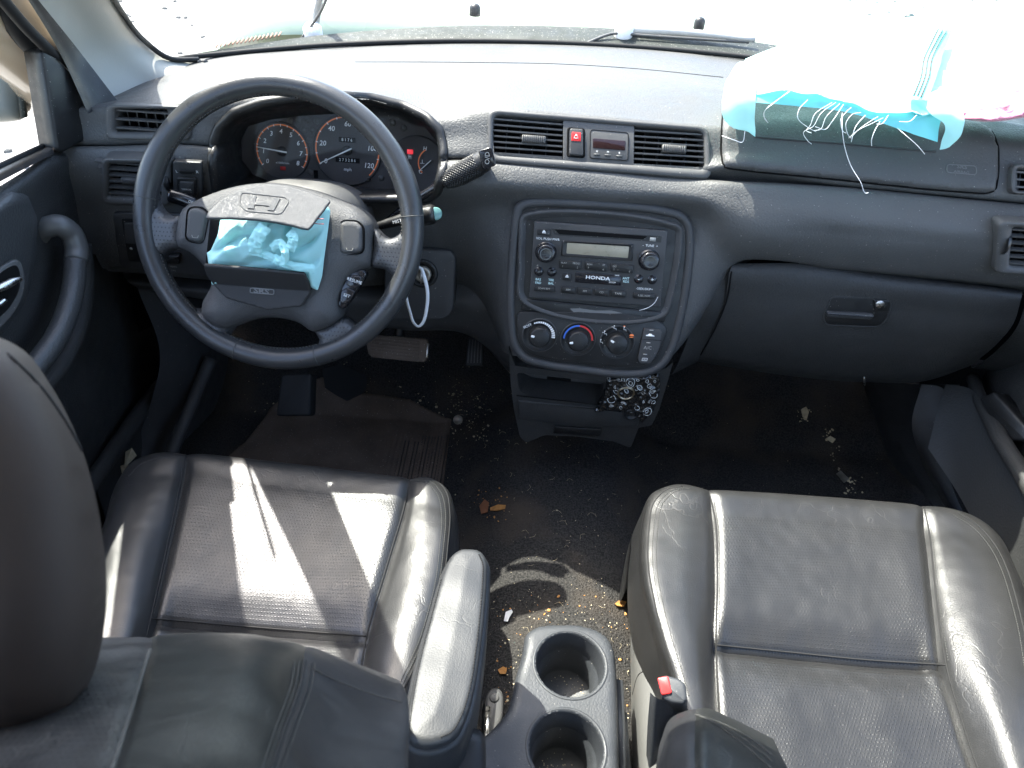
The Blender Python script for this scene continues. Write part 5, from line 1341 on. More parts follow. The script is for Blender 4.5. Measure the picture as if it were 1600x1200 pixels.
# climate panel
cp = thing('climate_control_panel', 'black heater panel with three round dials and buttons', 'climate controls', tuple(fS_.pt(*fS_.uv(925, 560), .001)))
CPO = [(811,488),(830,487),(1036,506),(1041,512),(1036,535),(1026,556),(1010,569),(985,573),(900,566),(848,559),(822,548),(811,530)]
obj('panel_face', slab(fR, resample(fR.uvs(smooth_px(CPO, 120)), 110), -.003, .0025, .0012), M['black'], cp)
def dial(cx, cy, ang, name='heater_dial'):
    u, v = uvp(cx, cy, .003)
    o_ = obj(name, lathe(fR, u, v, [(.0245, .002), (.0242, .0036), (.0232, .0042), (.0222, .003), (.018, .0026)], 56), M['black'], cp)
    obj('dial_outer_ring', lathe(fR, u, v, [(.0250, .0024), (.0248, .0032), (.0243, .0034), (.0240, .003)], 56, cap=False), M['trim'], o_)  # grey trim ring standing round the dial
    obj('dial_knob', lathe(fR, u, v, [(.0155, .0026), (.0152, .005), (.0146, .015), (.0138, .0168), (.0125, .0175), (0, .0172)], 48, cap=False), M['black'], o_)
    c, s = math.cos(ang), math.sin(ang)
    bm = slab(fR, rnd([(u + .0075*c - .0016*s, v + .0075*s + .0016*c), (u + .0075*c + .0016*s, v + .0075*s - .0016*c), (u + .0125*c + .0014*s, v + .0125*s - .0014*c), (u + .0125*c - .0014*s, v + .0125*s + .0014*c)], .001), .0165, .0185, .0004)
    obj('pointer_mark', bm, M['white'], o_)
    return o_, u, v
d1, u, v = dial(843, 524, R_(168))
bm = bmesh.new()
for k in range(14):
    a = R_(118 - k * 9); w_ = .0009 + .00012 * k
    arc_band(fR, u, v, .0195 - w_, .0195 + w_, a, a - R_(7.2), .0046, 3, bm)
text_bm(fR, u - .0165, v + .0135, 'OFF', .0055, .0046, rot=.5, bm=bm); text_bm(fR, u - .022, v + .009, '*', .010, .0046, bm=bm)
obj('scale_print', bm, M['white'], d1)
d2, u, v = dial(903, 530, R_(190))
obj('cold_arc', arc_band(fR, u, v, .0188, .0212, R_(180), R_(88), .0046, 24), M['blue'], d2)
obj('hot_arc', arc_band(fR, u, v, .0188, .0212, R_(88), R_(0), .0047, 24), M['red'], d2)
d3, u, v = dial(964, 535, R_(148))
bm = bmesh.new(); bo = bmesh.new()
for k, a in enumerate((180, 145, 105, 68, 30)):
    x, y = u + .0222 * math.cos(R_(a)), v + .0222 * math.sin(R_(a)); tgt = bo if k == 4 else bm
    if k == 4:
        arc_band(fR, x, y, 0, .0034, R_(10), R_(170), .0047, 8, bo); box(fR, x - .0028, y - .0022, x + .0028, y - .0012, .0042, .0047, 0, bo)
    else:
        # little seated figure: head, back, seat, leg
        lathe(fR, x - .001, y + .0028, [(.0009, .0042), (.0009, .0047)], 8, bm=bm)
        tube([fR.pt(x - .0014, y + .0016, .0046), fR.pt(x - .001, y - .001, .0046), fR.pt(x + .0018, y - .0008, .0046), fR.pt(x + .0022, y - .003, .0046)], .0004, 4, bm)
        if k in (1, 2): tube([fR.pt(x - .0045, y + .001, .0046), fR.pt(x - .0022, y + .001, .0046)], .0004, 4, bm)
        if k == 3: arc_band(fR, x - .001, y + .0036, 0.0004, .0016, 0, 3.14, .0047, 6, bo)
obj('mode_print', bm, M['white'], d3); obj('defrost_print', bo, M['orange'], d3)
BT = [(1006,512),(1032,514),(1034,520),(1031,540),(1024,556),(1016,567),(1000,567),(996,560)]
bb = obj('button_column', slab(fR, rnd(fR.uvs(BT, .003), .003), .002, .0065, .0012), M['plastic'], cp)
bm = bmesh.new()
a = fR.uv(1001, 530, .0065); b = fR.uv(1033, 532, .0065); tube([fR.pt(a[0], a[1], .0064), fR.pt(b[0], b[1], .0064)], .0004, 4, bm)
obj('button_split', bm, M['void'], bb)
bm = text_bm(fR, *fR.uv(1012, 543.5, .0065), 'A/C', .0068, .0069); 
for x, y in ((1018, 516), (1013, 535.5), (1008, 553.5)):
    u, v = fR.uv(x, y, .0065); box(fR, u - .0028, v - .0006, u + .0028, v + .0006, .006, .0070, 0, bm)
obj('print', bm, M['dimprint'], bb)
bm = bmesh.new(); u, v = fR.uv(1016, 524.5, .0065)
slab(fR, [(u - .006, v - .001), (u + .006, v - .001), (u + .0055, v + .0008), (u + .003, v + .0012), (u + .0012, v + .0028), (u - .002, v + .0028), (u - .0035, v + .001), (u - .006, v + .0006)], .006, .0070, 0, bm)
u, v = fR.uv(1007, 561.5, .0065)
o = rnd([(u - .0038, v - .0022), (u + .0038, v - .0022), (u + .0044, v + .0022), (u - .0034, v + .0022)], .0006)
ring(fR, resample(o, 40), resample(inset(ccw(o), .0005), 40, start=resample(o, 40)[0]), [(0, .0069), (1, .0069)], bm)
for k in range(3): box(fR, u - .002 + k * .002 - .0002, v - .0013, u - .002 + k * .002 + .0002, v + .0013, .0066, .007, 0, bm)
obj('button_symbol', bm, M['white'], bb)

# lower pocket and ashtray block
fB = Fr(V((.1, .862, aty(930, 640, .862).z)), R_(-4))
SB = [(795,545),(805,572),(905,584),(990,590),(1042,575),(1052,565),(1042,600),(1030,640),(1018,665),(998,668),(985,700),(960,690),(900,682),(850,680),(822,692),(812,682),(803,640),(798,600)]
lb = thing('lower_console_block', 'dark plastic ashtray block under the heater dials', 'console block', tuple(fB.pt(*fB.uv(930, 690), 0)))
o = resample(fB.uvs(SB), 150)
hole = resample(rnd(fB.uvs([(807,582),(945,597),(944,632),(830,621),(812,612)]), .006), 110)
bm = plate_hole(fB, o, hole, 0, -.12, -.05)
obj('block_shell', bm, M['door'], lb, smooth=False)
obj('pocket_back', slab(fB, inset(ccw(hole), -.004), -.052, -.045, 0), M['trim'], lb, smooth=False)
for px4 in ([(855,588),(892,592),(891,606),(854,602)], [(832,606),(845,607),(845,616),(832,614)], [(900,614),(913,615),(913,623),(900,622)]):
    obj('pocket_slot', slab(fB, fB.uvs(px4, -.045), -.048, -.0435, 0), M['void'], lb, smooth=False)
ash = obj('ashtray', slab(fB, rnd(fB.uvs([(809,623),(860,628),(975,640),(1004,640),(996,664),(900,664),(812,652)]), .003), -.004, .0045, .002), M['door'], lb)
obj('ashtray_grip', slab(fB, rnd(fB.uvs([(867,664),(939,669),(937,680),(866,675)]), .001), .0005, .0035, .001), M['black'], lb)
obj('ashtray_seam', tube([fB.pt(*fB.uv(a, b, .0035), .0035) for a, b in ((807, 618), (860, 624), (975, 637))], .0009, 5), M['void'], lb)
# stickered patch around the lighter socket
st = thing('sticker_wrap', 'crumpled black sticker with white line drawings round sockets', 'sticker', tuple(fB.pt(*fB.uv(985, 640), .005)))
SP = [(948,590),(985,586),(1030,583),(1032,598),(1028,622),(1020,640),(1003,658),(990,645),(960,638),(928,640),(940,620),(946,605)]
hs = lambda u, v, d: .004 + .003 * noise.noise(V((u * 160, v * 160, 0))) + .002 * noise.noise(V((u * 420, v * 420, 4))) + .003 * min(1, d / .004)
bm = pillow(fB, resample(fB.uvs(SP), 90), .0018, hs, -.004); T_ST = bvh(bm)
obj('sticker_sheet', bm, mat('sticker_black', (.012, .012, .012), .15, coat=.5), st)
rg = random.Random(4); bm = bmesh.new()
def loop_mark(cx, cy, r, k=7, jit=.35, lw=.0005, bm=bm):
    pts = []
    for i in range(k):
        a = 2 * math.pi * i / k; rr_ = r * (1 + rg.uniform(-jit, jit)); q, n = hit(T_ST, cx + rr_ * math.cos(a), cy + rr_ * math.sin(a))
        if q is None: return
        pts.append(q + n * .0004)
    P = crv(pts, k * 4, closed=True); P.append(P[0]); tube(P, lw, 4, bm, caps=False)
loop_mark(985, 598, 7, 9, .12); loop_mark(985, 598, 4, 5, .5); loop_mark(1000, 605, 3.5); loop_mark(956, 623, 5, 6, .5); loop_mark(962, 612, 4, 5, .6); loop_mark(1020, 616, 5, 7, .5); loop_mark(1011, 643, 6, 8, .2); loop_mark(1011, 643, 3, 5, .5)
for i in range(26): loop_mark(rg.uniform(938, 1026), rg.uniform(590, 652), rg.uniform(1.2, 4), 5, .6, .0004)
obj('line_drawing', bm, M['white'], st, kind='stuff')
bm = bmesh.new()
for cx, cy, r in ((978, 587, 6), (1005, 614, 5), (973, 629, 5), (966, 593, 3), (955, 634, 5), (1016, 604, 3)):
    pts = []
    for i in range(7):
        a = 2 * math.pi * i / 7; rr_ = r * rg.uniform(.5, 1); q, n = hit(T_ST, cx + rr_ * math.cos(a), cy + rr_ * .6 * math.sin(a))
        if q is not None: pts.append(bm.verts.new(q + n * .0006))
    if len(pts) > 3: bm.faces.new(pts)
obj('white_patch', bm, M['dimprint'], st, smooth=False, kind='stuff')
u, v = fB.uv(978, 613, .006)
li = obj('lighter_socket', lathe(fB, u, v, [(.0125, .002), (.0132, .008), (.0125, .0095), (.0112, .0095), (.0105, .007), (.0102, -.02), (0, -.02)], 36, cap=False), mat('brass_ring', (.5, .42, .3), .35, metal=1), st)
u, v = fB.uv(987, 648, .006)
li2 = obj('power_socket', lathe(fB, u, v, [(.0130, -.002), (.0130, .005), (.0115, .0075), (.0085, .008), (.0075, .006), (.0073, .0052), (0, .0052)], 32, cap=False), M['black'], st)

# ================================================================== seats
def loft_uv(rows, nu, nv, mod=None):
    G, pu, pv = loft_pts(rows, nu, nv)
    if mod: mod(G, pu, pv)
    return G, pu, pv
def sub_mesh(G, i0, i1, j0, j1, pu, pv, name, mt, parent, thick=0, **k):
    nu, nv = len(G[0]), len(G)
    bm = bmesh.new(); uvl = bm.loops.layers.uv.new('UVMap')
    vs = [[bm.verts.new(G[j][i]) for i in range(i0, i1 + 1)] for j in range(j0, j1 + 1)]
    for j in range(j1 - j0):
        for i in range(i1 - i0):
            f = bm.faces.new((vs[j][i], vs[j][i+1], vs[j+1][i+1], vs[j+1][i]))
            for l, (a, b) in zip(f.loops, ((i, j), (i+1, j), (i+1, j+1), (i, j+1))):
                l[uvl].uv = ((i0 + a) / (nu - 1) * pu[-1], (j0 + b) / (nv - 1) * pv[-1])
    return obj(name, bm, mt, parent, **k)
def seat_cushion(net, seam_cols, cross_row, parent, nu=170, nv=150, wr=1.0, dip=.010):
    rows = [[atz(a, b, z) if len(t) == 3 else t for t in r for a, b, z in [t]] for r in net]
    # fold the front edge down
    f0 = rows[0]; n = len(f0)
    fr1 = [p + V((0, .008, -.035)) for p in f0]; fr2 = [p + V((0, .0, -.09)) for p in f0]; fr3 = [p + V((0, -.02, -.15)) for p in f0]
    rows = [fr3, fr2, fr1] + rows
    # fold the sides down
    full = []
    for r in rows:
        a, b = r[0], r[-1]
        full.append([a + V((.012, 0, -.13)), a + V((-.004, 0, -.06))] + r + [b + V((.004, 0, -.06)), b + V((-.012, 0, -.13))])
    pu = params(full)
    def idx(t, p, n): return int(round(p[t] / p[-1] * (n - 1)))
    G, pu, pv = loft_pts(full, nu, nv)
    sc_ = [idx(c + 2, pu, nu) for c in seam_cols]; cr = idx(cross_row + 3, pv, nv)
    du = pu[-1] / (nu - 1); dv = pv[-1] / (nv - 1)
    for j in range(nv):
        for i in range(nu):
            d = 0
            for s in sc_:
                x = (i - s) * du; ff = min(1, max(.25, (j * dv - .13) / .06)); d += ff * dip * .7 * math.exp(-(x / .005) ** 2) + ff * dip * .3 * math.exp(-(x / .018) ** 2)
            if sc_[0] <= i <= sc_[1]:
                y = (j - cr) * dv; e = min(1, (i - sc_[0]) * du / .02, (sc_[1] - i) * du / .02)
                d += (dip * .8 * math.exp(-(y / .005) ** 2) + dip * 1.1 * math.exp(-(y / .03) ** 2)) * (.4 + .6 * max(0, e))
            p = G[j][i]
            wv = .0009 * noise.noise(V((p.x * 14, p.y * 14, 1))) + .0004 * noise.noise(V((p.x * 60, p.y * 60, 5)))
            # puckers running off the front edge
            wv += .0012 * noise.noise(V((p.x * 90, p.y * 6, 2))) * math.exp(-max(0, (j - 20)) * dv / .05)
            G[j][i] = V((p.x, p.y, p.z - d + wv * wr))
    bm = grid_bm(G); t = bvh(bm); bm.free()
    j0 = 0
    sub_mesh(G, 0, sc_[0], 0, nv - 1, pu, pv, 'bolster', M['seat'], parent)
    sub_mesh(G, sc_[1], nu - 1, 0, nv - 1, pu, pv, 'bolster', M['seat'], parent)
    jf = idx(4, pv, nv)
    sub_mesh(G, sc_[0], sc_[1], 0, jf, pu, pv, 'front_panel', M['seat'], parent)
    sub_mesh(G, sc_[0], sc_[1], jf, cr, pu, pv, 'cushion_insert', M['seatp'], parent)
    sub_mesh(G, sc_[0], sc_[1], cr, nv - 1, pu, pv, 'rear_insert', M['seatp'], parent)
    return t, G, pu, pv
Zc = .285
dnet = [
 [(178,770,.275),(205,724,.290),(245,708,.300),(290,708,.300),(400,718,.296),(520,732,.296),(640,746,.300),(675,748,.300),(700,766,.290),(712,800,.278)],
 [(165,810,.278),(192,762,.300),(237,748,.304),(284,742,.302),(396,756,.296),(516,771,.296),(633,786,.302),(672,790,.305),(698,808,.300),(712,832,.28)],
 [(140,890,.280),(168,850,.305),(216,848,.307),(262,850,.296),(382,862,.286),(500,868,.286),(608,872,.296),(656,880,.306),(690,884,.303),(703,906,.28)],
 [(120,995,.280),(150,960,.305),(200,962,.307),(236,965,.293),(350,976,.278),(470,986,.278),(573,994,.290),(622,1000,.306),(664,985,.303),(678,995,.28)],
 [(108,1075,.280),(138,1050,.305),(188,1055,.306),(214,1058,.285),(330,1066,.272),(450,1076,.272),(558,1082,.285),(603,1082,.304),(644,1060,.303),(658,1068,.28)],
 [(95,1170,.280),(125,1150,.300),(170,1150,.300),(198,1155,.280),(315,1166,.268),(435,1172,.268),(545,1176,.280),(588,1175,.300),(625,1150,.300),(640,1158,.28)]]
ds = thing('driver_seat', 'black leather driver seat with sun patches behind the wheel', 'car seat', (-.3, .45, 0))
T_DS, *_ = seat_cushion(dnet, (3, 6), 3, ds)
def seat_trim(t, parent, seams, tops):
    bm = bmesh.new()
    for P, n in seams: line_on(t, P, n, .0011, -.0003, bm)
    obj('seam_line', bm, M['threadk'], parent, kind='stuff')
    bm = bmesh.new()
    for P, n in tops: stitches(t, P, n, bm=bm, r=.0005)
    obj('stitching', bm, M['thread'], parent, kind='stuff')
dpip = [(183,765),(200,737),(222,717),(250,708),(285,707)]
dpr = [(655,746),(680,749),(697,768),(703,800),(700,850),(694,900),(682,950),(668,995),(648,1040),(632,1075)]
seat_trim(T_DS, ds, [([(290,712),(284,745),(262,850),(236,965),(214,1058)], 90), ([(640,750),(632,790),(608,872),(573,994),(558,1080)], 90), ([(237,966),(350,976),(470,986),(573,994)], 60),
    (dpr, 70)],
    [([(a - 7, b + 4) for a, b in dpr], 110), ([(a - 13, b + 6) for a, b in dpr], 110), ([(200,745),(222,725),(250,716),(285,714)], 30), ([(293,720),(287,750),(266,850),(240,960)], 60)])
pnet = [
 [(1003,802,.27),(1020,770,.292),(1055,757,.300),(1108,764,.300),(1220,771,.296),(1340,780,.296),(1442,789,.300),(1492,796,.300),(1532,812,.295),(1562,842,.275)],
 [(999,840,.27),(1013,808,.297),(1058,800,.303),(1116,806,.300),(1225,812,.295),(1342,822,.295),(1451,832,.300),(1512,838,.303),(1562,858,.298),(1588,890,.278)],
 [(999,905,.27),(1011,890,.300),(1058,892,.304),(1120,896,.294),(1230,902,.286),(1346,908,.286),(1461,916,.294),(1532,922,.304),(1588,930,.300),(1608,950,.28)],
 [(1022,1010,.265),(1036,1000,.300),(1076,1003,.304),(1119,1007,.286),(1230,1018,.278),(1350,1030,.278),(1478,1038,.286),(1545,1042,.304),(1608,1048,.300),(1630,1065,.28)],
 [(1045,1095,.26),(1060,1082,.298),(1092,1100,.302),(1124,1112,.280),(1240,1120,.272),(1370,1130,.272),(1506,1136,.280),(1572,1140,.304),(1632,1150,.300),(1655,1165,.28)],
 [(1062,1235,.26),(1078,1222,.298),(1106,1228,.300),(1132,1236,.276),(1252,1245,.268),(1392,1252,.268),(1545,1255,.278),(1605,1258,.302),(1668,1264,.300),(1690,1275,.28)],
 [(1085,1400,.26),(1100,1390,.298),(1125,1395,.303),(1150,1400,.275),(1275,1410,.265),(1420,1415,.265),(1590,1415,.276),(1650,1418,.300),(1715,1425,.300),(1740,1440,.28)]]
ps = thing('passenger_seat', 'black leather passenger seat lit grey by the sun', 'car seat', (.45, .45, 0))
T_PS, *_ = seat_cushion(pnet, (3, 6), 3, ps)
ppl = [(1066,760),(1042,765),(1022,785),(1014,830),(1013,880),(1024,945),(1038,1000),(1052,1045),(1064,1085)]
ppr = [(1497,800),(1530,822),(1558,856),(1576,895),(1588,935),(1600,985),(1610,1050)]
seat_trim(T_PS, ps, [([(1108,768),(1118,815),(1121,896),(1119,1007),(1124,1112),(1132,1230)], 110), ([(1444,793),(1452,832),(1461,916),(1478,1038),(1506,1136),(1545,1250)], 110), ([(1119,1008),(1230,1019),(1350,1031),(1478,1039)], 60), (ppl, 60), (ppr, 60)],
    [([(a + 7, b + 2) for a, b in ppl], 90), ([(a + 13, b + 3) for a, b in ppl], 90), ([(a - 8, b + 4) for a, b in ppr], 80), ([(1448,800),(1456,832),(1465,916),(1482,1034)], 60), ([(1114,775),(1122,820),(1125,896),(1123,1000)], 60)])
# plastic side trim of the passenger seat, facing the console
bm = loft([[atz(*p) for p in r] for r in [
 [(1004,880,.235),(1012,940,.24),(1030,1010,.24),(1042,1070,.24),(1052,1140,.24),(1058,1230,.24)],
 [(996,885,.22),(1000,940,.22),(1008,1010,.22),(1015,1070,.22),(1022,1140,.22),(1030,1230,.22)],
 [(990,895,.15),(987,945,.14),(986,1010,.14),(987,1070,.14),(988,1140,.14),(992,1230,.14)],
 [(992,895,.08),(990,945,.05),(990,1010,.05),(992,1070,.05),(995,1140,.05),(1000,1230,.05)]]], 60, 26)
T_TR = bvh(bm); obj('side_trim', bm, mat('seat_trim_plastic', (.13, .13, .125), .4, .4, grain=2, gs=500, gk=.1), ps)
bm = bmesh.new()
for P in ([(1002,950),(994,970),(987,990)], [(1028,1046),(1000,1052),(988,1085)]): line_on(T_TR, P, 14, .0007, -.0002, bm)
obj('trim_seam', bm, M['void'], ps, kind='stuff')

# driver seatback, seen over its shoulder
def seatback(rows, par, nu, nv, seams, perf=True):
    pts = [[aty(*p) for p in r] for r in rows]
    G, pu, pv = loft_pts(pts, nu, nv)
    def idx(t): return int(round(pu[t] / pu[-1] * (nu - 1)))
    ss = [idx(s) for s in seams]; du = pu[-1] / (nu - 1)
    for j in range(nv):
        for i in range(nu):
            d = 0
            for k, s in enumerate(ss):
                x = (i - s) * du; d += .004 * math.exp(-(x / .004) ** 2)
            p = G[j][i]; G[j][i] = p + V((0, .3, -1)) * d + V((0, 0, 1)) * .0018 * noise.noise(V((p.x * 30, p.y * 30, p.z * 30)))
    bm = grid_bm(G); t = bvh(bm); bm.free()
    ed = [0] + ss + [nu - 1]; names = ['back_insert', 'back_bolster', 'back_side'] if len(ss) == 2 else ['back_side', 'back_bolster']
    mts = [M['backp'] if perf else M['back'], M['back'], M['vinylside']]
    if len(ss) == 1: mts = [M['vinylside'], M['back']]
    for k in range(len(ed) - 1): sub_mesh(G, ed[k], ed[k+1], 0, nv - 1, pu, pv, names[k], mts[k], par)
    return t
T_DB = seatback([
 [(-420,1290,.44),(-60,1250,.44),(150,1230,.44),(300,1220,.44),(440,1230,.44),(480,1235,.44),(540,1240,.43),(600,1250,.42),(620,1260,.36),(625,1270,.30)],
 [(-360,1100,.33),(-20,1080,.33),(190,1060,.33),(330,1050,.33),(430,1060,.33),(462,1075,.33),(520,1090,.33),(590,1110,.32),(612,1130,.29),(620,1150,.26)],
 [(-300,1010,.22),(20,1008,.22),(235,1010,.22),(330,1006,.22),(430,1015,.22),(475,1030,.222),(530,1054,.225),(600,1076,.23),(630,1086,.225),(638,1100,.215)],
 [(-330,1045,.19),(0,1045,.19),(226,1042,.19),(325,1040,.19),(425,1050,.19),(468,1070,.192),(520,1095,.195),(590,1112,.20),(632,1118,.20),(640,1128,.195)],
 [(-380,1120,.15),(-30,1120,.15),(205,1112,.15),(310,1112,.15),(404,1120,.15),(445,1135,.15),(510,1165,.155),(580,1175,.16),(630,1180,.165),(638,1190,.165)],
 [(-430,1220,.11),(-60,1220,.11),(175,1205,.11),(285,1210,.11),(375,1215,.11),(420,1225,.11),(490,1250,.115),(570,1255,.12),(628,1255,.13),(636,1262,.13)],
 [(-500,1400,.05),(-120,1400,.05),(120,1390,.05),(230,1395,.05),(330,1400,.05),(380,1405,.05),(460,1420,.05),(560,1420,.055),(625,1420,.06),(635,1425,.06)]], ds, 150, 110, (2, 5))
dbs = [(476,1032),(470,1068),(446,1135),(420,1215)]
bm = bmesh.new(); line_on(T_DB, dbs, 50, .0012, 0, bm); line_on(T_DB, [(a + 10, b + 4) for a, b in dbs], 50, .0008, 0, bm); obj('back_seam', bm, M['threadk'], ds, kind='stuff')
bm = bmesh.new()
for o in (-16, -9, 16): stitches(T_DB, [(a + o, b + (2 if o < 0 else 5)) for a, b in dbs], 70, bm=bm, r=.0004)
stitches(T_DB, [(480,1042),(530,1066),(590,1088),(628,1098)], 70, bm=bm, r=.0004)
stitches(T_DB, [(234,1020),(226,1045),(206,1112),(178,1195)], 60, bm=bm, r=.0004)
obj('back_stitching', bm, M['thread'], ds, kind='stuff')
bm = bmesh.new(); line_on(T_DB, [(235,1015),(226,1042),(205,1112),(175,1205)], 50, .0009, 0, bm); obj('insert_seam', bm, M['thread'], ds, kind='stuff')
# headrest (near the lens, out of focus)
fH = Fr(atd(30, 850, .345), N=(CAM - atd(30, 850, .345)) * .6 + V((0, -.1, .02)), R=V((1, 0, -.02)))
HR = [(-420,560),(-250,500),(-60,515),(20,548),(70,600),(118,668),(155,745),(180,830),(192,920),(186,1000),(160,1075),(110,1128),(30,1165),(-100,1190),(-300,1190),(-430,1120),(-480,850)]
hh = lambda u, v, d: .055 * math.sqrt(max(0, 1 - (1 - min(1, d / .06)) ** 2)) - .02
bm = pillow(fH, resample(fH.uvs(smooth_px(HR)), 140), .005, hh)
T_HR = bvh(bm)
b2 = pillow(fH, resample(fH.uvs(smooth_px(HR)), 140), .008, lambda u, v, d: -.02 - .05 * math.sqrt(max(0, 1 - (1 - min(1, d / .05)) ** 2)))
me_ = bpy.data.meshes.new('tmp'); b2.to_mesh(me_); b2.free(); bm.from_mesh(me_); bpy.data.meshes.remove(me_)
hr = obj('headrest', bm, M['headrest'], ds, label='large brownish black padded headrest')
edge = [(12,553),(62,603),(110,672),(147,748),(172,832),(184,920),(178,998),(152,1070)]
obj('headrest_seam', line_on(T_HR, edge, 60, .0008, .0002), M['threadk'], hr)
bm = tube([fH.pt(.0, -.09, -.04), fH.pt(.0, -.2, -.06)], .006, 10); tube([fH.pt(-.13, -.09, -.04), fH.pt(-.13, -.2, -.06)], .006, 10, bm); obj('headrest_post', bm, M['metal'], hr)

# armrest
fA_ = Fr(atz(705, 1000, .425), N=V((0, .05, 1)), R=X_)
AR = [(706,866),(716,858),(732,856),(750,859),(760,872),(761,900),(757,960),(750,1020),(740,1080),(728,1120),(712,1148),(690,1160),(662,1164),(640,1156),(633,1140),(640,1090),(655,1020),(672,960),(688,905),(697,880)]
au = resample(fA_.uvs(smooth_px(AR)), 150)
ha = lambda u, v, d: -.003 + .004 * math.sqrt(max(0, 1 - (1 - min(1, d / .006)) ** 2)) + .003 * min(1, d / .025) + .0015 * noise.noise(V((u*25, v*25, 0)))
bm = pillow(fA_, au, .003, ha, -.012); T_AR = bvh(bm)
ar = obj('armrest', bm, M['armrest'], ds, label='padded black leather armrest folded down')
side = inset(ccw(au), -.0035)
bm = slab(fA_, side, -.075, -.007, .006, steps=3); obj('armrest_body', bm, M['armrest'], ar)
bm = bmesh.new()
ae = [(748,866),(754,880),(754,905),(750,960),(743,1020),(733,1080),(721,1118),(706,1143),(688,1152)]
stitches(T_AR, ae, 75, bm=bm, r=.0007); stitches(T_AR, [(690,905),(676,960),(660,1020),(646,1090),(640,1140)], 60, bm=bm, r=.0004)
obj('armrest_stitching', bm, M['threadk'], ar, kind='stuff')
fAh = Fr(atz(690, 1180, .37), N=V((0, -.35, .8)), R=X_)
bm = pillow(fAh, resample(rnd(fAh.uvs([(628,1158),(760,1130),(758,1290),(622,1290)]), .02), 90), .005, lambda u, v, d: .012 * math.sqrt(max(0, 1 - (1 - min(1, d / .02)) ** 2)), -.05)
T_AH = bvh(bm); obj('armrest_hinge', bm, M['vinylside'], ar)
bm = bmesh.new(); line_on(T_AH, [(652,1165),(654,1182),(652,1200)], 12, .0009, 0, bm); line_on(T_AH, [(704,1160),(712,1178),(714,1200)], 12, .0009, 0, bm); obj('hinge_seam', bm, M['void'], ar, kind='stuff')

# passenger seatback corner
T_PB = seatback([
 [(1020,1300,.36),(1030,1240,.36),(1060,1190,.36),(1100,1180,.36),(1165,1215,.36),(1220,1270,.36)],
 [(1016,1290,.30),(1032,1180,.31),(1058,1140,.31),(1095,1130,.31),(1155,1165,.31),(1230,1215,.31)],
 [(1028,1240,.24),(1034,1160,.25),(1056,1124,.255),(1092,1113,.255),(1135,1124,.255),(1210,1158,.255)],
 [(1026,1260,.21),(1034,1190,.215),(1056,1155,.22),(1090,1145,.22),(1130,1155,.22),(1225,1190,.22)],
 [(1024,1320,.16),(1036,1280,.165),(1060,1250,.17),(1092,1240,.17),(1130,1250,.17),(1290,1290,.17)],
 [(1024,1500,.06),(1040,1480,.06),(1064,1470,.06),(1098,1460,.06),(1140,1460,.06),(1340,1490,.06)]], ps, 70, 60, (3,), perf=False)
bm = bmesh.new()
for o in (0, 5, 11): stitches(T_PB, [(1086+o,1117+o*.3),(1125+o*.6,1130+o),(1165,1150+o*1.5),(1205,1180+o*2)], 50, bm=bm, r=.0005)
obj('back_stitching', bm, M['thread'], ps, kind='stuff')
# seat belt buckle
bk = thing('belt_buckle', 'seat belt buckle with red button against the passenger seat', 'seat belt buckle', tuple(atz(1035, 1160, .2)))
bf = Fr(atz(1045, 1085, .335), N=V((-.25, -.25, 1)), R=V((1, 0, .25)))
obj('buckle_body', slab(bf, rnd(bf.uvs([(1026,1059),(1040,1054),(1062,1060),(1071,1068),(1074,1093),(1068,1100),(1050,1098),(1034,1090)]), .003), -.035, 0, .003), M['console'], bk)
obj('release_button', slab(bf, rnd(bf.uvs([(1027,1060),(1044,1057),(1050,1084),(1034,1087)]), .002), -.002, .003, .001), M['red'], bk)
bm = bmesh.new(); stz = loft([[atz(1016,1082,.30), atz(1030,1092,.325), atz(1052,1100,.32), atz(1072,1098,.30)], [atz(1012,1130,.25), atz(1026,1140,.27), atz(1044,1140,.265), atz(1058,1130,.25)], [atz(1008,1240,.15), atz(1014,1240,.17), atz(1030,1240,.165), atz(1040,1240,.15)]], 24, 24)
obj('buckle_stalk', stz, M['console'], bk)

# ------------------------------------------------------------------ console with cup holders
cons = thing('floor_console', 'blue grey plastic floor console with two round cup holders', 'console', tuple(atz(880, 1150, .1)))
fN = Fr(atz(885, 1100, .25), N=V((0, 0, 1)), R=X_)
CO = [(818,1010),(822,988),(838,976),(863,972),(890,972),(917,975),(938,983),(951,993),(960,1010),(964,1040),(966,1080),(969,1200),(972,1330),(650,1330),(680,1230),(700,1185),(742,1157),(770,1135),(790,1111),(800,1085),(806,1057)]
cps = resample(fN.uvs(smooth_px(CO, 160)), 200)
c1 = (fN.uv(891, 1037), .0385); c2 = (fN.uv(885, 1168), .0385)
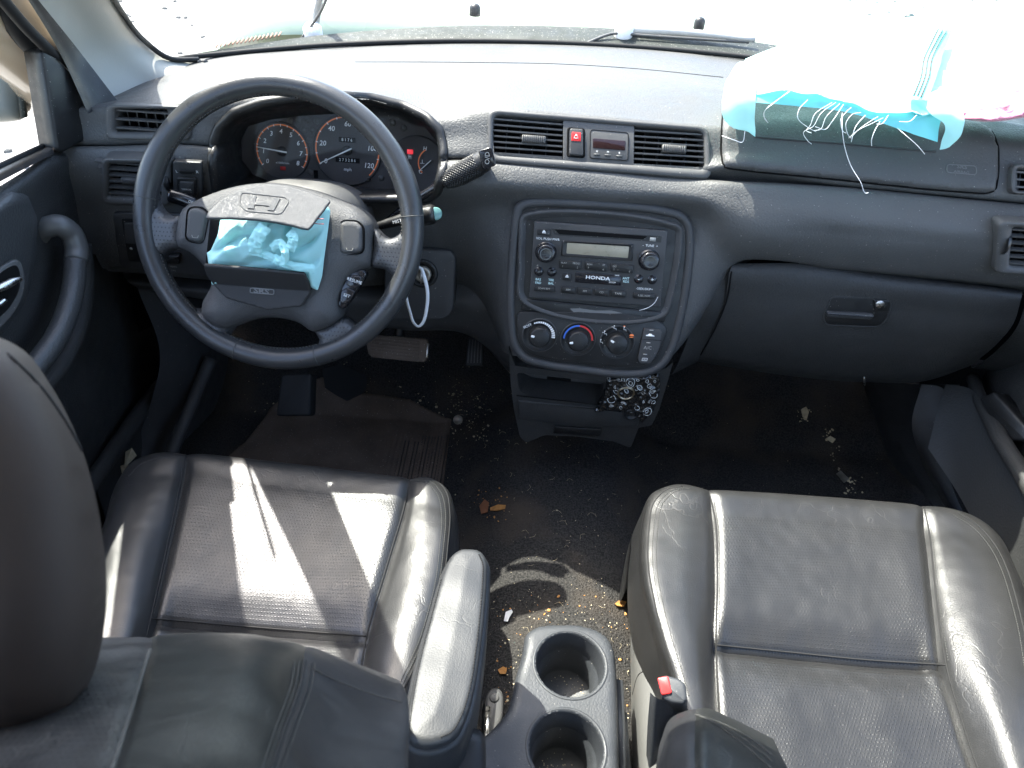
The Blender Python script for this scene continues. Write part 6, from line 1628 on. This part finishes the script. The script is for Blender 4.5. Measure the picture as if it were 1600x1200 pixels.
# scale radii to the picture
r1 = (fN.uv(945, 1037)[0] - fN.uv(838, 1037)[0]) / 2; r2 = (fN.uv(943, 1168)[0] - fN.uv(827, 1168)[0]) / 2
def hcon(u, v, d): return -.008 + .008 * math.sqrt(max(0, 1 - (1 - min(1, d / .012)) ** 2))
bm = pillow(fN, cps, .003, hcon, -.17)
kill = []
for f_ in bm.faces:
    c = f_.calc_center_median() - fN.O
    for (uc, r) in ((c1[0], r1), (c2[0], r2)):
        if abs(c.z) < .02 and (c.x - uc[0]) ** 2 + (c.y - uc[1]) ** 2 < (r + .001) ** 2: kill.append(f_); break
bmesh.ops.delete(bm, geom=kill, context='FACES')
T_CN = None
obj('console_top', bm, M['console'], cons)
for uc, r in ((c1[0], r1), (c2[0], r2)):
    bm = lathe(fN, uc[0], uc[1], [(r + .0045, -.0006), (r + .004, .0006), (r + .0018, .0008), (r, -.001), (r - .001, -.004), (r - .003, -.03), (r - .0035, -.032), (r - .006, -.034), (r - .007, -.07), (r - .009, -.073), (0, -.074)], 64, cap=False)
    cu = obj('cup_holder', bm, M['console'], cons)
bm = bmesh.new(); rg = random.Random(12)
for uc, r in ((c1[0], r1), (c2[0], r2)):
    for i in range(50):
        a = rg.random() * 6.28; q = (r - .012) * math.sqrt(rg.random()); s = rg.uniform(.0003, .001)
        bmesh.ops.create_icosphere(bm, subdivisions=1, radius=s, matrix=Matrix.Translation(fN.pt(uc[0] + q * math.cos(a), uc[1] + q * math.sin(a), -.0735)))
obj('cup_grit', bm, M['leafp'], None, label='pale grit in the bottoms of the cup holders', cat='grit', kind='stuff')
# ribbed right side of the console
for k, (x0, z) in enumerate(((966, -.03), (972, -.05))):
    bm = tube([fN.pt(*fN.uv(x0, 1065 + 50 * k, z), z), fN.pt(*fN.uv(x0 + 6, 1220, z), z)], .006, 10); obj('side_rib', bm, M['console'], cons)
# seat belt anchor plate left of the console
an = thing('belt_anchor', 'grey bolt plate on the floor left of the console', 'belt anchor', tuple(atz(775, 1095, .12)))
fa = Fr(atz(772, 1095, .14), N=V((.1, -.1, 1)), R=X_)
obj('anchor_plate', slab(fa, resample(rnd(fa.uvs([(758,1090),(764,1076),(780,1072),(788,1086),(786,1125),(770,1150),(757,1150)]), .008), 60), -.03, 0, .004), M['plastic'], an)
obj('bolt_head', lathe(fa, *fa.uv(772, 1090), [(.006, 0), (.006, .0012), (.005, .002), (0, .0022)], 20, cap=False), M['trim'], an)
obj('anchor_rod', tube([atz(763, 1105, .17), atz(760, 1160, .17)], .003, 8), M['metal'], an)

# ================================================================== doors
ld = thing('driver_door', 'dark driver door panel with curved grab handle', 'car door', tuple(atx(60, 560, -.66)))
def xs_(rows, nu, nv): return loft([[atx(*p) for p in r] for r in rows], nu, nv)
bm = xs_([
 [(-260,420,-.62),(-60,325,-.62),(30,272,-.62),(76,240,-.62),(110,232,-.63),(160,200,-.66)],
 [(-260,440,-.605),(-60,345,-.605),(25,290,-.608),(80,252,-.61),(125,238,-.62),(165,205,-.65)],
 [(-250,500,-.60),(-50,400,-.605),(30,335,-.61),(95,285,-.615),(145,262,-.63),(175,250,-.67)],
 [(-240,620,-.61),(-40,500,-.615),(40,430,-.62),(110,370,-.63),(158,340,-.65),(190,330,-.69)],
 [(-220,760,-.62),(-20,620,-.625),(60,560,-.63),(130,480,-.64),(185,430,-.67),(215,430,-.71)],
 [(-180,900,-.635),(10,750,-.64),(90,680,-.645),(165,590,-.66),(225,520,-.69),(262,500,-.73)],
 [(-140,1050,-.66),(50,860,-.66),(125,780,-.665),(190,700,-.68),(250,620,-.71),(300,560,-.75)],
 [(-100,1200,-.68),(90,980,-.68),(160,880,-.68),(210,820,-.69),(270,720,-.72),(320,620,-.76)]], 90, 90)
T_LD = bvh(bm); obj('door_panel', bm, M['door'], ld)
# padded cloth insert
pts = [(-120,430),(-40,330),(10,295),(45,300),(62,340),(60,400),(45,470),(10,520),(-60,600),(-120,640)]
def on_surf(t, pts, n): return None
ins = resample(pts, 90)
bmi = bmesh.new(); vs2d = [V(p) for p in ins]; W = []
gp = [V(p) for p in ins]; 
y_ = 295
while y_ < 640:
    x_ = -120
    while x_ < 62:
        if inside((x_, y_), ins) and dist_edge((x_, y_), ins) > 4: gp.append(V((x_, y_)))
        x_ += 9
    y_ += 9
nB = len(ins)
vv, ee, ff, *_ = delaunay_2d_cdt(gp, [(i, (i+1) % nB) for i in range(nB)], [list(range(nB))], 1, 1e-6)
bv_ = []
for p in vv:
    q, n = hit(T_LD, p.x, p.y); d = dist_edge((p.x, p.y), ins)
    if q is None: q, n = atx(p.x, p.y, -.61), V((1, 0, 0))
    bv_.append(bmi.verts.new(q + V((1, 0, .1)).normalized() * (-.002 + .009 * min(1, d / 16))))
for f_ in ff:
    try: bmi.faces.new([bv_[i] for i in f_])
    except ValueError: pass
m_ins = mat('door_insert_vinyl', (.045, .046, .046), .42, .5)
nt = m_ins.node_tree; wv = nt.nodes.new('ShaderNodeTexVoronoi'); wv.inputs['Scale'].default_value = 300; tcn = nt.nodes.new('ShaderNodeTexCoord'); nt.links.new(tcn.outputs['Object'], wv.inputs['Vector'])
bpn = nt.nodes.new('ShaderNodeBump'); bpn.inputs['Strength'].default_value = .28; bpn.inputs['Distance'].default_value = .0015; nt.links.new(wv.outputs['Distance'], bpn.inputs['Height']); nt.links.new(bpn.outputs[0], nt.nodes['Principled BSDF'].inputs['Normal'])
M['insert'] = m_ins
obj('door_insert', bmi, M['insert'], ld)
# grab handle: smooth top cap then textured grip sweeping down left
P = crv([atx(*p) for p in [(62,372,-.63),(72,356,-.615),(92,352,-.60),(112,366,-.592),(120,392,-.588),(118,408,-.586)]], 30)
obj('handle_cap', tube(P, [.010 + .004 * min(1, i / 8) for i in range(30)], 20), M['pillar'] if 0 else mat('handle_cap_plastic', (.085, .085, .082), .35, .5), ld)
P = crv([atx(*p) for p in [(118,406,-.586),(116,440,-.583),(106,485,-.58),(86,530,-.58),(58,568,-.585),(20,610,-.595),(-30,660,-.61)]], 60)
obj('grab_handle', tube(P, .0135, 24), M['insert'], ld)
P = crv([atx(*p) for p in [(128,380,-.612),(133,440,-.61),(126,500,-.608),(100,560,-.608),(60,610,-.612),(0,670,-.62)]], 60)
obj('handle_lip', tube(P, .012, 16), M['door'], ld)  # lip along the grab handle in plain door vinyl
# inner release lever
fh = Fr(atx(16, 450, -.597), N=V((1, -.2, .25)), R=V((.2, 1, 0)))
lr = obj('release_surround', slab(fh, rnd(fh.uvs([(-30,450),(-5,418),(26,402),(36,425),(36,455),(20,490),(-10,520),(-35,530)]), .012), -.006, .004, .002), M['trim'], ld)
obj('release_hollow', slab(fh, rnd(fh.uvs([(-25,452),(-2,424),(22,412),(28,430),(26,455),(10,482),(-15,505)]), .010), .003, .0045, 0), M['void'], lr, smooth=False)
obj('release_lever', tube(crv([fh.pt(*fh.uv(a, b, .012), .012) for a, b in ((-12, 455), (8, 446), (20, 440), (32, 436))], 14), [.003 + .002 * math.sin(i / 13 * 3.14) for i in range(14)], 10), M['metal'], lr)
obj('lock_lever', tube(crv([fh.pt(*fh.uv(a, b, .010), .010) for a, b in ((-14, 480), (-2, 476), (8, 468))], 10), .003, 10), M['metal'], lr)
# window ledge, glass and mirror corner
bm = loft([[atx(*p) for p in r] for r in [[(-200,360,-.63),(0,262,-.63),(78,226,-.63)],[(-200,375,-.615),(0,272,-.615),(82,232,-.615)],[(-200,392,-.605),(0,284,-.607),(84,240,-.608)]]], 30, 8)
obj('window_sill', bm, M['black'], ld)
obj('window_seal', tube([atx(-200,358,-.632), atx(0,260,-.632), atx(76,225,-.632)], .004, 8), M['rubber'], ld)
g_ = loft([[atx(-260,390,-.64), atx(-60,292,-.64), atx(72,226,-.64)], [atx(-300,150,-.63), atx(-80,60,-.63), atx(58,70,-.635)], [atx(-340,-120,-.60), atx(-120,-100,-.61), atx(-10,-30,-.62)]], 14, 10)
obj('window_glass', g_, M['glass'], ld)
bm = bmesh.new(); fm = Fr(atx(105, 160, -.60), N=V((1, -.35, .1)), R=V((.35, 1, 0)))
bm = slab(fm, rnd(fm.uvs([(64,80),(74,76),(150,146),(164,160),(162,190),(154,212),(140,216),(98,240),(88,234)]), .004), -.03, 0, .004)
obj('mirror_corner_cover', bm, M['black'], ld)
obj('frame_paint_edge', loft([[atx(42,74,-.66), atx(50,78,-.655), atx(66,82,-.64)], [atx(50,140,-.66), atx(58,145,-.655), atx(76,150,-.64)], [atx(62,205,-.66), atx(70,212,-.655), atx(84,228,-.64)], [atx(68,228,-.66), atx(76,232,-.655), atx(90,238,-.64)]], 10, 20), M['tan'], ld)
obj('glass_channel', tube(crv([atx(-60,-120,-.63), atx(0,2,-.63), atx(30,50,-.632), atx(58,82,-.634)], 16), .012, 10), M['rubber'], ld)
obj('frame_paint', loft([[atx(-40,-130,-.625), atx(20,-130,-.605)], [atx(12,0,-.625), atx(48,0,-.61)], [atx(48,52,-.625), atx(84,58,-.612)], [atx(60,70,-.625), atx(96,84,-.615)]], 6, 24), M['tan'], ld)
obj('door_seal', tube(crv([atx(-60,-70,-.60), atx(4,0,-.602), atx(40,42,-.604), atx(72,74,-.606), atx(110,112,-.61), atx(152,156,-.615)], 30), .007, 10), M['rubber'], ld)
obj('channel_edge', tube(crv([atx(46,80,-.642), atx(54,150,-.642), atx(66,225,-.642)], 16), .004, 8), M['trim'], ld)
# door pocket rail
P = crv([atx(*p) for p in [(300,545,-.70),(262,590,-.67),(222,640,-.655),(180,700,-.65),(140,760,-.648),(90,840,-.645)]], 40)
obj('pocket_rail', tube(P, .014, 14), M['door'], ld)
bm = xs_([[(300,560,-.70),(225,650,-.655),(150,760,-.65)],[(310,640,-.70),(240,730,-.655),(170,830,-.65)],[(320,760,-.70),(260,830,-.655),(190,930,-.65)]], 24, 16)
obj('pocket_front', bm, M['door'], ld)
flat = atx(200, 720, -.67)
bm = bmesh.new()
for k, pts in enumerate(([(196,706),(206,700),(214,712),(204,722),(194,730)], [(188,728),(200,724),(204,740),(192,748)])):
    v_ = [bm.verts.new(atx(a, b, -.648 + .002 * i)) for i, (a, b) in enumerate(pts)]; bm.faces.new(v_)
bmesh.ops.solidify(bm, geom=bm.faces[:], thickness=.001)
obj('crumpled_paper', bm, M['leafp'], None, smooth=False, label='brown crumpled paper in the driver door pocket', cat='paper')
# outside mirror housing
om = thing('door_mirror', 'grey door mirror housing seen through the side window', 'mirror', tuple(atx(10, 150, -.80)))
fm2 = Fr(atx(15, 130, -.76), N=V((.5, -1, .2)), R=V((1, .5, 0)))
obj('mirror_housing', pillow(fm2, resample(rnd(fm2.uvs([(-80,70),(-10,48),(18,52),(34,80),(40,140),(44,186),(10,192),(-60,188)]), .02), 80), .006, lambda u, v, d: .03 * math.sqrt(max(0, 1 - (1 - min(1, d / .03)) ** 2)), -.08), mat('mirror_grey', (.22, .24, .23), .4, .5), om)
obj('mirror_band', slab(fm2, fm2.uvs([(18,54),(30,62),(38,140),(42,184),(32,186),(26,140)], .035), .02, .034, .003), M['cowl'], om)

# passenger door with kick panel
rd = thing('passenger_door', 'dark passenger door panel with storage pocket', 'car door', tuple(atx(1560, 680, .74)))
bm = xs_([
 [(1640,470,.80),(1720,470,.77),(1900,470,.75),(2100,520,.74)],
 [(1590,520,.80),(1660,540,.77),(1820,560,.74),(2060,620,.73)],
 [(1540,580,.79),(1610,620,.76),(1760,680,.73),(2010,760,.72)],
 [(1530,610,.79),(1580,660,.765),(1700,760,.735),(1900,860,.72)],
 [(1525,660,.80),(1590,740,.775),(1680,830,.745),(1860,950,.73)],
 [(1530,760,.80),(1590,830,.78),(1680,930,.75),(1850,1080,.74)]], 60, 60)
obj('door_panel', bm, M['door'], rd)
P = crv([atx(*p) for p in [(1520,590,.76),(1530,620,.745),(1560,680,.73),(1600,745,.725),(1660,840,.72),(1760,1000,.715)]], 40)
obj('pocket_rail', tube(P, [.010 + .006 * i / 39 for i in range(40)], 14), M['door'], rd)
bm = xs_([[(1478,600,.72),(1520,610,.735),(1555,680,.735),(1600,760,.73),(1700,920,.725)],[(1465,640,.71),(1500,690,.725),(1540,760,.73),(1590,840,.73),(1690,990,.725)],[(1450,700,.70),(1490,760,.72),(1530,830,.725),(1580,900,.73),(1680,1060,.725)]], 40, 26)
obj('pocket_front', bm, M['insert'], rd)
fq = Fr(atx(1585, 655, .75), N=V((-1, -.3, .3)), R=V((-.3, 1, 0)))
obj('pocket_shelf', slab(fq, rnd(fq.uvs([(1535,622),(1560,612),(1610,668),(1610,690),(1570,688)]), .006), -.02, .01, .004), M['black'], rd)
obj('pocket_coin', lathe(fq, *fq.uv(1588, 722), [(.008, .01), (.008, .012), (0, .0125)], 20, cap=False), M['dullmetal'], rd)
obj('kick_panel', loft([[aty(*p) for p in r] for r in [
  [(1345,590,1.20),(1380,596,1.12),(1420,600,1.08),(1450,600,1.04),(1500,600,.99)],
  [(1340,630,1.22),(1372,650,1.13),(1415,660,1.07),(1440,665,1.03),(1490,650,.97)],
  [(1345,680,1.22),(1380,695,1.10),(1405,700,1.05),(1440,730,.99),(1480,740,.93)],
  [(1380,740,1.15),(1400,745,1.05),(1430,760,1.0),(1450,780,.94),(1490,830,.88)]]], 40, 40), M['door'], rd)
obj('sill_plate', loft([[aty(*p) for p in r] for r in [
  [(1440,600,1.02),(1470,605,1.0),(1485,620,.98)],[(1425,660,.98),(1450,680,.96),(1475,700,.94)],[(1440,720,.92),(1470,760,.9),(1500,790,.88)],[(1480,800,.84),(1520,840,.82),(1560,880,.8)],[(1560,960,.7),(1620,1000,.68),(1660,1040,.66)]]], 20, 50), M['plastic'], rd)
# driver side kick panel / sill
obj('kick_panel', loft([[aty(*p) for p in r] for r in [
  [(215,450,.98),(260,460,1.02),(330,470,1.15)],[(250,560,.96),(300,580,1.02),(360,590,1.15)],[(225,660,.93),(270,690,.96),(330,700,1.05)],[(195,740,.86),(230,760,.86),(280,790,.9)]]], 24, 40), M['plastic'], ld)
obj('sill_ridge', tube(crv([aty(330,560,1.05), aty(305,620,.99), aty(275,690,.92), aty(250,760,.86)], 24), .012, 10), M['plastic'], ld)

# ================================================================== passenger airbag
# door of the airbag in the dash: raised panel with a seam round it
AD = [(1133,150),(1128,190),(1126,235),(1130,262),(1180,268),(1300,280),(1450,296),(1540,303),(1556,298),(1560,270),(1560,230),(1550,205),(1530,192),(1480,182)]
ab = thing('passenger_airbag', 'torn cyan and white passenger airbag spilling over the dashboard', 'airbag', tuple(aty(1300, 180, .98)))
adb = bmesh.new(); adr = resample(rnd(AD, 8), 140)
seam = []
for a, b in adr:
    q, n = hit(T_DASH, a, b)
    if q is not None: seam.append(q + n * .0003)
obj('airbag_door_seam', tube(seam[10:] , .0013, 6), M['void'], dash)
ff_ = bmesh.new()
# raised lower airbag door: pillow laid on the dash
def on_dash_patch(poly, stp, prof, tree, name, mt, par, sk=True, **k):
    B = resample(poly, 130); gp = [V(p) for p in B]
    x0 = min(p[0] for p in B); x1 = max(p[0] for p in B); y0 = min(p[1] for p in B); y1 = max(p[1] for p in B)
    y = y0
    while y < y1:
        x = x0
        while x < x1:
            if inside((x, y), B) and dist_edge((x, y), B) > stp * .5: gp.append(V((x, y)))
            x += stp
        y += stp
    n = len(B); vv, ee, ff, *_ = delaunay_2d_cdt(gp, [(i, (i+1) % n) for i in range(n)], [list(range(n))], 1, 1e-6)
    bm = bmesh.new(); L = []
    for p in vv:
        q, nn = hit(tree, p.x, p.y); d = dist_edge((p.x, p.y), B)
        if q is None: q, nn = aty(p.x, p.y, .93), V((0, -1, 0))
        L.append(bm.verts.new(q + nn * prof(p.x, p.y, d)))
    for f in ff:
        try: bm.faces.new([L[i] for i in f])
        except ValueError: pass
    t = bvh(bm)
    return obj(name, bm, mt, par, **k), t
_, T_AD = on_dash_patch([(a, b) for a, b in AD if True], 5, lambda x, y, d: -.001 + .007 * math.sqrt(max(0, 1 - (1 - min(1, d / 9)) ** 2)), T_DASH, 'airbag_door', M['dash'], dash, label='grey airbag door torn open along its top')
# flap line on the door (upper torn door edge folded)
obj('door_step', line_on(T_AD, [(1180,214),(1240,219),(1310,224),(1380,230),(1462,237)], 50, .0014, .0005), M['plastic'], dash)
ao = surf_ring(T_AD, [(1479,256),(1526,259),(1526,274),(1478,270)], [(0, -.0003), (0, .0009), (.001, .0009), (.001, -.0003)], 60, 6)
obj('badge_outline', ao, M['badge'], dash)
q, n = hit(T_AD, 1502, 265); fT2 = Fr(q, N=n, R=X_)
bm = text_bm(fT2, 0, .003, 'SRS', .0062, .0012, bold=.0002, sx=1.4, rot=-.03); text_bm(fT2, 0, -.0035, 'AIRBAG', .0045, .0012, bold=.0001, sx=1.3, rot=-.03, bm=bm); obj('badge_print', bm, M['badge'], dash)
# the bag: billowing sheet draped on top of the pad and hanging over its edge
bag_rows = [
 [(1165,92,1.22),(1200,78,1.24),(1290,52,1.26),(1400,30,1.27),(1480,18,1.26),(1560,12,1.20),(1680,10,1.15),(1800,20,1.1)],
 [(1158,105,1.13),(1190,92,1.14),(1280,80,1.16),(1390,72,1.17),(1450,68,1.17),(1560,70,1.12),(1680,75,1.08),(1800,90,1.0)],
 [(1145,118,1.05),(1180,110,1.05),(1270,105,1.07),(1380,100,1.08),(1440,100,1.08),(1550,108,1.04),(1680,120,1.0),(1800,135,.96)],
 [(1133,130,.985),(1165,125,.985),(1260,128,.99),(1370,128,1.0),(1430,135,1.0),(1530,140,.98),(1670,145,.95),(1800,160,.92)],
 [(1131,150,.952),(1170,142,.935),(1250,146,.93),(1340,152,.93),(1430,160,.935),(1500,160,.945),(1620,150,.95),(1780,150,.93)],
 [(1134,158,.94),(1176,146,.925),(1255,150,.915),(1340,160,.912),(1380,180,.908),(1430,178,.912),(1480,176,.925),(1560,160,.93)]]
# sheet 1: over the top, ending in a wavy torn edge
G, pu, pv = loft_pts([[aty(*p) for p in r] for r in bag_rows], 150, 100)
for j in range(100):
    for i in range(150):
        p = G[j][i]; k = min(1, j / 12) 
        G[j][i] = p + V((0, -.4, 1)) * (.012 * noise.noise(V((p.x * 11, p.y * 11, p.z * 9 + 2))) + .005 * noise.noise(V((p.x * 34, p.y * 30, 3))) - .006 * max(0, .2 - abs(noise.noise(V((p.x * 9 + p.y * 12, p.y * 5, 9))))) / .2) * k
bmB = grid_bm(G); T_BAG = bvh(bmB)
obj('bag_sheet', bmB, M['bag'], ab)
# stronger cyan strip along that seam: a second ply
def sheet(rows, nu, nv, name, m_, amp=.004, s=0):
    G, a, b = loft_pts([[aty(*p) for p in r] for r in rows], nu, nv)
    for j in range(nv):
        for i in range(nu):
            p = G[j][i]; G[j][i] = p + V((.2, -1, .4)) * amp * (noise.noise(V((p.x * 22 + s, p.y * 20, p.z * 22))) + .5 * noise.noise(V((p.x * 60, p.z * 60, s))))
    bm = grid_bm(G); t = bvh(bm); obj(name, bm, M[m_], ab); return t
bm = bmesh.new()
T_S2 = sheet([[(1462,44,1.13),(1470,40,1.13),(1488,48,1.13)],[(1444,80,1.07),(1456,78,1.07),(1474,86,1.07)],[(1428,120,.99),(1444,118,.99),(1462,124,.99)],[(1418,150,.925),(1432,152,.925),(1448,158,.925)]], 20, 40, 'seam_strip', 'bagp', .002)
for o in (0, 6, 12): line_on(T_S2, [(1466+o,46+o*.3),(1456+o,66),(1444+o,92),(1439+o,120),(1426+o,153)], 40, .0008, .0008, bm)
obj('bag_seam', bm, mat('brown_thread', (.045, .02, .01), .8), ab)
# inner hanging valance under the torn edge
sheet([[(1160,140,.95),(1240,142,.95),(1330,150,.95),(1400,160,.95),(1480,172,.945)],
       [(1176,150,.925),(1240,153,.922),(1330,166,.918),(1400,184,.915),(1470,190,.918)],
       [(1178,160,.918),(1245,166,.915),(1335,178,.912),(1405,202,.908),(1465,222,.910)]], 90, 30, 'inner_ply', 'bagp', .004, 5)
# left tail
sheet([[(1138,122,.97),(1158,96,1.0),(1180,100,1.0)],[(1130,150,.935),(1158,145,.925),(1182,150,.92)],[(1131,185,.925),(1162,180,.915),(1180,180,.912)],[(1145,200,.921),(1165,198,.915),(1180,200,.912)],[(1168,205,.918),(1174,210,.914),(1180,214,.912)]], 40, 60, 'left_tail', 'bag', .005, 11)
# right tail
sheet([[(1440,150,.94),(1470,140,.94),(1500,150,.94)],[(1455,180,.915),(1480,176,.910),(1505,184,.912)],[(1473,192,.908),(1490,190,.905),(1506,192,.908)],[(1472,225,.905),(1484,222,.902),(1496,218,.905)],[(1470,234,.905),(1477,233,.903),(1484,230,.905)]], 30, 50, 'right_tail', 'bag', .004, 17)
bm = bmesh.new()
for a, b, c in ((1160, 95, 118), (1172, 94, 120)): 
    line_on(T_BAG, [(a, b), (a + 1, c)], 8, .0007, .0006, bm)
obj('bag_seam', bm, bpy.data.materials['brown_thread'], ab)
# frayed threads
def thread(pts, r=.0004):
    return tube(crv([aty(*p) for p in pts], max(14, len(pts) * 6)), r, 4, bm=thr)
thr = bmesh.new()
for P in (
 [(1232,143,.905),(1208,162,.895),(1196,172,.89),(1195,186,.90),(1200,192,.905)],
 [(1234,143,.905),(1212,158,.892),(1199,168,.888),(1193,180,.896),(1198,190,.90)],
 [(1262,156,.905),(1248,172,.893),(1246,182,.89),(1264,200,.895),(1275,206,.90)],
 [(1300,160,.905),(1272,180,.892),(1266,196,.89),(1260,204,.89),(1268,208,.89)],
 [(1306,160,.905),(1282,178,.89),(1270,198,.888),(1256,206,.89),(1262,220,.895),(1268,225,.90)],
 [(1312,162,.905),(1290,184,.89),(1282,202,.888),(1272,204,.888)],
 [(1318,163,.905),(1300,190,.89),(1290,202,.888),(1274,198,.888)],
 [(1330,168,.905),(1322,175,.893),(1314,186,.888),(1318,206,.888),(1322,208,.888)],
 [(1316,176,.90),(1316,200,.885),(1320,230,.882),(1330,260,.875),(1345,285,.862),(1353,302,.858),(1357,301,.857)],
 [(1345,176,.905),(1330,180,.893),(1322,192,.888),(1326,212,.886),(1330,216,.886)],
 [(1372,182,.905),(1350,196,.89),(1335,208,.888),(1326,216,.888)],
 [(1380,184,.905),(1360,194,.888),(1340,204,.886),(1331,214,.886)],
 [(1375,190,.90),(1366,206,.887),(1362,218,.885),(1362,228,.887)],
 [(1402,200,.905),(1416,212,.89),(1434,228,.884),(1445,241,.882)],
 [(1432,180,.905),(1420,190,.893),(1405,190,.895)],
 [(1128,212,.925),(1145,218,.915),(1160,222,.908),(1164,205,.908)],
 [(1352,180,.905),(1336,200,.887),(1330,222,.885)],
 [(1388,180,.905),(1376,194,.888),(1370,194,.888)]):
    thread(P)
obj('frayed_thread', thr, M['wtag'], ab, kind='stuff')
# pink plush cloth at the right end
pk = [[(1495,172,.955),(1530,150,.985),(1580,130,1.0),(1660,110,1.0),(1760,110,1.0)],
      [(1500,180,.92),(1540,164,.925),(1590,148,.93),(1660,138,.93),(1760,138,.93)],
      [(1510,186,.915),(1545,188,.905),(1592,180,.905),(1660,167,.90),(1760,165,.90)],
      [(1512,187,.94),(1545,188,.94),(1592,184,.935),(1660,172,.93),(1760,172,.93)]]
G, a, b = loft_pts([[aty(*p) for p in r] for r in pk], 90, 60)
for j in range(60):
    for i in range(90):
        p = G[j][i]; G[j][i] = p + V((0, -1, .6)) * (.004 * noise.noise(p * 60) + .002 * noise.noise(p * 190))
obj('pink_towel', grid_bm(G), M['pink'], None, label='pink fluffy cloth on the right end of the dashboard', cat='cloth')
